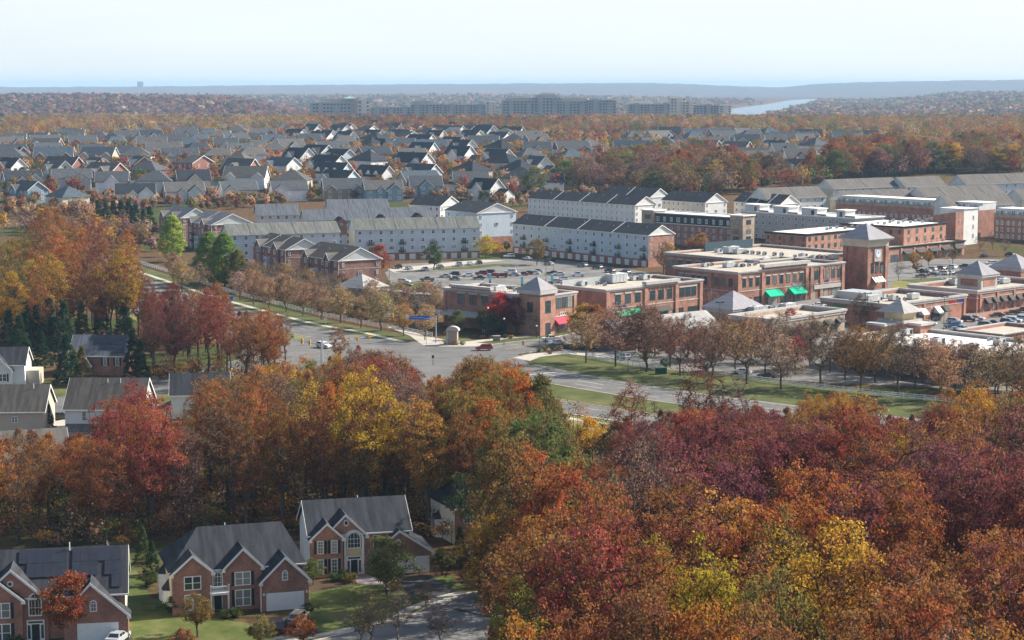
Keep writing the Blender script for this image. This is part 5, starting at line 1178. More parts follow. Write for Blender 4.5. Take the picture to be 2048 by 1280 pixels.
# ---- left foreground house with solar panels, cut by the frame
s = house('brick house at the left edge with rows of dark solar panels on its roof', Vector((-66.9, 234.2)), 10, 17.6, 11, 5.8, 4.6, SC, RD, BR,
          [dict(x0=-1.0, x1=8.0, proj=.4, eave=5.2, apex=9.3), dict(x0=-.6, x1=4.9, proj=1.2, eave=5.6, apex=7.9), dict(x0=10.0, x1=18.0, proj=2.2, eave=3.9, apex=7.6, frac=.42, right_low=3.4)])
s.win('F', 2.3, 3.3, 2.2, 2.0, 'double', out=1.2, shutters=True); s.win('F', 2.3, .2, 2.2, 2.4, 'double', out=1.2, shutters=True); s.win('F', 6.4, 3.2, 1.7, 3.0, 'arch', out=.4, fr=.16); s.inst('front_door', 'fd', front_door, 'F', 6.4, 0, .42)
s.win('F', 3.4, 7.1, .8, .8, 'oval', out=.4); s.win('F', 13.7, 3.9, .9, 1.5, 'arch', out=2.2); s.inst('garage_door', 'bg', big_garage, 'F', 14.2, .0, 2.2)
panels(s, [(4.2, 10.2, 3.5, 5.2), (5.2, 10.2, 1.8, 3.5), (10.9, 17.0, 3.5, 5.2), (10.9, 14.2, 1.8, 3.5), (15.0, 17.2, 1.8, 3.5), (15.9, 17.2, .3, 1.8), (-1, 1.8, 3.5, 5.2), (-1.5, 1.2, 1.8, 3.5)], 11, 5.8, 4.6)
PIPE(s, 10.55, 5.0, 10.6); s.part('rear_dormer', MB().xprism([(14.2, 8), (16.2, 8), (15.2, 10.8)], 5.8, 8), RD)
# ---- fourth house behind the garage trees
s = house('cream sided brick fronted house half hidden behind orange trees', Vector((-8.8, 285.5)), 24, 13, 10, 6.0, 4.8, SC, RD, BR, [], hipl=5.0)
s.win('L', 6.5, .6, 1.0, 2.0, 'sash', out=.8); s.win('F', 2.0, 3.2, 1.1, 1.8, 'sash', out=.09)
m = MB().prism([(0, 5.4), (-.8, 5.9), (-.8, 7.1), (0, 7.6)][::-1], -.5, 2.9); bb = s.part('bay_window', m, TRIM); MB().add([(0, 5.3, 2.9), (-.95, 5.8, 2.9), (-.95, 7.2, 2.9), (0, 7.7, 2.9), (0, 6.5, 4.3)], [(1, 0, 4), (2, 1, 4), (3, 2, 4), (0, 1, 2, 3)]).build('bay_roof', RD, bb)
# ---- the lane of houses on the left
s = house('white sided house with twin front gables at the left edge behind a grey roof', (-50, 775), 4, 11.5, 9, 5.4, 3.4, SW_, RD, None, [dict(x0=1.5, x1=8.5, proj=.8, eave=4.6, apex=7.9), dict(x0=4.6, x1=8.8, proj=1.6, eave=4.2, apex=6.4)])
s.win('F', 6.7, 1.6, 2.0, 1.8, 'double', out=1.6, shutters=True); s.part('side_wing', MB().box(11.5, 2, -1, 14.5, 8, 3.6), STA)
s = house('long grey roof with two dark roof fans and cream wall at the left edge', (-60, 872), 3, 14.8, 12, 5.0, 4.4, STA, RB, None); s.win('F', 9, 2.6, 1.2, 1.3, 'double'); PIPE(s, 12, 5, 9.2)
s = house('white sided house with steep grey roof and red tree against it', (131, 872), -1, 15.5, 13, 5.6, 5.2, SW_, RB, None)
s.win('F', 3.9, 3.1, .95, 1.9, 'grid'); s.win('F', 10.5, 3.1, .95, 1.9, 'sash'); PIPE(s, 7.6, 5.4, 10.2); PIPE(s, 10.2, 5.4, 10.2)
m = MB(); m.slab([(.2, -2.6, 1.5), (14, -2.6, 1.5), (14, .2, 2.6), (.2, .2, 2.6)], .15); s.part('porch_roof', m, RT); m = MB()
for x in (.4, 3.0, 5.6, 8.2): m.box(x, -2.5, -1.5, x + .15, -2.35, 1.45)
s.part('porch_post', m, TRIM); s.part('porch_wall', MB().box(.3, -1.0, -1.5, 9, -.1, -.2), TRIM)
s = house('brick and dark shuttered house with stepped solar panels on a grey roof', (140, 750), -4, 14.5, 10, 5.0, 4.2, BR, RS, None, [dict(x0=-.2, x1=5.6, proj=1.0, eave=2.8, apex=6.6)])
panels(s, [(4.2, 13.4, 3.6, 4.8), (5.4, 13.4, 2.4, 3.6), (7.0, 13.4, 1.2, 2.4), (10.4, 13.4, .2, 1.2)], 10, 5.0, 4.2); s.win('F', 8.8, 2.4, 1.0, 2.0, 'grid', shutters=True); s.win('F', 11.8, 2.4, 1.0, 2.0, 'grid', shutters=True)
s = house('narrow pale gabled house beside the orange trees with a small lean-to', (343, 838), 8, 12, 9, 5.2, 3.8, SW_, RD, None); s.part('lean_to', MB().xprism([(-3.2, -1), (-.05, -1), (-.05, 3.0), (-3.2, 1.6)], .5, 5), SC)
s.part('lean_to_roof', MB().slab([(-3.5, .2, 1.65), (-.05, .2, 3.2), (-.05, 5.3, 3.2), (-3.5, 5.3, 1.65)], .12), NAVY)
s = house('pale roofed house showing through thin orange trees lower left', (-60, 985), 20, 17, 11, 5.0, 4.4, SW_, RT, None, [dict(x0=8, x1=14, proj=2, eave=4.4, apex=7.4)])
s = house('small white porch gable showing between red trees lower left', (140, 960), 12, 5, 6, 2.8, 1.8, SW_, RB, None)

# ---- suburb: a few house types with real forms, copied along the streets
PH = []
def ptype(L, D, h, rise, gables=(), hipl=0, hipr=0, garage=0, chim=False, wing=None):
    r = link('detached_house', None); r.location = (0, -5000, 0)
    wm, rm, fm = MB(), MB(), MB()
    if hipl or hipr: wm.box(0, 0, -4, L, D, h)
    else: wm.yprism([(0, -4), (D, -4), (D, h), (D / 2, h + rise), (0, h)], 0, L)
    if hipl and not hipr: wm.yprism([(0, h), (D, h), (D / 2, h + rise)], L - .3, L)
    roof_slabs(rm, L, D, h, rise, .4, hipl, hipr)
    for g in gables: gable_front(wm, rm, fm, h=h, rise=rise, D=D, base=-4, **g)
    if wing:
        a, b, wd, wh, wr = wing; q = MB(); q.yprism([(2, -4), (2 + wd, -4), (2 + wd, wh), (2 + wd / 2, wh + wr), (2, wh)], a, b); wm.add(q.v, q.f)
        q = MB(); sl = wr / (wd / 2)
        q.slab([(a - .3, 1.7, wh - .2), (b + .3, 1.7, wh - .2), (b + .3, 2 + wd / 2, wh + wr + .14), (a - .3, 2 + wd / 2, wh + wr + .14)], .15); q.slab([(b + .3, 2.3 + wd, wh - .2), (a - .3, 2.3 + wd, wh - .2), (a - .3, 2 + wd / 2, wh + wr + .14), (b + .3, 2 + wd / 2, wh + wr + .14)], .15); rm.add(q.v, q.f)
    if not hipl: rake(fm, -.46, .4, D, h, rise)
    if not hipr: rake(fm, L + .41, .4, D, h, rise)
    wm.build('wall', WALK, r); rm.build('roof', ROOFT, r); fm.build('fascia', TRIM, r)
    if chim: MB().box(L * .3, D * .5, h, L * .3 + 1, D * .5 + 1.4, h + rise + 1.2).build('chimney', BR, r)
    f, p = window_mesh(1.1, 1.6, 'sash')
    slots = [(L * (i + .5) / 4, z) for i in range(4) for z in ((.9, 3.8) if h > 5 else (.9,))]
    for x, z in slots:
        out_ = max([0.0] + [g['proj'] for g in gables if g['x0'] - .7 < x < g['x1'] + .7]); o = link('window', f, r, (x, -out_, z)); o['slot'] = 1
    for y in (D * .3, D * .7):
        for z in ((.9, 3.8) if h > 5 else (.9,)): o = link('window', f, r, (L, y, z), math.pi / 2); o['slot'] = 1
    PH.append((r, L, D, h + rise)); return r
ptype(13, 9.5, 5.8, 3.9, [dict(x0=.4, x1=5.4, proj=.8, eave=5.6, apex=8.0)])
ptype(14, 10, 5.8, 4.2, [dict(x0=8, x1=13.6, proj=1.4, eave=5.4, apex=8.6), dict(x0=4.6, x1=7.4, proj=.5, eave=5.6, apex=7.3)], chim=True)
ptype(13, 12, 5.9, 4.4, [], hipl=5.5, hipr=5.5)
ptype(12, 9, 5.8, 4.6, [dict(x0=3.5, x1=8.5, proj=1.0, eave=5.6, apex=8.6)], wing=(12, 17, 7, 3.2, 2.6))
ptype(15, 10.5, 5.6, 4.8, [dict(x0=.3, x1=4.3, proj=.4, eave=5.5, apex=7.6), dict(x0=10.5, x1=14.6, proj=.4, eave=5.5, apex=7.6)])
ptype(11, 13, 6.0, 3.6, [], hipl=4.5)
ptype(16, 9, 4.2, 4.8, [dict(x0=2.4, x1=4.6, proj=-.8, eave=5.2, apex=6.6), dict(x0=6.9, x1=9.1, proj=-.8, eave=5.2, apex=6.6), dict(x0=11.4, x1=13.6, proj=-.8, eave=5.2, apex=6.6)])
WALLC = [('white sided', (.74, .74, .72)), ('white sided', (.70, .71, .71)), ('cream sided', (.62, .56, .45)), ('pale grey', (.50, .52, .53)), ('tan sided', (.46, .39, .31)), ('pale blue', (.45, .53, .58)), ('brick fronted', (.30, .13, .10)), ('slate blue', (.22, .31, .38)), ('brown', (.30, .23, .18))]
ROOFC = [('grey roofed', (.085, .09, .098)), ('dark roofed', (.04, .045, .055)), ('taupe roofed', (.105, .10, .095)), ('charcoal roofed', (.032, .038, .045)), ('blue grey roofed', (.07, .09, .11))]
SUB = []; cop = {}
def sub_house(kind, px, py, ang, wi=None, ri=None, win=False, label=None, sc=1.0):
    r, L, D, H = PH[kind]; p = G(px, py); z = float(gz(p.x, p.y)); o = r.copy(); COL.objects.link(o); o.location = (p.x, p.y, z); o.rotation_euler = (0, 0, R(ang)); o.scale = (sc * 1.28, sc * 1.12, sc)
    wn, wc = WALLC[rnd.randrange(len(WALLC)) if wi is None else wi]; rn, rc = ROOFC[rnd.randrange(len(ROOFC)) if ri is None else ri]; k = rnd.uniform(.88, 1.1)
    for ch in r.children:
        if ch.get('slot') and not win: continue
        c = ch.copy(); COL.objects.link(c); c.parent = o
        if 'slot' in c: del c['slot']
        c.color = (*mul(wc, k), 1) if c.name.startswith('wall') else (*mul(rc, k), 1)
    o['category'] = 'house'; occupied.append((p.x, p.y, 13))
    if label: o['label'] = label
    else: SUB.append((o, rn + ' ' + wn, px, py)); o['group'] = 'houses of the suburb'
    return o
occupied = []
FIRST = [(2, 92, 417, -50, 2, 4, 'large hip roofed house with blue grey left side and bright cream right side'), (1, 232, 412, 12, 0, 3, 'white sided house with arched rear windows and dark roofs right of the hip roofed house'),
         (0, 22, 402, -48, 7, 0, 'blue gable ended house left of the large hip roofed house'), (1, 333, 408, 18, 3, 2, 'grey taupe house with front gable right of the arched window house'), (0, 447, 405, 22, 2, 0, 'tan house with small front gable beyond the brick terraces'),
         (0, 546, 404, 16, 1, 0, 'long white house with moss streaked grey roof'), (4, 650, 402, 14, 8, 0, 'brown house with brick chimney left of the red maples'), (1, 732, 404, 14, 7, 2, 'slate blue house behind the red maples'), (3, 822, 396, 12, 7, 0, 'deep blue gabled house between bare trees'),
         (3, 935, 400, -45, 0, 3, 'white house with black roof and bay extension right of the deep blue house'), (0, 1062, 388, 10, 1, 1, 'white house with dark hip roof above the long white terrace'),
         (1, 1190, 340, -40, 1, 0, 'white gabled house beside the bright red maple clump'), (1, 1560, 355, -42, 0, 0, 'bright white gabled house alone before the tall red trees'), (2, 1950, 268, 20, 2, 4, 'broad low hip roofed hall among dark trees at the right')]
for k, x, y, a, wi, ri, lab in FIRST: sub_house(k, x, y, a, wi, ri, True, lab, 1.15)
def suburb():
    g = random.Random(5); n = 0
    rows = [(383, 0, 1060), (364, -20, 1040), (348, -20, 1110), (334, -20, 1150), (321, -20, 1200), (310, -20, 1230), (300, -10, 1120), (291, 40, 1050), (283, 100, 1000), (276, 180, 1000), (270, 300, 960), (266, 560, 900),
            (340, 1400, 1640), (326, 1380, 1780), (312, 1300, 1830), (301, 1270, 1830), (291, 1240, 1760), (283, 1250, 1600)]
    for py, x0, x1 in rows:
        pp = G(700, py); ppm = F / pp.y; x = x0 + g.uniform(0, 20); slope = g.uniform(-6, 6)
        base = g.choice([12, 20, -42, 8])
        while x < x1:
            y = py + slope * (x - (x0 + x1) / 2) / 900 + g.uniform(-4, 4) + 2 * math.sin(x / 90 + py)
            if x > 560 and x < 1000 and g.random() < .65: a = g.uniform(-50, -36); wi = g.choice([0, 0, 1, 3, 1, 5]); ri = g.choice([1, 3, 1])
            else: a = base + g.uniform(-24, 24); wi = g.choice([0, 1, 2, 3, 4, 4, 6, 6, 8, 3]); ri = g.choice([0, 0, 2, 2, 4, 1])
            if g.random() < .93:
                sub_house(g.randrange(len(PH)), x, y, a, wi, ri, py > 318, None, g.uniform(1.15, 1.32)); n += 1
            x += ppm * g.uniform(23, 31)
    print('suburb houses', n)
suburb()
for r, *_ in PH:
    for c in list(r.children): bpy.data.objects.remove(c)
    bpy.data.objects.remove(r)

# ================================================================ high blocks on the skyline
def tower_block(name, label, x0, x1, ytop, ybase, depth, wall, ang=20, floors=9, roofm=None, group=None):
    ytop -= 7; p = G(x0, ybase); q = G(x1, ybase); d = Vector((math.cos(R(ang)), math.sin(R(ang)))); z0 = float(gz(p.x, p.y)); L = tlen(p, d, z0, x1, 600)
    h = (ybase - ytop) * p.y / F; s = Bld(name, label, 'tower block', p, R(ang), z0, L, depth); s.h = h
    s.part('wall', MB().box(0, 0, -6, L, depth, h), wall); m = MB(); ring(m, 0, 0, L, depth, .6, -.01, h - 1, h + .6); m.box(0, 0, h, L, depth, h + .3); s.part('roof', m, roofm or STONE)
    for i in range(max(1, int(L / 22))):
        x = L * (i + .5) / max(1, int(L / 22)); s.part('bay', MB().box(x - 4, -2.6, -6, x + 4, .1, h - (3 if i % 2 else -2)), wall)
    fh = h / floors
    for f in range(floors):
        m = MB(); z = f * fh + fh * .35; n = int(L / 6)
        for i in range(n): x = L * (i + .5) / n; m.box(x - 1.9, -.25, z, x + 1.9, -.02, z + fh * .5)
        k = int(depth / 6)
        for i in range(k): y = depth * (i + .5) / k; m.box(L + .02, y - 1.6, z, L + .25, y + 1.6, z + fh * .5)
        s.part('window_band', m, DARKGL)
    return s
DARKGL = plain('dark glazing', (.06, .08, .09), .3, .2, .2)  # one dark glass tone for all the skyline windows
TW1 = plain('grey brown tower wall', (.36, .32, .31), .9, .08, .1); TW2 = plain('pink brick tower wall', (.46, .29, .25), .9, .08, .1); TW3 = plain('sandy tower wall', (.70, .60, .50), .9, .08, .1)
s = tower_block('campus_building', 'long green roofed brick campus building at the left of the skyline blocks', 625, 722, 214, 262, 40, TW1, 12, 8, TEAL); L_ = s.L
s.part('penthouse', MB().box(L_ * .3, 8, s.h, L_ * .95, 32, s.h + 8), TW2); s.part('penthouse_roof', (lambda m: (pyramid(m, L_ * .68, 6, L_ * .92, 24, 2, s.h + 8, 4), m)[1])(MB()), TEAL)
s = tower_block('campus_building', 'tall brick wing with pale stone bays beside the green roofed campus building', 716, 740, 210, 262, 26, TW3, 8, 8, TEAL); s.part('stair_tower', MB().box(-6, 6, 0, 4, 18, s.h + 5), TW2)
s = tower_block('campus_building', 'low wing with pale green roof in front of the campus building', 652, 716, 238, 262, 22, TW2, 15, 4, TEAL)
m = MB(); pyramid(m, 0, 0, s.L, 22, 2, s.h + .7, 5); s.part('hipped_roof', m, TEAL)
s = tower_block('campus_building', 'small pink wing with green roof behind the skyline trees', 740, 772, 240, 258, 20, TW2, 12, 3, TEAL)
for a_ in [('long grey block directly right of the campus building', 742, 850, 222, 30, TW1, 4), ('grey block with a square penthouse left of the white ended block', 822, 900, 216, 28, TW1, 6), ('grey block ending in a bright white lift tower', 888, 975, 217, 26, TW1, 5), ('bright white end tower of the middle skyline block', 972, 991, 213, 20, TW3, 12),
           ('grey block left of the tallest skyline block', 1005, 1075, 209, 28, TW1, 5), ('tallest stepped skyline block in the middle', 1068, 1122, 203, 30, TW1, 5), ('long grey block right of the tallest skyline block', 1118, 1180, 210, 26, TW1, 5), ('dim grey block at the right end of the middle group', 1176, 1232, 208, 26, TW1, 5),
           ('dim distant block before the stepped sandy tower', 1258, 1345, 216, 28, TW1, 5), ('stepped sandy tower lit on its right side', 1340, 1372, 205, 24, TW3, 14), ('twin sandy tower beside the stepped one', 1370, 1392, 212, 22, TW3, 14), ('low sandy block left of the river', 1392, 1440, 218, 24, TW1, 8), ('last small sandy block beside the river', 1438, 1462, 220, 18, TW3, 12)]:
    lab, x0, x1, yt, dp, wl, an = a_; s = tower_block('tower_block', lab, x0, x1, yt, 262, dp, wl, an, 11)
    if 'penthouse' in lab: s.part('penthouse', MB().box(s.L * .1, 4, s.h, s.L * .6, 20, s.h + 6), TW1)
    if 'tallest' in lab: s.part('penthouse', MB().box(s.L * .1, 4, s.h, s.L * .9, 22, s.h + 5), TW1); s.part('upper_penthouse', MB().box(s.L * .3, 6, s.h + 5, s.L * .8, 20, s.h + 8.5), TW3)
    if 'stepped sandy' in lab: s.part('penthouse', MB().box(0, 4, s.h, s.L * .55, 16, s.h + 5), TW3)
s = tower_block('distant_tower', 'tiny distant tower poking over the horizon left of centre', 275, 286, 180, 186, 60, TW1, 5, 6)
s = tower_block('low_hall', 'long flat roofed hall behind the dark trees at the far right', 1968, 2016, 243, 262, 24, STONE, 10, 2, ROOFW)
# ---- small front gables, bays and bands on the brick terraces
for s, gs, bays in ((ROWS[3], ((.10, .26), (.66, .82)), (.42,)), (ROWS[4], ((.1, .3), (.62, .82)), (.45,)), (ROWS[5], ((.08, .26), (.60, .78)), (.42, .9)), (ROWS[6], ((.1, .3), (.6, .8)), (.45,))):
    L, D, h, ri = s.L, s.D, s.h, s.rise
    for a, b in gs:
        wm, rm, fm = MB(), MB(), MB()
        gable_front(wm, rm, fm, x0=L * a, x1=L * b, proj=.7, eave=h - .5, apex=h + 2.1, h=h, rise=ri, D=D)
        for z in (.9, 4.0, 7.0): s.win('F', L * (a + b) / 2, z, 1.6, 1.9, 'double', out=.72, fr=.16)
        s.part('front_gable_wall', wm, BRD); s.part('front_gable_roof', rm, RT); s.part('front_gable_fascia', fm, TRIM)
    for t in bays:
        s.part('entrance_bay', MB().box(L * t - 1.7, -.9, -2, L * t + 1.7, -.001, 5.6), SB)
        for z in (.9, 3.4): s.win('F', L * t, z, 2.2, 1.7, 'double', out=.92)
    s.part('band_course', MB().box(L + .001, -.02, h - 3.3, L + .06, D + .02, h - 3.05), STONE)
    s.part('downpipe', MB().box(L - .1, -.12, -1, L + .02, -.001, h), TRIM)
# ================================================================ woods and planted trees
def inpoly(x, y, poly):
    c = False; n = len(poly)
    for i in range(n):
        x1, y1 = poly[i]; x2, y2 = poly[i - 1]
        if (y1 > y) != (y2 > y) and x < (x2 - x1) * (y - y1) / (y2 - y1) + x1: c = not c
    return c
def interp(tab, x): return float(np.interp(x, [a for a, b in tab], [b for a, b in tab]))
SKY_F = [(-200, 850), (120, 852), (205, 850), (232, 775), (300, 760), (345, 850), (385, 800), (420, 745), (520, 725), (600, 745), (650, 715), (700, 690), (800, 695), (850, 760), (900, 735), (930, 700), (1030, 710), (1060, 760), (1105, 780), (1125, 905), (1230, 905), (1245, 830), (1300, 815), (1370, 800), (1500, 795), (1590, 812), (1610, 775), (1740, 770), (1770, 822), (1850, 812), (1890, 755), (2048, 745), (2300, 745)]
SKY_B = [(-200, 480), (20, 478), (60, 460), (80, 412), (130, 405), (150, 440), (200, 432), (225, 455), (265, 450), (290, 480), (305, 580), (325, 570), (350, 560), (372, 590), (400, 570), (440, 560), (455, 590), (475, 620), (500, 610), (560, 605), (590, 640), (605, 700), (640, 720), (670, 705), (700, 720)]
ANCH = [(20, 520, 'olive gold olive'), (20, 600, 'gold yellow copper'), (110, 450, 'copper orange rust'), (190, 480, 'copper gold rust'), (250, 480, 'rust orange maroon'), (240, 560, 'rust copper maroon'), (110, 560, 'rust copper gold'), (60, 650, 'pine moss pine'), (200, 650, 'brown pine moss'), (280, 650, 'brown mauve pine'), (340, 600, 'maroon red maroon'), (400, 600, 'plum red copper'), (370, 680, 'olive olive gold'), (430, 680, 'olive gold copper'), (540, 640, 'copper orange rust'), (560, 700, 'brown copper'), (430, 780, 'copper olive brown'), (500, 790, 'copper orange brown mauve'), (600, 760, 'copper olive brown gold'),
        (250, 830, 'red rust red'), (100, 900, 'copper brown orange'), (60, 1010, 'copper orange brown olive'), (170, 1020, 'copper olive orange'), (300, 960, 'mauve brown mauve'), (380, 900, 'mauve brown olive'), (470, 900, 'brown copper mauve'), (560, 950, 'olive gold olive'), (480, 1000, 'brown mauve olive'), (300, 1060, 'moss gold olive'), (680, 860, 'gold copper olive'), (720, 800, 'gold orange yellow'), (780, 900, 'gold olive copper'), (760, 740, 'copper red mauve'), (830, 960, 'brown mauve copper'), (700, 960, 'brown olive mauve'),
        (970, 780, 'copper olive orange'), (1075, 800, 'moss olive'), (900, 870, 'copper orange brown'), (960, 920, 'copper brown olive'), (1080, 900, 'olive rust copper'), (860, 1060, 'copper brown mauve'), (850, 850, 'orange copper gold'), (1180, 930, 'rust copper red'), (1050, 980, 'rust copper orange'), (1000, 1080, 'orange rust copper'), (1150, 1080, 'copper rust brown'), (980, 1180, 'orange gold'), (1100, 1180, 'gold olive lime'), (1180, 1230, 'olive gold copper'), (1020, 1260, 'rust brown'),
        (1270, 850, 'red maroon mauve'), (1400, 830, 'maroon plum red'), (1500, 850, 'maroon plum rust'), (1620, 850, 'maroon copper plum'), (1680, 800, 'orange copper gold'), (1760, 850, 'maroon maroon red'), (1900, 800, 'copper brown gold'), (2000, 800, 'rust copper brown'), (1900, 900, 'maroon plum red'), (2020, 880, 'maroon plum'), (1300, 930, 'copper rust mauve'), (1420, 950, 'rust copper gold'), (1550, 930, 'rust maroon brown'), (1700, 930, 'copper rust maroon'), (1850, 980, 'rust red copper'), (2000, 1000, 'maroon rust red'),
        (1280, 1020, 'copper gold rust'), (1450, 1010, 'gold copper orange'), (1600, 1050, 'gold olive orange'), (1750, 1060, 'copper rust brown'), (1900, 1100, 'rust copper brown'), (2020, 1150, 'brown mauve rust'), (1300, 1130, 'rust copper orange'), (1430, 1150, 'orange copper gold'), (1600, 1150, 'orange copper rust'), (1750, 1170, 'rust brown copper'), (1350, 1240, 'rust copper'), (1550, 1240, 'copper rust orange'), (1700, 1250, 'rust copper'), (1930, 1240, 'brown mauve rust')]
def anchor_colour(px, py):
    j = min(ANCH, key=lambda a: (a[0] - px + rnd.gauss(0, 28)) ** 2 + ((a[1] - py) * 1.2 + rnd.gauss(0, 25)) ** 2)
    return rnd.choice(j[2].split())
HOUSES_PX = [(-300, 700), (110, 700), (130, 690), (300, 690), (305, 760), (425, 768), (430, 850), (330, 880), (240, 960), (-300, 985)]
YARDS_PX = [(-400, 1100), (250, 1100), (320, 1085), (600, 1070), (885, 1095), (975, 1082), (990, 1180), (965, 1245), (955, 1350), (960, 4000), (-4000, 4000)]
def near_line(p, L, lim):
    return min((p - q).length for q in L) < lim
OFL = offset(FL, 17); OFR = offset(FR, 19.5)
def road_side(p):
    """signed distance past the boulevard's near edge (positive = camera side)"""
    L = FL if p.x < -10 else FR
    j = min(range(1, len(L) - 1), key=lambda i: (L[i] - p).length); t_ = (L[j + 1] - L[j - 1]).normalized(); n_ = Vector((t_.y, -t_.x))
    return (p - L[j]).dot(n_) - (36 if L is FL else 46)
occupied = []
def free(x, y, d):
    for a, b, r in occupied:
        if (a - x) ** 2 + (b - y) ** 2 < (max(r, d)) ** 2: return False
    return True
def forest():
    g = random.Random(11); cand = []
    yy = 150.0
    while yy < 760:
        xx = -.30 * yy
        sp = 7.3 if yy < 420 else 8.6
        while xx < .30 * yy:
            cand.append((xx + g.uniform(-2.3, 2.3), yy + g.uniform(-2.3, 2.3))); xx += sp
        yy += sp * .92
    n = 0
    g.shuffle(cand) if False else None
    for x, y in cand:
        bx, by = PIX(x, y)
        p = Vector((x, y))
        if x > 5 and y > 500: continue
        if road_side(p) < 3.5: continue
        if y < 560 and x > -12 and x < 12 and abs((p - offset(FL, 34)[-1]).dot(Vector((.79, -.6)))) < 0: continue
        if bx < 960 and inpoly(bx, by, YARDS_PX): continue
        if bx < 1022 and by > 1092: continue
        if inpoly(bx, by, HOUSES_PX): continue
        if bx > 1100 and y > 445: continue
        front = by > 780
        sk = interp(SKY_F if (front or bx > 650) else SKY_B, bx)
        if not front and bx > 1120: sk = 9999 if y > 420 else sk
        px, H0 = bx, g.uniform(19, 28)
        Hmax = (by - sk) / (F / y) * 1.0
        H = min(H0, Hmax * g.uniform(.88, 1.02))
        if H < 9: continue
        ctop = by - H * F / y
        if ctop > 1300: continue
        if abs(bx - 1024) > 1024 + 7 * F / y: continue
        col = anchor_colour(bx, ctop + 25 if front else ctop + 20)
        if col in ('pine',):
            kind = g.choice(['cone_b', 'cone_a']); nm_, cat = 'evergreen_tree', 'evergreen tree'; H = min(H, 15)
        elif col in ('mauve', 'brown', 'tan') and g.random() < .8:
            kind = g.choice(['thin_a', 'thin_b', 'thin_b']); nm_, cat = 'thinning_tree', 'tree'
        else:
            kind = g.choice(['oak_a', 'oak_b', 'oak_c', 'oak_d', 'oak_e', 'oak_f', 'thin_a', 'thin_c']) if bx > 860 else g.choice(['oak_a', 'oak_d', 'oak_f', 'thin_a', 'thin_c', 'thin_c', 'thin_b', 'thin_a'])
            nm_, cat = ('maple_tree', 'maple tree') if col in ('maroon', 'red', 'plum', 'scarlet') else (('oak_tree', 'oak tree') if col in ('rust', 'copper', 'orange', 'brown', 'tan') else ('hickory_tree', 'hickory tree'))
        if H < 13 and kind not in ('cone_a', 'cone_b'): kind = g.choice(['round_b', 'slim_a', 'round_a'])
        plant(kind, nm_, cat, col, x, y, H / PROT[kind][2], group=cat + 's of the autumn wood', lean=.06, sx=g.uniform(.68, .9)); n += 1
    print('forest trees', n)
forest()
for k_, c_, px_, top_, H_, lab_ in (('thin_c', 'red', 1262, 757, 17, 'open branched red tree standing before the grass median'), ('thin_a', 'maroon', 1395, 708, 21, 'tall sparse maroon tree at the road edge right of the median'), ('thin_b', 'mauve', 1465, 745, 19, 'bare purplish tree right of the tall sparse maroon one'),
                                    ('round_a', 'yellow', 1178, 828, 9, 'small bright yellow tree beside the lower carriageway'), ('round_a', 'olive', 1232, 838, 9, 'small olive yellow tree right of the bright yellow one'), ('thin_c', 'copper', 965, 703, 25, 'big spreading olive and copper tree at the centre before the junction'), ('slim_a', 'moss', 1080, 752, 21, 'green tree right of the big spreading centre tree'),
                                    ('oak_d', 'gold', 985, 1010, 19, 'slender orange gold tree in front of the half hidden cream house'), ('oak_c', 'copper', 100, 408, 26, 'tallest orange tree at the upper left'), ('oak_b', 'copper', 187, 434, 24, 'tall copper tree with a long clear trunk at the upper left'), ('oak_d', 'rust', 252, 452, 22, 'tall rust tree left of the lime green conifers'), ('oak_a', 'maroon', 345, 562, 16, 'deep red tree below the lime green conifers'), ('thin_c', 'red', 268, 752, 20, 'pinkish red tree against the white sided house')):
    plant_top(k_, 'notable_tree', 'tree', c_, px_, top_, H_, label=lab_, jit=.03)

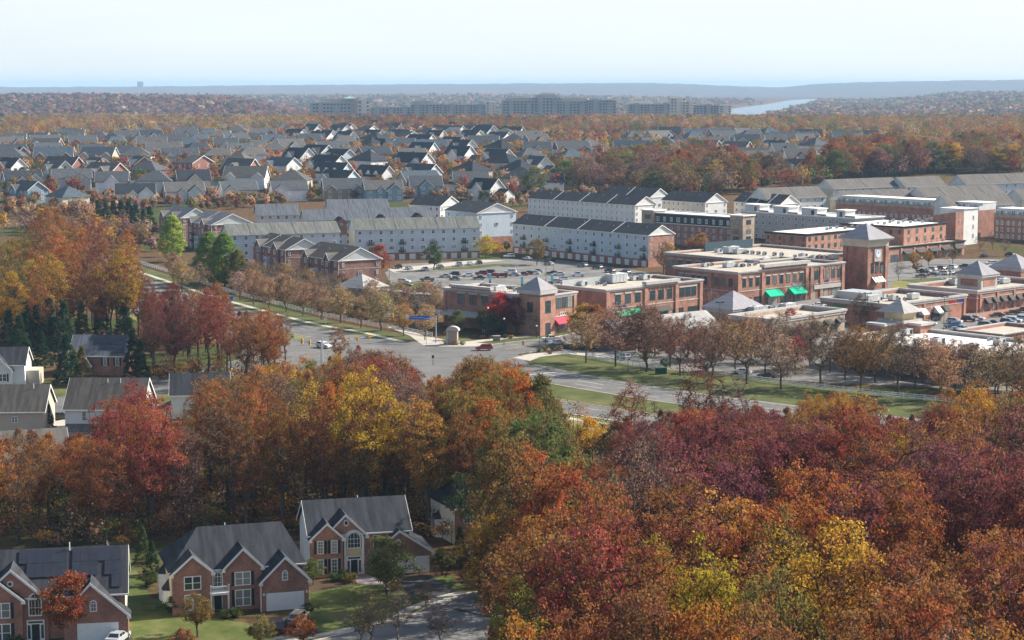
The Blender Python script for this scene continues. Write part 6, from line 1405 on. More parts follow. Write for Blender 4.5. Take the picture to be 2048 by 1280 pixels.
# ---- low growth on the woodland floor: bushes, saplings and bare stems nobody could count
def merged(name, items, kind='stuff', clumps=9, per=16, spread=.24, leaf=.5, stems=True, flat=False):
    """items: (x, y, z, H, R, rgb); one mesh of leaf sprays and stems"""
    g = np.random.default_rng(len(items)); VS, TI, LV, TN = [], [], [], []; SV, SF = [], []; off = 0
    for (x, y, z, H, Rr, c) in items:
        n = clumps; u = g.normal(size=(n, 3)); u /= np.linalg.norm(u, axis=1)[:, None]; u *= g.uniform(.45, 1, (n, 1))
        cen = np.stack([u[:, 0] * Rr * .75, u[:, 1] * Rr * .75, H * .60 + u[:, 2] * H * .33], 1)
        k = per; p = np.repeat(cen, k, 0); d = g.normal(size=(n * k, 3)); p = p + d * np.array([Rr, Rr, H * .45]) * spread
        p[:, 2] = np.maximum(p[:, 2], .1 * H); p += (x, y, z)
        nr = d + np.array([0, 0, .5]); nr /= np.linalg.norm(nr, axis=1)[:, None]; a = np.cross(nr, g.normal(size=nr.shape)); a /= np.linalg.norm(a, axis=1)[:, None]; b = np.cross(nr, a)
        s = (leaf * g.uniform(.6, 1.3, n * k))[:, None] * .5
        VS.append(np.stack([p - a * s, p - b * s, p + a * s, p + b * s], 1).reshape(-1, 3)); TI.append(np.tile(np.array(c), (n * k, 1)))
        LV.append(np.clip(np.repeat(g.uniform(.3, .7, n), k) + g.normal(size=n * k) * .15, 0, 1)); TN.append(np.clip(np.repeat(g.uniform(.2, .65, n), k) + g.normal(size=n * k) * .18, 0, 1))
        if stems:
            r = .012 * H + .02
            SV += [(x - r, y - r, z - .3), (x + r, y - r, z - .3), (x, y + r, z - .3), (x, y, z + H * .8)]; SF += [(off, off + 1, off + 3), (off + 1, off + 2, off + 3), (off + 2, off, off + 3)]; off += 4
    V = np.concatenate(VS); nq = len(V) // 4
    o = link(name, npmesh(name, V, np.arange(nq * 4).reshape(nq, 4), LEAFT, {'tint': np.concatenate(TI), 'leaf': np.concatenate(LV), 'tone': np.concatenate(TN)}))
    tag(o, kind=kind)
    if stems:
        st = MB(); st.v, st.f, st.m = SV, SF, [0] * len(SF); t_ = st.build(name + '_stems', BARK); t_['kind'] = kind
    return o
def under():
    g = random.Random(3); it = []
    for _ in range(5200):
        y = g.uniform(255, 470); x = g.uniform(-.29 * y, .29 * y); bx, by = PIX(x, y); p = Vector((x, y))
        if inpoly(bx, by, YARDS_PX) and bx < 960: continue
        if inpoly(bx, by, HOUSES_PX) or road_side(p) < 1.5: continue
        if bx > 1000 and by > 1060: continue
        if x > 0 and g.random() < .45: continue
        H = g.choice([1.5, 2.2, 3, 4.5, 6.5]) * g.uniform(.7, 1.2)
        if road_side(p) < 5: H *= .5
        it.append((x, y, 0, H, H * .48 + .5, jitc(g, g.choice(['copper', 'olive', 'brown', 'moss', 'green', 'gold', 'mauve', 'rust', 'tan', 'brown']))))
    o = merged('undergrowth', it, clumps=6, per=26, leaf=.34); o['label'] = 'brushy undergrowth and saplings between the trunks of the wood'
def jitc(g, name, v=.2):
    c = CW[name]; k = g.uniform(1 - v, 1 + v); return tuple(min(1, q * k * g.uniform(.9, 1.1)) for q in c)
under()
# ================================================================ street and garden trees
def st(kinds, name, cat, cols, pts, Hs, group=None, **k):
    for i, (px, py) in enumerate(pts):
        plant_px(kinds[i % len(kinds)] if isinstance(kinds, list) else kinds, name, cat, cols[i % len(cols)], px, py, Hs * rnd.uniform(.82, 1.12), group=group, **k)
G1 = 'street trees along the white fence'
st(['street_a', 'street_b', 'street_c'], 'street_tree', 'street tree', ['tan', 'wheat', 'tan'], [(346, 560), (364, 584), (401, 583)], 11, G1)
st(['street_b', 'street_a', 'street_b'], 'street_tree', 'street tree', ['tan', 'wheat', 'tan', 'wheat'], [(480, 600), (507, 610), (538, 617), (572, 624), (606, 632), (643, 640), (681, 646), (722, 656), (762, 662), (807, 672), (850, 680)], 11, G1)
G2 = 'bare trees between the fence and the brick terraces'
pts = []
for i in range(84): 
    t = (i % 28) / 27; r_ = i // 28; pts.append((460 + 410 * t + rnd.uniform(-7, 7), 582 + 66 * t - r_ * 14 + rnd.uniform(-5, 5)))
st(['street_c', 'bare_a', 'street_c', 'street_b'], 'bare_tree', 'tree', ['tan', 'mauve', 'tan', 'wheat', 'tan'], [p for p in pts if not (p[0] > 690 and p[1] < 600)], 8.5, G2)
G3 = 'tall street trees along the car park fence'
st(['street_a', 'street_c', 'street_b', 'street_c'], 'street_tree', 'street tree', ['wheat', 'tan', 'brown', 'copper', 'mauve'], [(1172, 726), (1231, 733), (1293, 744), (1360, 752), (1425, 760), (1493, 768), (1562, 779), (1641, 774), (1721, 783), (1796, 790), (1880, 800), (1960, 812), (2040, 822)], 15.5, G3)
G4 = 'car park trees'
pts = [(1195, 700), (1250, 700), (1310, 712), (1340, 735), (1390, 725), (1440, 720), (1470, 742), (1530, 745), (1590, 750), (1600, 725), (1660, 745), (1690, 760), (1750, 765), (1770, 748), (1830, 775), (1850, 752), (1910, 785), (1940, 765), (1990, 795), (2030, 780), (1520, 712), (1560, 700), (1620, 705)] + [(1700 + i * 21 + rnd.uniform(-6, 6), 738 + i * 3.6 + rnd.uniform(-6, 8)) for i in range(17)] + [(1240 + i * 34 + rnd.uniform(-8, 8), 704 + i * 2.6 + rnd.uniform(-8, 8)) for i in range(12)]
st(['street_a', 'street_c', 'street_c'], 'car_park_tree', 'tree', ['wheat', 'tan', 'mauve', 'mauve', 'tan', 'copper'], pts, 11.5, G4)
st('street_b', 'car_park_tree', 'tree', ['scarlet', 'red'], [(1590, 740), (1580, 672)], 9, G4)
# columnar lime green trees
for px, py, H, c, sx in ((345, 524, 18.5, 'lime', 1.2), (420, 566, 18, 'green', 1.3), (450, 572, 18.5, 'green', 1.2), (476, 574, 13, 'olive', 1.15), (432, 570, 14, 'lime', 1.1)):
    plant_px('cypress', 'dawn_cypress', 'conifer', c if c != 'green' else 'leafgreen', px, py, H, sx=sx, jit=.05, group='pale green conifers beside the fence')
# conifers at the end of the terraces
for px, py in ((197, 448), (212, 452), (228, 455), (243, 458), (258, 460), (272, 464), (287, 470), (300, 468), (265, 468)): plant_px(rnd.choice(['cone_a', 'cone_b']), 'dark_conifer', 'conifer', 'pine', px, py, rnd.uniform(11, 14), group='dark conifers left of the terraces', sx=1.25)
for px, py, H in ((268, 768, 13), (282, 764, 10), (135, 770, 12), (165, 768, 9), (150, 764, 8), (60, 752, 8), (85, 735, 9), (110, 722, 10), (40, 715, 11), (20, 702, 11), (75, 700, 12), (300, 700, 11), (335, 690, 11), (250, 690, 12), (205, 684, 13), (165, 690, 12), (130, 700, 13), (100, 692, 13), (55, 690, 12), (98, 862, 5.5)):
    plant_px(rnd.choice(['cone_a', 'cone_b', 'cone_b']), 'dark_conifer', 'conifer', 'pine' if px not in (150, 165) else 'moss', px, py, H, group='conifers behind the lane houses', sx=1.1)
# courtyard and shopping trees
SOLO = [('round_b', 'courtyard_tree', 'green', 868, 541, 11, 'round green tree turning rust in front of the long blue block'), ('round_b', 'courtyard_tree', 'olive', 1074, 530, 11, 'round olive tree in front of the balconied block'),
        ('round_a', 'courtyard_tree', 'rust', 757, 553, 13, 'narrow orange red tree at the corner of the brick pedimented house'), ('round_b', 'courtyard_tree', 'yellow', 972, 519, 10.5, 'golden yellow tree between the two long blocks'), ('round_a', 'courtyard_tree', 'gold', 992, 514, 7, 'smaller golden tree behind the yellow one'),
        ('small_a', 'courtyard_tree', 'moss', 1013, 505, 5, 'little green tree beside the gable'), ('round_a', 'maple_tree', 'scarlet', 1003, 664, 12.5, 'bright scarlet crowned maple in front of the corner shop building'), ('round_b', 'maple_tree', 'plum', 1032, 668, 11, 'dark plum coloured tree beside the scarlet maple'),
        ('round_a', 'evergreen_tree', 'green', 967, 668, 7.5, 'dark evergreen left of the plum tree'), ('round_a', 'evergreen_tree', 'green', 988, 672, 7, 'dark evergreen under the scarlet maple'), ('round_a', 'evergreen_tree', 'moss', 914, 668, 7.5, 'grey green tree behind the stone gateway sign'),
        ('bare_a', 'bare_tree', 'tan', 1062, 672, 7, 'pale bare tree before the pyramid tower'), ('street_c', 'bare_tree', 'tan', 1327, 549, 13, 'tall bare tree at the brick end of the balconied block'), ('round_a', 'courtyard_tree', 'gold', 1337, 545, 12, 'golden tree behind the bare one by the brick end'),
        ('small_a', 'courtyard_tree', 'orange', 1342, 552, 6, 'low orange bush by the brick end'), ('round_a', 'courtyard_tree', 'gold', 1402, 505, 9, 'yellow tree before the mansard block'), ('small_a', 'courtyard_tree', 'orange', 1380, 504, 6, 'small orange tree before the mansard block'),
        ('small_a', 'shop_tree', 'gold', 1826, 535, 6.5, 'small yellow tree in front of the awning wing'), ('small_a', 'shop_tree', 'orange', 1857, 532, 6.5, 'small orange tree in front of the awning wing'), ('small_b', 'shop_tree', 'brown', 1905, 528, 8, 'brown bare tree right of the awning wing'),
        ('small_a', 'shop_tree', 'olive', 1832, 546, 4.5, 'low olive tree beside the parked cars'), ('bare_a', 'shop_tree', 'olive', 1797, 562, 8, 'grey olive tree right of the clock tower'), ('bare_a', 'shop_tree', 'mauve', 1722, 580, 7.5, 'bare tree before the clock tower base'),
        ('bare_a', 'shop_tree', 'mauve', 1600, 602, 8, 'bare tree between the two green awnings'), ('bare_a', 'shop_tree', 'mauve', 1618, 600, 8, 'bare dark tree right of the green awnings'), ('bare_a', 'shop_tree', 'mauve', 1560, 606, 7, 'thin bare tree left of the green awnings'), ('bare_a', 'shop_tree', 'mauve', 1400, 622, 8, 'bare tree at the end of the arcade building'), ('bare_a', 'shop_tree', 'mauve', 1425, 626, 8, 'bare tree behind the slate pyramid'), ('bare_a', 'shop_tree', 'mauve', 1370, 622, 7, 'bare purple tree beneath the arcade windows'),
        ('street_c', 'shop_tree', 'mauve', 1720, 652, 10, 'bare grey tree before the green sign'), ('cone_a', 'shop_tree', 'green', 1756, 642, 6, 'small dark evergreen behind the white roof'), ('round_a', 'shop_tree', 'gold', 1165, 688, 12, 'gold brown tree right of the red awning'), ('round_a', 'shop_tree', 'copper', 1190, 690, 12, 'copper tree right of the red awning'),
        ('bare_a', 'shop_tree', 'brown', 1985, 500, 9, 'bare brown tree by the brick deck terrace'), ('bare_a', 'shop_tree', 'mauve', 2010, 512, 8, 'bare mauve tree by the right edge shops'), ('bare_a', 'shop_tree', 'brown', 1960, 505, 8, 'bare tree at the foot of the white gable'), ('round_a', 'shop_tree', 'gold', 1795, 412, 9, 'yellow tree behind the roof deck terrace'), ('round_a', 'shop_tree', 'orange', 1640, 412, 8, 'orange tree behind the roof terrace block'), ('cone_a', 'shop_tree', 'moss', 1908, 512, 6, 'small cone shaped tree right of the awning wing'),
        ('oak_d', 'oak_tree', 'copper', 677, 742, 11.5, 'lone narrow copper tree beside the traffic signal arm'), ('round_a', 'courtyard_tree', 'gold', 905, 680, 4.5, 'golden shrub tree beside the stone gateway sign'),
        # foreground gardens
        ('round_a', 'garden_tree', 'rust', 140, 1282, 9.6, 'round red tipped tree in front of the solar panelled house'), ('small_a', 'garden_tree', 'olive', 395, 1272, 5.8, 'small olive tree in front of the balcony house'), ('round_a', 'garden_tree', 'moss', 773, 1190, 9.0, 'green tree with a clear trunk on the lawn before the arched window house'),
        ('ball', 'garden_tree', 'moss', 626, 1170, 3.9, 'clipped round green tree left of the shuttered windows'), ('ball', 'garden_tree', 'moss', 884, 1152, 4.2, 'clipped round green tree right of the garage'), ('cone_b', 'garden_tree', 'green', 920, 1135, 6, 'dark green shrub tree by the half hidden cream house'),
        ('small_b', 'garden_tree', 'orange', 852, 1218, 4.2, 'small sparse tree with orange red leaves at the kerb'), ('small_b', 'garden_tree', 'gold', 742, 1292, 7.5, 'thin bare tree with a few yellow leaves on the verge'), ('bare_a', 'garden_tree', 'tan', 795, 1286, 8.0, 'pale bare tree leaning over the pavement'), ('small_b', 'garden_tree', 'olive', 722, 1290, 6.5, 'thin leaning tree left of the bare verge tree'),
        ('small_b', 'garden_tree', 'brown', 880, 1290, 6, 'dark bare shrub tree over the street'), ('small_a', 'garden_tree', 'rust', 605, 1300, 4.8, 'russet bush hiding the parked cars'), ('small_a', 'garden_tree', 'olive', 520, 1300, 4.6, 'olive bush left of the parked cars'), ('bush_a', 'garden_tree', 'copper', 368, 1292, 2.4, 'low copper bush on the front lawn'),
        ('cone_b', 'garden_evergreen', 'green', 287, 1128, 5.5, 'dark evergreen between the solar panelled house and the balcony house'), ('cone_b', 'garden_evergreen', 'pine', 304, 1150, 5, 'second dark evergreen beside the cream wall, nearer the street'), ('bush_a', 'garden_bush', 'green', 300, 1172, 2.4, 'low dark bush before the pair of evergreens'),
        ('bush_a', 'garden_bush', 'green', 617, 1228, 1.7, 'dark bush at the right corner of the balcony house'), ('bush_a', 'garden_bush', 'green', 690, 1160, 1.8, 'dark bush left of the front steps'), ('bush_b', 'garden_bush', 'olive', 702, 1166, 1.4, 'olive bush beside the front steps'), ('bush_b', 'garden_bush', 'green', 668, 1163, 1.3, 'dark low bush under the shuttered windows'), ('bush_b', 'garden_bush', 'gold', 790, 1180, 1.4, 'tan bush beside the driveway'),
        ('bush_b', 'garden_bush', 'green', 470, 1234, 1.4, 'dark bush under the middle window'), ('bush_b', 'garden_bush', 'green', 450, 1236, 1.3, 'dark bush by the front door post'), ('bush_a', 'garden_bush', 'green', 345, 1228, 2.6, 'dark bush at the cream side wall'), ('bush_b', 'garden_bush', 'green', 30, 1290, 1.3, 'low hedge bush under the leftmost window')]
for kind, nme, col, px, py, H, lab in SOLO: plant_px(kind, nme, nme.replace('_', ' '), col, px, py, H, label=lab, jit=.05)
for i, (px, py) in enumerate([(950, 677), (965, 678), (980, 678), (995, 677), (1010, 676), (1022, 677), (1078, 704), (1092, 701), (1106, 699), (1120, 698), (1134, 697), (1148, 697), (1160, 698), (912, 690), (925, 690), (1100, 708), (1150, 704), (890, 688)]): plant_px('bush_b', 'low_shrub', 'shrub', ['moss', 'gold', 'moss', 'olive'][i % 4], px, py, 1.1, group='low shrubs beside the side street')
for i, (px, py) in enumerate([(600, 612), (640, 622), (672, 628), (700, 636), (735, 640), (520, 590), (560, 600), (466, 578), (555, 568), (430, 580), (1182, 702), (1290, 722), (1330, 735), (1410, 742)]): plant_px('bush_a', 'green_shrub', 'shrub', ['green', 'moss'][i % 2], px, py, 2.4, group='green shrubs behind the white fences')

# ================================================================ suburb trees: 250 nearest as trees, the rest as one mass
BANK = []
def scatter(poly, spacing, H, pal, dens=1.0, seed=1, avoid=9):
    spacing *= .96
    g = random.Random(seed); w_ = [G(x, y) for x, y in poly]; pw = [(p.x, p.y) for p in w_]
    x0, x1 = min(p[0] for p in pw), max(p[0] for p in pw); y0, y1 = min(p[1] for p in pw), max(p[1] for p in pw)
    y = y0
    while y < y1:
        x = x0
        while x < x1:
            a, b = x + g.uniform(-.45, .45) * spacing, y + g.uniform(-.45, .45) * spacing; x += spacing
            if g.random() > dens or not inpoly(a, b, pw) or not free(a, b, avoid): continue
            BANK.append((a, b, H * g.uniform(.65, 1.2), g.choice(pal)))
        y += spacing
W_ = 'rust red maroon copper brown gold brown olive tan mauve moss mauve olive moss'.split()
scatter([(1060, 402), (1250, 345), (1335, 326), (1450, 335), (1470, 350), (1560, 365), (1500, 388), (1300, 398), (1210, 384), (1060, 392)], 9, 17, W_, .85, 1, 10)
scatter([(1590, 372), (1640, 345), (1700, 318), (1850, 300), (2110, 290), (2110, 352), (1900, 348), (1700, 362)], 9, 18, W_ + ['moss', 'rust'], .9, 2, 10)
scatter([(1060, 284), (1230, 270), (1480, 272), (1800, 280), (2110, 292), (2110, 258), (1250, 258)], 12.5, 15, 'gold olive copper brown rust olive mauve moss tan mauve brown moss'.split(), .85, 3, 10)
scatter([(600, 275), (760, 272), (1250, 276), (1250, 262), (600, 262)], 12, 15, 'rust maroon brown olive copper pine'.split(), .55, 4, 10)
scatter([(-60, 300), (330, 282), (640, 270), (640, 258), (-60, 258)], 13, 15, 'tan brown olive gold copper mauve moss'.split(), .8, 5, 10)
scatter([(-60, 402), (-60, 300), (300, 280), (640, 268), (1060, 268), (1250, 282), (1180, 330), (1060, 395), (600, 380), (300, 380)], 12, 8.5, 'red red olive olive gold gold olive tan brown moss green copper rust tan brown rust'.split(), .95, 6, 9.5)
scatter([(-60, 425), (60, 440), (310, 425), (330, 418), (430, 424), (500, 418), (640, 405), (800, 400), (900, 402), (1060, 425), (1250, 385), (1060, 398), (900, 386), (300, 396), (-60, 400)], 7.5, 6.0, 'tan mauve brown copper tan olive'.split(), .62, 7, 7)
scatter([(1330, 400), (1500, 372), (1620, 358), (1700, 366), (1540, 385), (1420, 396)], 9, 11, 'moss copper rust brown green'.split(), .7, 8, 8)
scatter([(-60, 460), (200, 440), (320, 470), (330, 520), (240, 500), (60, 470)], 9, 10, 'brown tan mauve gold'.split(), .55, 9, 7)
scatter([(1240, 345), (1330, 326), (1820, 300), (1820, 278), (1240, 276)], 13, 9.5, 'olive gold moss brown copper'.split(), .5, 10, 11)
BANK.sort(key=lambda t: -(t[2] * (1.0 if t[1] > 1400 else 1.6)) * F / t[1])
vis = [t for t in BANK if -25 < PIX(t[0], t[1], float(gz(t[0], t[1])))[0] < 2075]
near, rest = vis[:285], vis[285:]
for a, b, H, c in near:
    k = rnd.choice(['round_b', 'round_a', 'slim_a', 'round_b', 'oak_d'] if H > 9 else ['round_a', 'round_a', 'street_b', 'street_a'])
    if c in ('tan', 'mauve', 'brown'): k = rnd.choice(['street_a', 'street_c', 'street_b'])
    if c == 'pine': k = 'cone_b'
    plant(k, 'suburb_tree', 'tree', c, a, b, H / PROT[k][2], group='trees among the suburb houses', sx=1.12)
gq = random.Random(9)
m_ = merged('suburb_woodland', [(a, b, float(gz(a, b)), H, H * .42, jitc(gq, c)) for a, b, H, c in rest], clumps=11, per=22, leaf=.95)
m_['label'] = 'mass of small distant autumn trees filling the suburb behind the nearer ones'
print('bank', len(vis))
# ---- far woods on the rolling land
def far_woods():
    g = np.random.default_rng(21); X, Y, Sx = [], [], []; y = 2380.0
    while y < 8200:
        k = y / 2380; dx = 11.0 * k ** .85; n = int(.58 * y / dx); xs = (np.arange(n) - n / 2) * dx + g.uniform(-.5, .5, n) * dx; ys = y + g.uniform(-.5, .5, n) * 10 * k ** 1.4
        X.append(xs); Y.append(ys); Sx.append(np.full(n, k ** .55)); y += 9.5 * k ** 1.45
    X = np.concatenate(X); Y = np.concatenate(Y); Sx = np.concatenate(Sx); a = X / Y
    ok = (chan(X, Y) < .05) & ~((a > .163) & (a < .203) & (Y > 3850) & (Y < 4750)) & ~((Y > 4100) & (Y < 4400) & (a > .09) & (a < .12)); X, Y, Sx, a = X[ok], Y[ok], Sx[ok], a[ok]; n = len(X); Z = gz(X, Y)
    H = 13 * Sx * g.uniform(.6, 1.25, n); cc = np.abs(a - np.interp(Y, RIV_Y, RIV_C)) / np.interp(Y, RIV_Y, RIV_H); H = np.where(((Y > 3900) & (Y < 11000) & (cc < 1.9)) | ((a > .155) & (a < .212) & (Y > 3150) & (Y < 3900)), H * .45, H); Rr = H * .5; q = 20
    d = g.normal(size=(n, q, 3)); d /= np.linalg.norm(d, axis=2)[..., None]; rr = g.uniform(.4, 1, (n, q, 1))
    p = np.stack([X, Y, Z + H * .55], 1)[:, None, :] + d * rr * np.stack([Rr, Rr, H * .42], 1)[:, None, :]
    nr = d * .9 + g.normal(size=d.shape) * .4 + np.array([0, 0, .4]); nr /= np.linalg.norm(nr, axis=2)[..., None]; u = np.cross(nr, g.normal(size=nr.shape)); u /= np.linalg.norm(u, axis=2)[..., None]; v = np.cross(nr, u)
    s = (H * .20)[:, None, None] * g.uniform(.7, 1.3, (n, q, 1)); V = np.stack([p - u * s, p - v * s, p + u * s, p + v * s], 2).reshape(-1, 3)
    names = ['brown', 'mauve', 'copper', 'rust', 'olive', 'tan', 'moss', 'maroon', 'pine']; C = np.array([CW[k] for k in names]) 
    big = vnoise(X / 420, Y / 500, 4); ridge = ((Y > 3700) & (Y < 5600) & (a < -.09)).astype(float)
    w1 = np.array([3, 4, .8, .3, 1.5, 1.6, 1.5, .8, 1.2]); w2 = np.array([2, 4, 1, 1, .4, .2, .3, 4.5, .5]); prob = w1[None] * (1 - ridge[:, None]) + w2[None] * ridge[:, None]
    prob[:, [4, 6, 8]] *= (2.2 * big)[:, None]; prob /= prob.sum(1)[:, None]; ix = (prob.cumsum(1) < g.uniform(0, 1, (n, 1))).sum(1)
    tint = C[ix]; tint = (tint * .9 + tint.mean(1, keepdims=True) * .1) * g.uniform(.6, 1.1, (n, 1)); qd = np.arange(n * q * 4).reshape(-1, 4)
    me = npmesh('far_woods', V, qd, LEAFT, {'tint': np.repeat(tint, q, 0), 'leaf': g.uniform(.3, .7, n * q), 'tone': np.repeat(g.uniform(.2, .7, n), q)})
    tag(link('far_woods', me), 'far wooded plain and hills beyond the town', None, None, 'stuff'); print('far trees', n)
far_woods()
# ================================================================ cars
PAINT = tinted('car paint', .28, .03, .5, .6); CGL = plain('car glass', (.02, .025, .03), .08, .1, 1, 0, .8); TYRE = plain('tyre rubber', (.02, .02, .02), .9, .1, 3); RIM = plain('alloy rim', (.45, .46, .47), .35, .05, 3, .6)
LAMPR = plain('red lamp glass', (.45, .02, .02), .3, .05, 2); LAMPW = plain('clear lamp glass', (.75, .75, .72), .2, .05, 2)
def car_parts(kind):
    """half profiles in x (forward), z; returns meshes by part name"""
    W = .92
    if kind == 'sedan': body = [(-2.3, .35), (2.3, .35), (2.34, .62), (2.2, .78), (1.15, .92), (-1.45, .98), (-2.25, .95), (-2.36, .7)]; cab = [(-1.75, .96), (.95, .92), (.3, 1.40), (-1.05, 1.42)]; L = 2.3
    elif kind == 'suv': body = [(-2.3, .4), (2.3, .4), (2.36, .75), (2.2, .98), (1.2, 1.08), (-2.2, 1.1), (-2.34, .9)]; cab = [(-2.2, 1.09), (1.15, 1.07), (.5, 1.68), (-1.95, 1.72)]; L = 2.3
    elif kind == 'van': body = [(-2.45, .38), (2.45, .38), (2.5, .8), (2.2, 1.05), (1.5, 1.15), (-2.4, 1.15), (-2.5, .9)]; cab = [(-2.4, 1.14), (1.55, 1.13), (.7, 1.78), (-2.25, 1.8)]; L = 2.4
    else: body = [(-2.8, .5), (2.7, .5), (2.75, .95), (2.6, 1.15), (1.3, 1.2), (-2.75, 1.2), (-2.8, .9)]; cab = [(-.9, 1.19), (1.25, 1.19), (.7, 1.8), (-.7, 1.82)]; L = 2.75
    out_ = {}
    m = MB()
    def loft(prof, ws, k=None):          # rounded: narrower at the rim of the section
        n = len(prof); vs = []
        for w_, sc in ws:
            cx = sum(p[0] for p in prof) / n; cz = sum(p[1] for p in prof) / n
            vs += [(cx + (x - cx) * sc, w_, cz + (z - cz) * sc) for x, z in prof]
        fs = [tuple(range(n)), tuple(range((len(ws) - 1) * n, len(ws) * n))[::-1]]
        for j in range(len(ws) - 1):
            for i in range(n): fs.append((j * n + (i + 1) % n, j * n + i, (j + 1) * n + i, (j + 1) * n + (i + 1) % n))
        m.add(vs, fs, k)
    loft(body, [(-W, .93), (-W * .93, 1), (W * .93, 1), (W, .93)])
    top = [(x, z) for x, z in cab]; cx = sum(p[0] for p in cab) / 4
    # cabin: tapered frustum in paint, glass set just proud
    (xa, za), (xb, zb), (xc, zc), (xd, zd) = cab; wt = W * .72
    m.add([(xa, -W * .92, za), (xb, -W * .92, zb), (xb, W * .92, zb), (xa, W * .92, za), (xd, -wt, zd), (xc, -wt, zc), (xc, wt, zc), (xd, wt, zd)], [(0, 3, 2, 1), (4, 5, 6, 7), (0, 1, 5, 4), (1, 2, 6, 5), (2, 3, 7, 6), (3, 0, 4, 7)])
    if kind == 'pickup': m.box(-2.7, -W * .94, 1.2, -.95, -W * .84, 1.28); m.box(-2.7, W * .84, 1.2, -.95, W * .94, 1.28)
    out_['body'] = (m.mesh('car_body_' + kind, PAINT), (0, 0, 0))
    g = MB(); e = .012
    def lerp(a, b, t): return tuple(a[i] + (b[i] - a[i]) * t for i in range(3))
    def pane(a, b, c, d, n_, u0=.08, u1=.92, v0=.14, v1=.88):
        q = [lerp(lerp(a, b, u), lerp(d, c, u), v) for u, v in ((u0, v0), (u1, v0), (u1, v1), (u0, v1))]; g.add([(x + n_[0] * e, y + n_[1] * e, z + n_[2] * e) for x, y, z in q], [(0, 1, 2, 3)])
    A, B, C_, D_ = (xa, -W * .92, za), (xb, -W * .92, zb), (xc, -wt, zc), (xd, -wt, zd); A2, B2, C2, D2_ = [(x, -y, z) for x, y, z in (A, B, C_, D_)]
    pane(A, B, C_, D_, (0, -1, .3), .08, .50); pane(A, B, C_, D_, (0, -1, .3), .54, .90); pane(B2, A2, D2_, C2, (0, 1, .3), .10, .46); pane(B2, A2, D2_, C2, (0, 1, .3), .50, .92)
    pane(B, B2, C2, C_, (1, 0, .8)); pane(A2, A, D_, D2_, (-1, 0, .5)); out_['windows'] = (g.mesh('car_glass_' + kind, CGL), (0, 0, 0))
    t = MB(); t.tube((0, -.11, 0), (0, .11, 0), .33, n=12); t.tube((0, -.125, 0), (0, .125, 0), .2, n=8, k=1); wm = t.mesh('car_wheel', [TYRE, RIM])
    for i, (x, y) in enumerate(((L * .62, -W + .06), (L * .62, W - .06), (-L * .6, -W + .06), (-L * .6, W - .06))): out_['wheel%d' % i] = (wm, (x, y, .33))
    zl = .68 if kind == 'sedan' else .82
    a = MB().box(-.03, -.22, -.09, .03, .22, .09)
    h_ = a.mesh('headlight', LAMPW); r_ = a.mesh('tail_light', LAMPR); e2 = max(p[0] for p in body) - .03
    for i, y in enumerate((-.62, .62)): out_['headlight%d' % i] = (h_, (e2, y, zl)); out_['taillight%d' % i] = (r_, (-e2 - .0, y, zl + .08))
    return out_
CP = {k: car_parts(k) for k in ('sedan', 'suv', 'van', 'pickup')}
CC = {'white': (.72, .73, .74), 'silver': (.42, .44, .46), 'grey': (.16, .17, .18), 'black': (.02, .021, .023), 'red': (.36, .02, .025), 'dark red': (.16, .015, .02), 'blue': (.04, .10, .22), 'pale blue': (.35, .45, .52), 'beige': (.42, .37, .30), 'green': (.05, .09, .07)}
CARS = []
def car(kind, col, px, py, ang, label=None, group=None):
    p = G(px, py); z = float(gz(p.x, p.y)) + .05
    o = link({'sedan': 'parked_car', 'suv': 'parked_car', 'van': 'parked_van', 'pickup': 'pickup_truck'}[kind], None, None, (p.x, p.y, z), R(ang)); c = CC[col]
    for n_, (me, loc) in CP[kind].items():
        nme = 'wheel' if n_.startswith('wheel') else ('headlight' if n_.startswith('headl') else ('tail_light' if n_.startswith('tail') else n_)); q = link(nme, me, o, loc); q.color = (*c, 1)
    o['category'] = 'pickup' if kind == 'pickup' else ('van' if kind == 'van' else 'car')
    if label: o['label'] = label
    else: CARS.append((o, col + ' ' + {'sedan': 'car', 'suv': 'suv', 'van': 'van', 'pickup': 'pickup'}[kind], px, py)); o['group'] = group or 'parked cars'
    return o
car('suv', 'red', 968, 701, 186, 'red suv driving out of the side street at the junction'); car('suv', 'white', 648, 696, -40, 'white suv waiting at the stop line under the signal arm')
car('pickup', 'white', 1102, 683, 200, 'white pickup truck behind the white car on the side street'); car('sedan', 'white', 1112, 690, 205, 'white car beside the pickup on the side street')
car('suv', 'silver', 1247, 719, 120, 'silver suv parked beneath the bare trees by the fence'); car('suv', 'black', 553, 1262, 100, 'black suv parked in the driveway of the balcony house'); car('suv', 'beige', 598, 1246, 80, 'beige suv with open sunroof parked in the driveway of the balcony house')
car('sedan', 'black', 122, 838, 10, 'black car half hidden between the two lane houses'); car('sedan', 'silver', 236, 1284, 80, 'silver car roof just showing at the bottom of the left driveway')
car('sedan', 'white', 1484, 748, 150, 'white car under the street trees near the right fence'); car('sedan', 'silver', 1500, 728, 150, 'silver car in the shade behind the right fence'); car('sedan', 'black', 1535, 756, 150, 'black car among bare trees behind the right fence'); car('sedan', 'grey', 28, 520, -50, 'dark red car on the far left road')
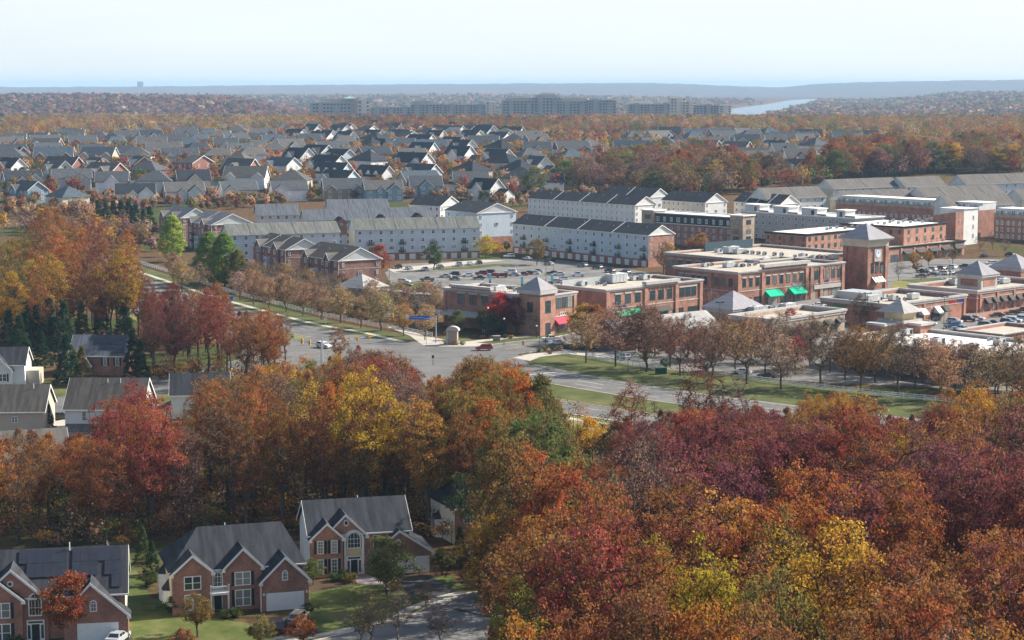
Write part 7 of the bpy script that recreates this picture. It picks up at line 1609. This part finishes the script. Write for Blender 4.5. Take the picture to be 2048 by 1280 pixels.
CL = [('suv', 'white', 808, 566, -20), ('sedan', 'black', 812, 573, -20), ('pickup', 'grey', 855, 563, 170), ('sedan', 'silver', 891, 555, 165), ('suv', 'black', 909, 552, 160), ('sedan', 'grey', 911, 560, 150), ('sedan', 'white', 936, 553, 185), ('sedan', 'black', 958, 559, 175), ('suv', 'dark red', 963, 550, 170), ('suv', 'red', 987, 555, 170), ('suv', 'dark red', 1004, 555, 170),
      ('suv', 'black', 978, 548, 165), ('suv', 'white', 1021, 547, 165), ('sedan', 'silver', 1028, 552, 165), ('sedan', 'dark red', 1046, 551, 170), ('sedan', 'black', 1055, 549, 170), ('sedan', 'white', 1068, 549, 170), ('sedan', 'silver', 1074, 545, 170), ('sedan', 'black', 1105, 549, 175), ('sedan', 'white', 1118, 551, 180), ('pickup', 'white', 1156, 553, 185), ('suv', 'white', 1124, 562, 190), ('sedan', 'silver', 1108, 566, 185), ('sedan', 'white', 962, 572, 185),
      ('suv', 'black', 797, 537, 110), ('sedan', 'silver', 818, 539, 110), ('suv', 'silver', 918, 532, 105), ('sedan', 'white', 940, 530, 105), ('sedan', 'black', 958, 528, 105), ('sedan', 'grey', 880, 536, 110), ('suv', 'white', 1018, 516, 190), ('suv', 'black', 1100, 525, 40), ('sedan', 'silver', 1098, 530, 130), ('suv', 'grey', 1165, 534, 130), ('suv', 'black', 1195, 538, 130), ('suv', 'black', 1220, 545, 130), ('suv', 'blue', 1250, 548, 130), ('sedan', 'white', 1055, 520, 130), ('sedan', 'silver', 850, 541, 110)]
for k_, c_, x, y, a in CL: car(k_, c_, x, y, a, None, 'cars parked in the townhouse court')
CL = [('sedan', 'black', 1844, 545, 130), ('sedan', 'silver', 1852, 545, 130), ('suv', 'silver', 1862, 542, 135), ('suv', 'dark red', 1880, 540, 130), ('suv', 'white', 1902, 538, 130), ('suv', 'black', 1930, 536, 130), ('sedan', 'grey', 1864, 552, 170), ('suv', 'white', 1884, 550, 150), ('suv', 'white', 1898, 549, 120), ('sedan', 'grey', 1842, 555, 170), ('sedan', 'blue', 1915, 550, 160), ('suv', 'white', 1982, 530, 190), ('sedan', 'silver', 2004, 529, 190), ('sedan', 'black', 1996, 532, 190), ('sedan', 'blue', 1968, 514, 100), ('sedan', 'black', 2030, 520, 120), ('suv', 'black', 2020, 512, 120),
      ('suv', 'pale blue', 1909, 647, -35), ('suv', 'black', 1938, 643, -35), ('sedan', 'silver', 1954, 640, -35), ('sedan', 'black', 1993, 634, 190), ('sedan', 'black', 2024, 629, 190), ('suv', 'black', 2046, 625, 190), ('suv', 'blue', 1904, 656, 200), ('sedan', 'silver', 1858, 650, -30), ('van', 'grey', 1973, 655, -35), ('sedan', 'black', 1990, 650, -35), ('suv', 'blue', 2016, 648, -35), ('suv', 'silver', 2028, 645, -35), ('suv', 'pale blue', 2048, 642, -35), ('sedan', 'green', 1952, 665, 150), ('sedan', 'silver', 1928, 662, 160), ('sedan', 'pale blue', 1920, 660, 160),
      ('sedan', 'white', 1665, 612, 0), ('sedan', 'silver', 1680, 610, 0), ('sedan', 'blue', 1650, 612, 0), ('sedan', 'white', 1640, 614, 10)]
for k_, c_, x, y, a in CL: car(k_, c_, x, y, a, None, 'cars parked at the shopping centre')
# stall lines
m = MB()
for (x0, y0, x1, y1, n) in ((1900, 652, 2048, 622, 16), (1930, 676, 2048, 650, 12), (870, 558, 1090, 547, 26), (890, 572, 1100, 566, 22), (1840, 552, 1960, 540, 14)):
    a, b = P(x0, y0), P(x1, y1)
    for i in range(n):
        p = a + (b - a) * i / n; d = (b - a).normalized(); q = Vector((d.y, -d.x)) * 5; w_ = d * .06
        m.add([(p.x - w_.x, p.y - w_.y, .045), (p.x + w_.x, p.y + w_.y, .045), (p.x + q.x + w_.x, p.y + q.y + w_.y, .045), (p.x + q.x - w_.x, p.y + q.y - w_.y, .045)], [(0, 1, 2, 3)])
tag(m.build('stall_markings', WHITE_P), kind='structure')
# ================================================================ fences
WF = plain('white vinyl fence', (.78, .79, .80), .5, .06, 2)
def rail_fence(line, label, h=1.35, gap=2.5):
    o = thing('rail_fence', label, 'fence', (line[0].x, line[0].y, 0)); base = line[0]; acc = []; d = 0
    for i in range(len(line) - 1):
        L = (line[i + 1] - line[i]).length
        while d < L: acc.append(line[i].lerp(line[i + 1], d / L)); d += gap
        d -= L
    pm = MB().box(-.07, -.07, 0, .07, .07, h + .08).mesh('fence_post_mesh', WF)
    for p in acc[:98]: link('post', pm, o, (p.x - base.x, p.y - base.y, 0))
    for z in (.4, .8, 1.2):
        m = MB()
        for a, b in zip(acc[:-1], acc[1:]):
            t_ = (b - a).normalized(); n_ = Vector((t_.y, -t_.x)) * .03; q = [a - base - n_, a - base + n_, b - base + n_, b - base - n_]
            m.prism([(p.x, p.y) for p in q][::-1], z - .08, z + .08)
        m.build('rail', WF, o)
FLf = offset(FL, -12.5)
i0 = max(range(len(FLf)), key=lambda i: FLf[i].y - abs(PIX(FLf[i].x, FLf[i].y)[0] - 282) * 5)
seg = [P(*p) for p in ((250, 518), (290, 531), (375, 557), (460, 586), (530, 604), (600, 622), (670, 638), (740, 652), (805, 663), (875, 676))]
sl_ = smooth_line(seg, 5); k = len(sl_) // 2
rail_fence(sl_[:k + 1], 'upper left run of white rail fence beside the lime green conifers'); rail_fence(sl_[k:], 'white rail fence running down to the signal post at the junction')
rail_fence([P(1125, 709), P(1160, 714)], 'short white fence piece right of the side street'); rail_fence([P(1175, 717), P(1205, 722), P(1330, 744)], 'white fence under the first car park street trees')
rail_fence(smooth_line([P(1478, 757), P(1520, 764), P(1600, 774), P(1700, 786), P(1790, 796), P(1860, 802), P(2000, 818), P(2100, 830)], 5), 'long white fence along the shopping centre car park')
rail_fence([P(-80, 448), P(0, 452), P(60, 462)], 'white fence by the far left junction')
# iron fence by the balcony house
o = thing('iron_fence', 'short dark iron fence beside the cream wall of the balcony house', 'fence', tuple(P(286, 1224)) + (0,)); m = MB(); a, b = P(286, 1224), P(318, 1222); L = (b - a).length
for z in (.25, 1.15): MB().box(0, -.02, z, L, .02, z + .05).build('rail', DARKM, o)
for i in range(12): m.box(L * i / 11 - .015, -.015, 0, L * i / 11 + .015, .015, 1.25)
m.build('pickets', DARKM, o)
# ================================================================ signals, lamps, signs
GALV = plain('galvanised pole', (.42, .46, .47), .4, .08, 1, .3); SIGY = plain('yellow signal housing', (.75, .42, .02), .5, .06, 2); SIGB = plain('blue street sign', (.01, .16, .60), .5, .04, 2); SIGW = plain('white sign face', (.75, .76, .78), .5, .05, 2); REDL = plain('red signal lens', (.5, .03, .02), .3, .05, 2)
def signal_head(par, x, z, sc=1.0, back=False):
    m = MB(); m.box(-.22, -.18, -.55, .22, .05, .55); m.box(-.34, .05, -.68, .34, .07, .68) if back else None
    o = m.build('signal_head', SIGY, par); o.location = (x, -.18, z); o.scale = (sc,) * 3; l = MB()
    for q, k in ((.34, 1), (0, 0), (-.34, 0)): l.tube((0, -.20, q), (0, -.18, q), .13, n=10, k=k)
    l.build('lens', [DARKM, REDL], o); return o
def signal_mast(label, px, py, H, L, ang, heads, za=None):
    p = P(px, py); o = thing('signal_mast', label, 'traffic signal', (p.x, p.y, 0), R(ang)); za = za or H - .8
    MB().tube((0, 0, 0), (0, 0, H), .19, .14, 8).build('pole', GALV, o); MB().tube((0, 0, za), (L, 0, za + .9), .12, .07, 8).build('arm', GALV, o)
    for x, kind in heads:
        z = za + .9 * x / L
        if kind == 'h': signal_head(o, x, z, 1.15)
        elif kind == 'b': signal_head(o, x, z, 1.25, True)
        elif kind == 's':
            q = MB().box(x - 2.9, -.2, z - .5, x + 2.9, -.14, z + .5).build('street_name_sign', SIGB, o)
        else: MB().box(x - .4, -.2, z - .5, x + .4, -.16, z + .5).build('lane_sign', SIGW, o)
    return o
signal_mast('signal mast with long blue street name sign at the white fence end', 872, 686, 7.6, 14.5, 168, [(4.7, 's'), (8.3, 'w'), (9.7, 'b'), (12.4, 'h'), (13.4, 'w')], 6.6)
signal_mast('long signal arm reaching over the road with three yellow heads', 645, 733, 7.4, 17, 35, [(4, 'w'), (6.5, 'h'), (10, 'h'), (13.5, 'h')], 5.8)
signal_mast('short signal arm pointing left above the white suv', 643, 734, 6.4, 6.5, 165, [(3.2, 'h'), (5.2, 'h')], 5.6)
signal_mast('traffic signal arm at the far left junction', 58, 478, 7, 12, 175, [(3, 'w'), (6, 'h'), (9, 'w')], 6.2)
def post(name, label, cat, px, py, H, head, mat=DARKM):
    p = G(px, py); o = thing(name, label, cat, (p.x, p.y, float(gz(p.x, p.y)))); MB().tube((0, 0, 0), (0, 0, H), .07, .05, 6).build('pole', mat, o)
    if head == 'lamp': MB().blob((0, 0, H + .2), .28, 8).build('globe', SIGW, o); MB().tube((0, 0, 0), (0, 0, .6), .15, .09, 8).build('base', mat, o)
    elif head == 'double': m = MB(); m.box(-1.1, -.15, H - .05, 1.1, .15, H + .12); m.box(-1.25, -.25, H + .1, -.5, .25, H + .25); m.box(.5, -.25, H + .1, 1.25, .25, H + .25); m.build('lamp_head', mat, o); MB().tube((0, 0, 0), (0, 0, .8), .28, n=8).build('base', KERB, o)
    elif head == 'signal': signal_head(o, 0, H - .2, 1.1)
    elif head == 'sign': MB().box(-.3, -.05, H - .7, .3, -.01, H).build('sign_plate', SIGW if mat is not DARKM else DARKM, o)
    return o
for px, py, H, hd, mt, lab in ((779, 556, 9, 'double', DARKM, 'tall black car park lamp at the left of the court'), (742, 549, 4, 'lamp', DARKM, 'short white globed lamp before the long blue block'), (1107, 545, 9, 'double', DARKM, 'tall black lamp beside the olive tree'), (1092, 562, 9, 'double', DARKM, 'tall black lamp behind the pyramid tower'),
                               (1887, 672, 11, 'double', DARKM, 'tall black lamp at the lower right car park'), (1734, 655, 10, 'double', DARKM, 'black lamp before the green sign shops'), (1723, 662, 9, 'double', DARKM, 'black double lamp behind the white roof'), (1439, 668, 9, 'double', DARKM, 'black lamp beside the gabled shop row'), (1842, 560, 8, 'lamp', DARKM, 'black lamp right of the grey olive tree'), (1862, 648, 4.5, 'lamp', DARKM, 'short black lamp by the pale awning'), (1898, 565, 8, 'lamp', DARKM, 'black lamp beside the lawn strip'),
                               (916, 683, 3.6, 'signal', GALV, 'small signal post beside the stone gateway sign'), (853, 691, 4.2, 'plain', GALV, 'plain grey pole on the corner path'), (866, 731, 2.6, 'sign', DARKM, 'black sign seen from behind on the median'), (1046, 713, 3.8, 'signal', GALV, 'pink grey signal post across the side street'), (1079, 700, 6.0, 'plain', DARKM, 'thin black post by the hedge'), (702, 699, 3.0, 'sign', GALV, 'small white road sign on the grass median'), (651, 657, 3.2, 'sign', GALV, 'small white sign on the fence verge'),
                               (1008, 690, 7, 'lamp', DARKM, 'black curved street lamp before the corner shop building'), (976, 674, 8, 'lamp', DARKM, 'black street lamp left of the scarlet maple'), (1091, 700, 4, 'plain', DARKM, 'thin dark pole beside the white car'), (1256, 742, 4.5, 'lamp', DARKM, 'dark post before the car park fence'), (1073, 676, 3.2, 'lamp', DARKM, 'white globed lamp at the tower foot'), (1272, 762, 1.0, 'plain', GALV, 'small white marker post on the verge')):
    post('street_lamp' if hd in ('lamp', 'double') else ('signal_post' if hd == 'signal' else 'sign_post'), lab, 'street lamp' if hd in ('lamp', 'double') else 'post', px, py, H, hd, mt)
# blue banner pylons in the court
for px, py, lab in ((980, 566, 'tall blue banner left of the pyramid tower'), (1044, 572, 'short blue banner behind the pyramid tower'), (1104, 568, 'blue banner right of the pyramid tower')):
    p = P(px, py); o = thing('banner_sign', lab, 'banner', (p.x, p.y, 0)); MB().box(-.45, -.2, .8, .45, .2, 3.4).build('banner', plain('sky blue banner', (.25, .60, .80), .5, .05, 1), o); MB().box(-.3, -.15, 0, .3, .15, .8).build('plinth', DARKM, o)
# stone gateway sign
p = P(905, 690); s = Bld('gateway_sign', 'brick gateway pillar sign with rounded stone cap at the junction', 'gateway sign', p, R(-15), 0, 3, 1.4)
s.part('pillar', MB().box(-1.3, 0, 0, 1.3, 1.2, 3.9), BRT); m = MB(); n = 10
s.part('cap', m.xprism([(-1.7, 3.9), (1.7, 3.9)] + [(1.7 * math.cos(i * math.pi / n), 4.2 + .9 * math.sin(i * math.pi / n)) for i in range(n + 1)], -.2, 1.4), STONE); s.part('side_pier', MB().box(-1.75, -.1, 0, -1.3, 1.3, 4.0), STONE)
p = P(993, 682); o = thing('low_wall_sign', 'low stone sign block on the lawn of the corner building', 'sign', (p.x, p.y, 0)); MB().box(-1, -.3, 0, 1, .3, 1.3).build('block', BRT, o); MB().box(-1.1, -.4, 1.3, 1.1, .4, 1.5).build('coping', STONE, o)
p = P(1322, 748); s = thing('utility_cabinet', 'dark green utility cabinet on the verge', 'utility cabinet', (p.x, p.y, 0), R(20)); MB().box(-1.2, -.8, 0, 1.2, .8, 1.5).build('cabinet_body', plain('utility green', (.02, .07, .05), .5, .1, 2), s); MB().box(-1.25, -.85, 1.5, 1.25, .85, 1.58).build('lid', plain('utility green', (.02, .07, .05), .5, .1, 2), s)
p = P(462, 600); s = thing('blue_bin', 'small blue box beside the white fence', 'utility box', (p.x, p.y, 0)); MB().box(-.7, -.5, 0, .7, .5, 1).build('box_body', SIGB, s); MB().box(-.75, -.55, 1, .75, .55, 1.1).build('lid', SIGB, s)
# ================================================================ labels for the repeats: look plus what they stand beside
MARKS = [('the clock tower', 1733, 500), ('the green awnings', 1560, 590), ('the slate pyramid pavilion', 1465, 600), ('the white flat roof', 1850, 690), ('the square lantern', 1954, 545), ('the pyramid tower', 1082, 600), ('the scarlet maple', 1005, 610), ('the junction', 860, 700), ('the lone copper tree', 677, 700),
         ('the balconied block', 1150, 480), ('the long blue block', 820, 470), ('the golden court tree', 980, 490), ('the blank blue gable', 980, 450), ('the lime conifers', 380, 510), ('the brick pediment house', 690, 540), ('the hip roofed cream house', 145, 385), ('the arched window white house', 272, 390), ('the deep blue gables', 820, 385), ('the long white terrace', 1170, 400),
         ('the mansard block', 1400, 460), ('the roof terrace block', 1620, 430), ('the lone white gabled house', 1590, 335), ('the taupe terraces', 1720, 365), ('the red maple clump', 1195, 350), ('the skyline campus building', 680, 240), ('the white ended skyline block', 985, 225), ('the tallest skyline block', 1095, 215), ('the twin sandy towers', 1370, 215), ('the river', 1520, 215), ('the pale field', 1720, 235),
         ('the dark hall roof', 1970, 258), ('the balcony house', 465, 1150), ('the arched entrance house', 730, 1080), ('the solar panelled house', 130, 1180), ('the half hidden house', 925, 1030), ('the steep roofed house', 200, 820), ('the stepped solar roof', 215, 720), ('the twin gabled white house', 30, 745), ('the grass median', 1170, 800), ('the yellow roadside tree', 1178, 850),
         ('the sparse maroon tree', 1395, 760), ('the big centre tree', 965, 790), ('the green centre tree', 1075, 830), ('the car park fence', 1560, 785), ('the white gable', 1940, 445), ('the upper left junction', 30, 490), ('the wood at the right edge', 2020, 950), ('the deep red tree', 345, 600), ('the gabled shop row', 1330, 640), ('the entrance pavilion', 1805, 640)]
def where(px, py):
    j = min(MARKS, key=lambda m: (m[1] - px) ** 2 + ((m[2] - py) * 1.5) ** 2); dx, dy = px - j[1], (py - j[2]) * 1.5; d = math.hypot(dx, dy)
    if d < 14: return 'beside ' + j[0]
    far = '' if d > 60 else 'just '
    a = math.degrees(math.atan2(-dy, dx)) % 360
    return far + ['right of', 'upper right of', 'above', 'upper left of', 'left of', 'lower left of', 'below', 'lower right of'][int((a + 22.5) // 45) % 8] + ' ' + j[0]
ORD = ['leftmost', 'second from left', 'third from left', 'fourth from left', 'fifth from left', 'sixth from left', 'seventh from left', 'eighth from left', 'ninth from left', 'tenth from left', 'eleventh from left', 'twelfth from left']
LOOK = {'rust': 'rusty', 'olive': 'olive yellow', 'moss': 'mossy green', 'pine': 'dark green', 'mauve': 'thin mauve', 'tan': 'thin tan', 'brown': 'thin brown', 'plum': 'plum red', 'gold': 'gold', 'lime': 'lime green'}
def label_all(items):
    """items: (object, noun phrase, px, py); same phrase and place -> counted from the left"""
    d = {}
    for o, n_, px, py in items: d.setdefault((n_, where(px, py)), []).append((px, o))
    for (n_, w_), L in d.items():
        L.sort(key=lambda t: t[0])
        for i, (px, o) in enumerate(L):
            if len(L) == 1: o['label'] = n_ + ' ' + w_
            elif i == len(L) - 1: o['label'] = 'rightmost ' + n_ + ' ' + w_
            else: o['label'] = (ORD[i] if i < len(ORD) else 'number %d from left' % (i + 1)) + ' ' + n_ + ' ' + w_
def trim():
    for o in COL.objects:
        q = (o.get('label') or '').split()
        if len(q) > 16: o['label'] = ' '.join([w_ for w_ in q if w_ not in ('just', 'tall')])
items = []
for r, kind, col, px, py, H in TREES:
    nme = r['category']; nme = nme if nme not in ('tree',) else {'bare_tree': 'bare tree', 'car_park_tree': 'car park tree', 'suburb_tree': 'tree', 'thinning_tree': 'tree'}.get(r.name.split('.')[0], 'tree')
    ht = 'tall ' if H > 24 else ('small ' if H < 7 else '')
    items.append((r, ht + LOOK.get(col, col) + ' ' + nme, px, py))
label_all(items); label_all([(o, n_ + ' house', px, py - 12) for o, n_, px, py in SUB]); label_all(CARS)
label_all([(o, {'air_handling_unit': 'large roof air unit', 'rooftop_air_conditioner': 'roof air conditioner', 'condenser_unit': 'small roof condenser'}[n_], px, py) for o, n_, px, py, s in UNITS])
for o, n_, px, py, s in UNITS: o['group'] = 'rooftop air units'
label_all([(o, 'café table with folded parasol', px, py) for o, l, px, py in TERR])
for o, *_ in TERR: o['group'] = 'café tables on the shop roof'
trim()
cnt = {}
for o in COL.objects:
    if o.parent is None and o.get('category'): b = o.name.split('.')[0]; cnt[b] = cnt.get(b, 0) + 1
print({k: v for k, v in cnt.items() if v > 40})
# ================================================================ air: pale blue haze over the whole land
hz = bpy.data.materials.new('haze'); hz.use_nodes = True; ht = hz.node_tree; ht.nodes.clear()
ho = ht.nodes.new('ShaderNodeOutputMaterial'); hv = ht.nodes.new('ShaderNodeVolumePrincipled')
hv.inputs['Color'].default_value = (.46, .72, 1.0, 1); hv.inputs['Density'].default_value = HAZE; hv.inputs['Anisotropy'].default_value = 0.0
ht.links.new(hv.outputs[0], ho.inputs['Volume'])
xm = float(XX.max()) + 50; tag(MB().box(-xm, -350, -16, xm, 24400, 122).build('haze', hz), kind='stuff')
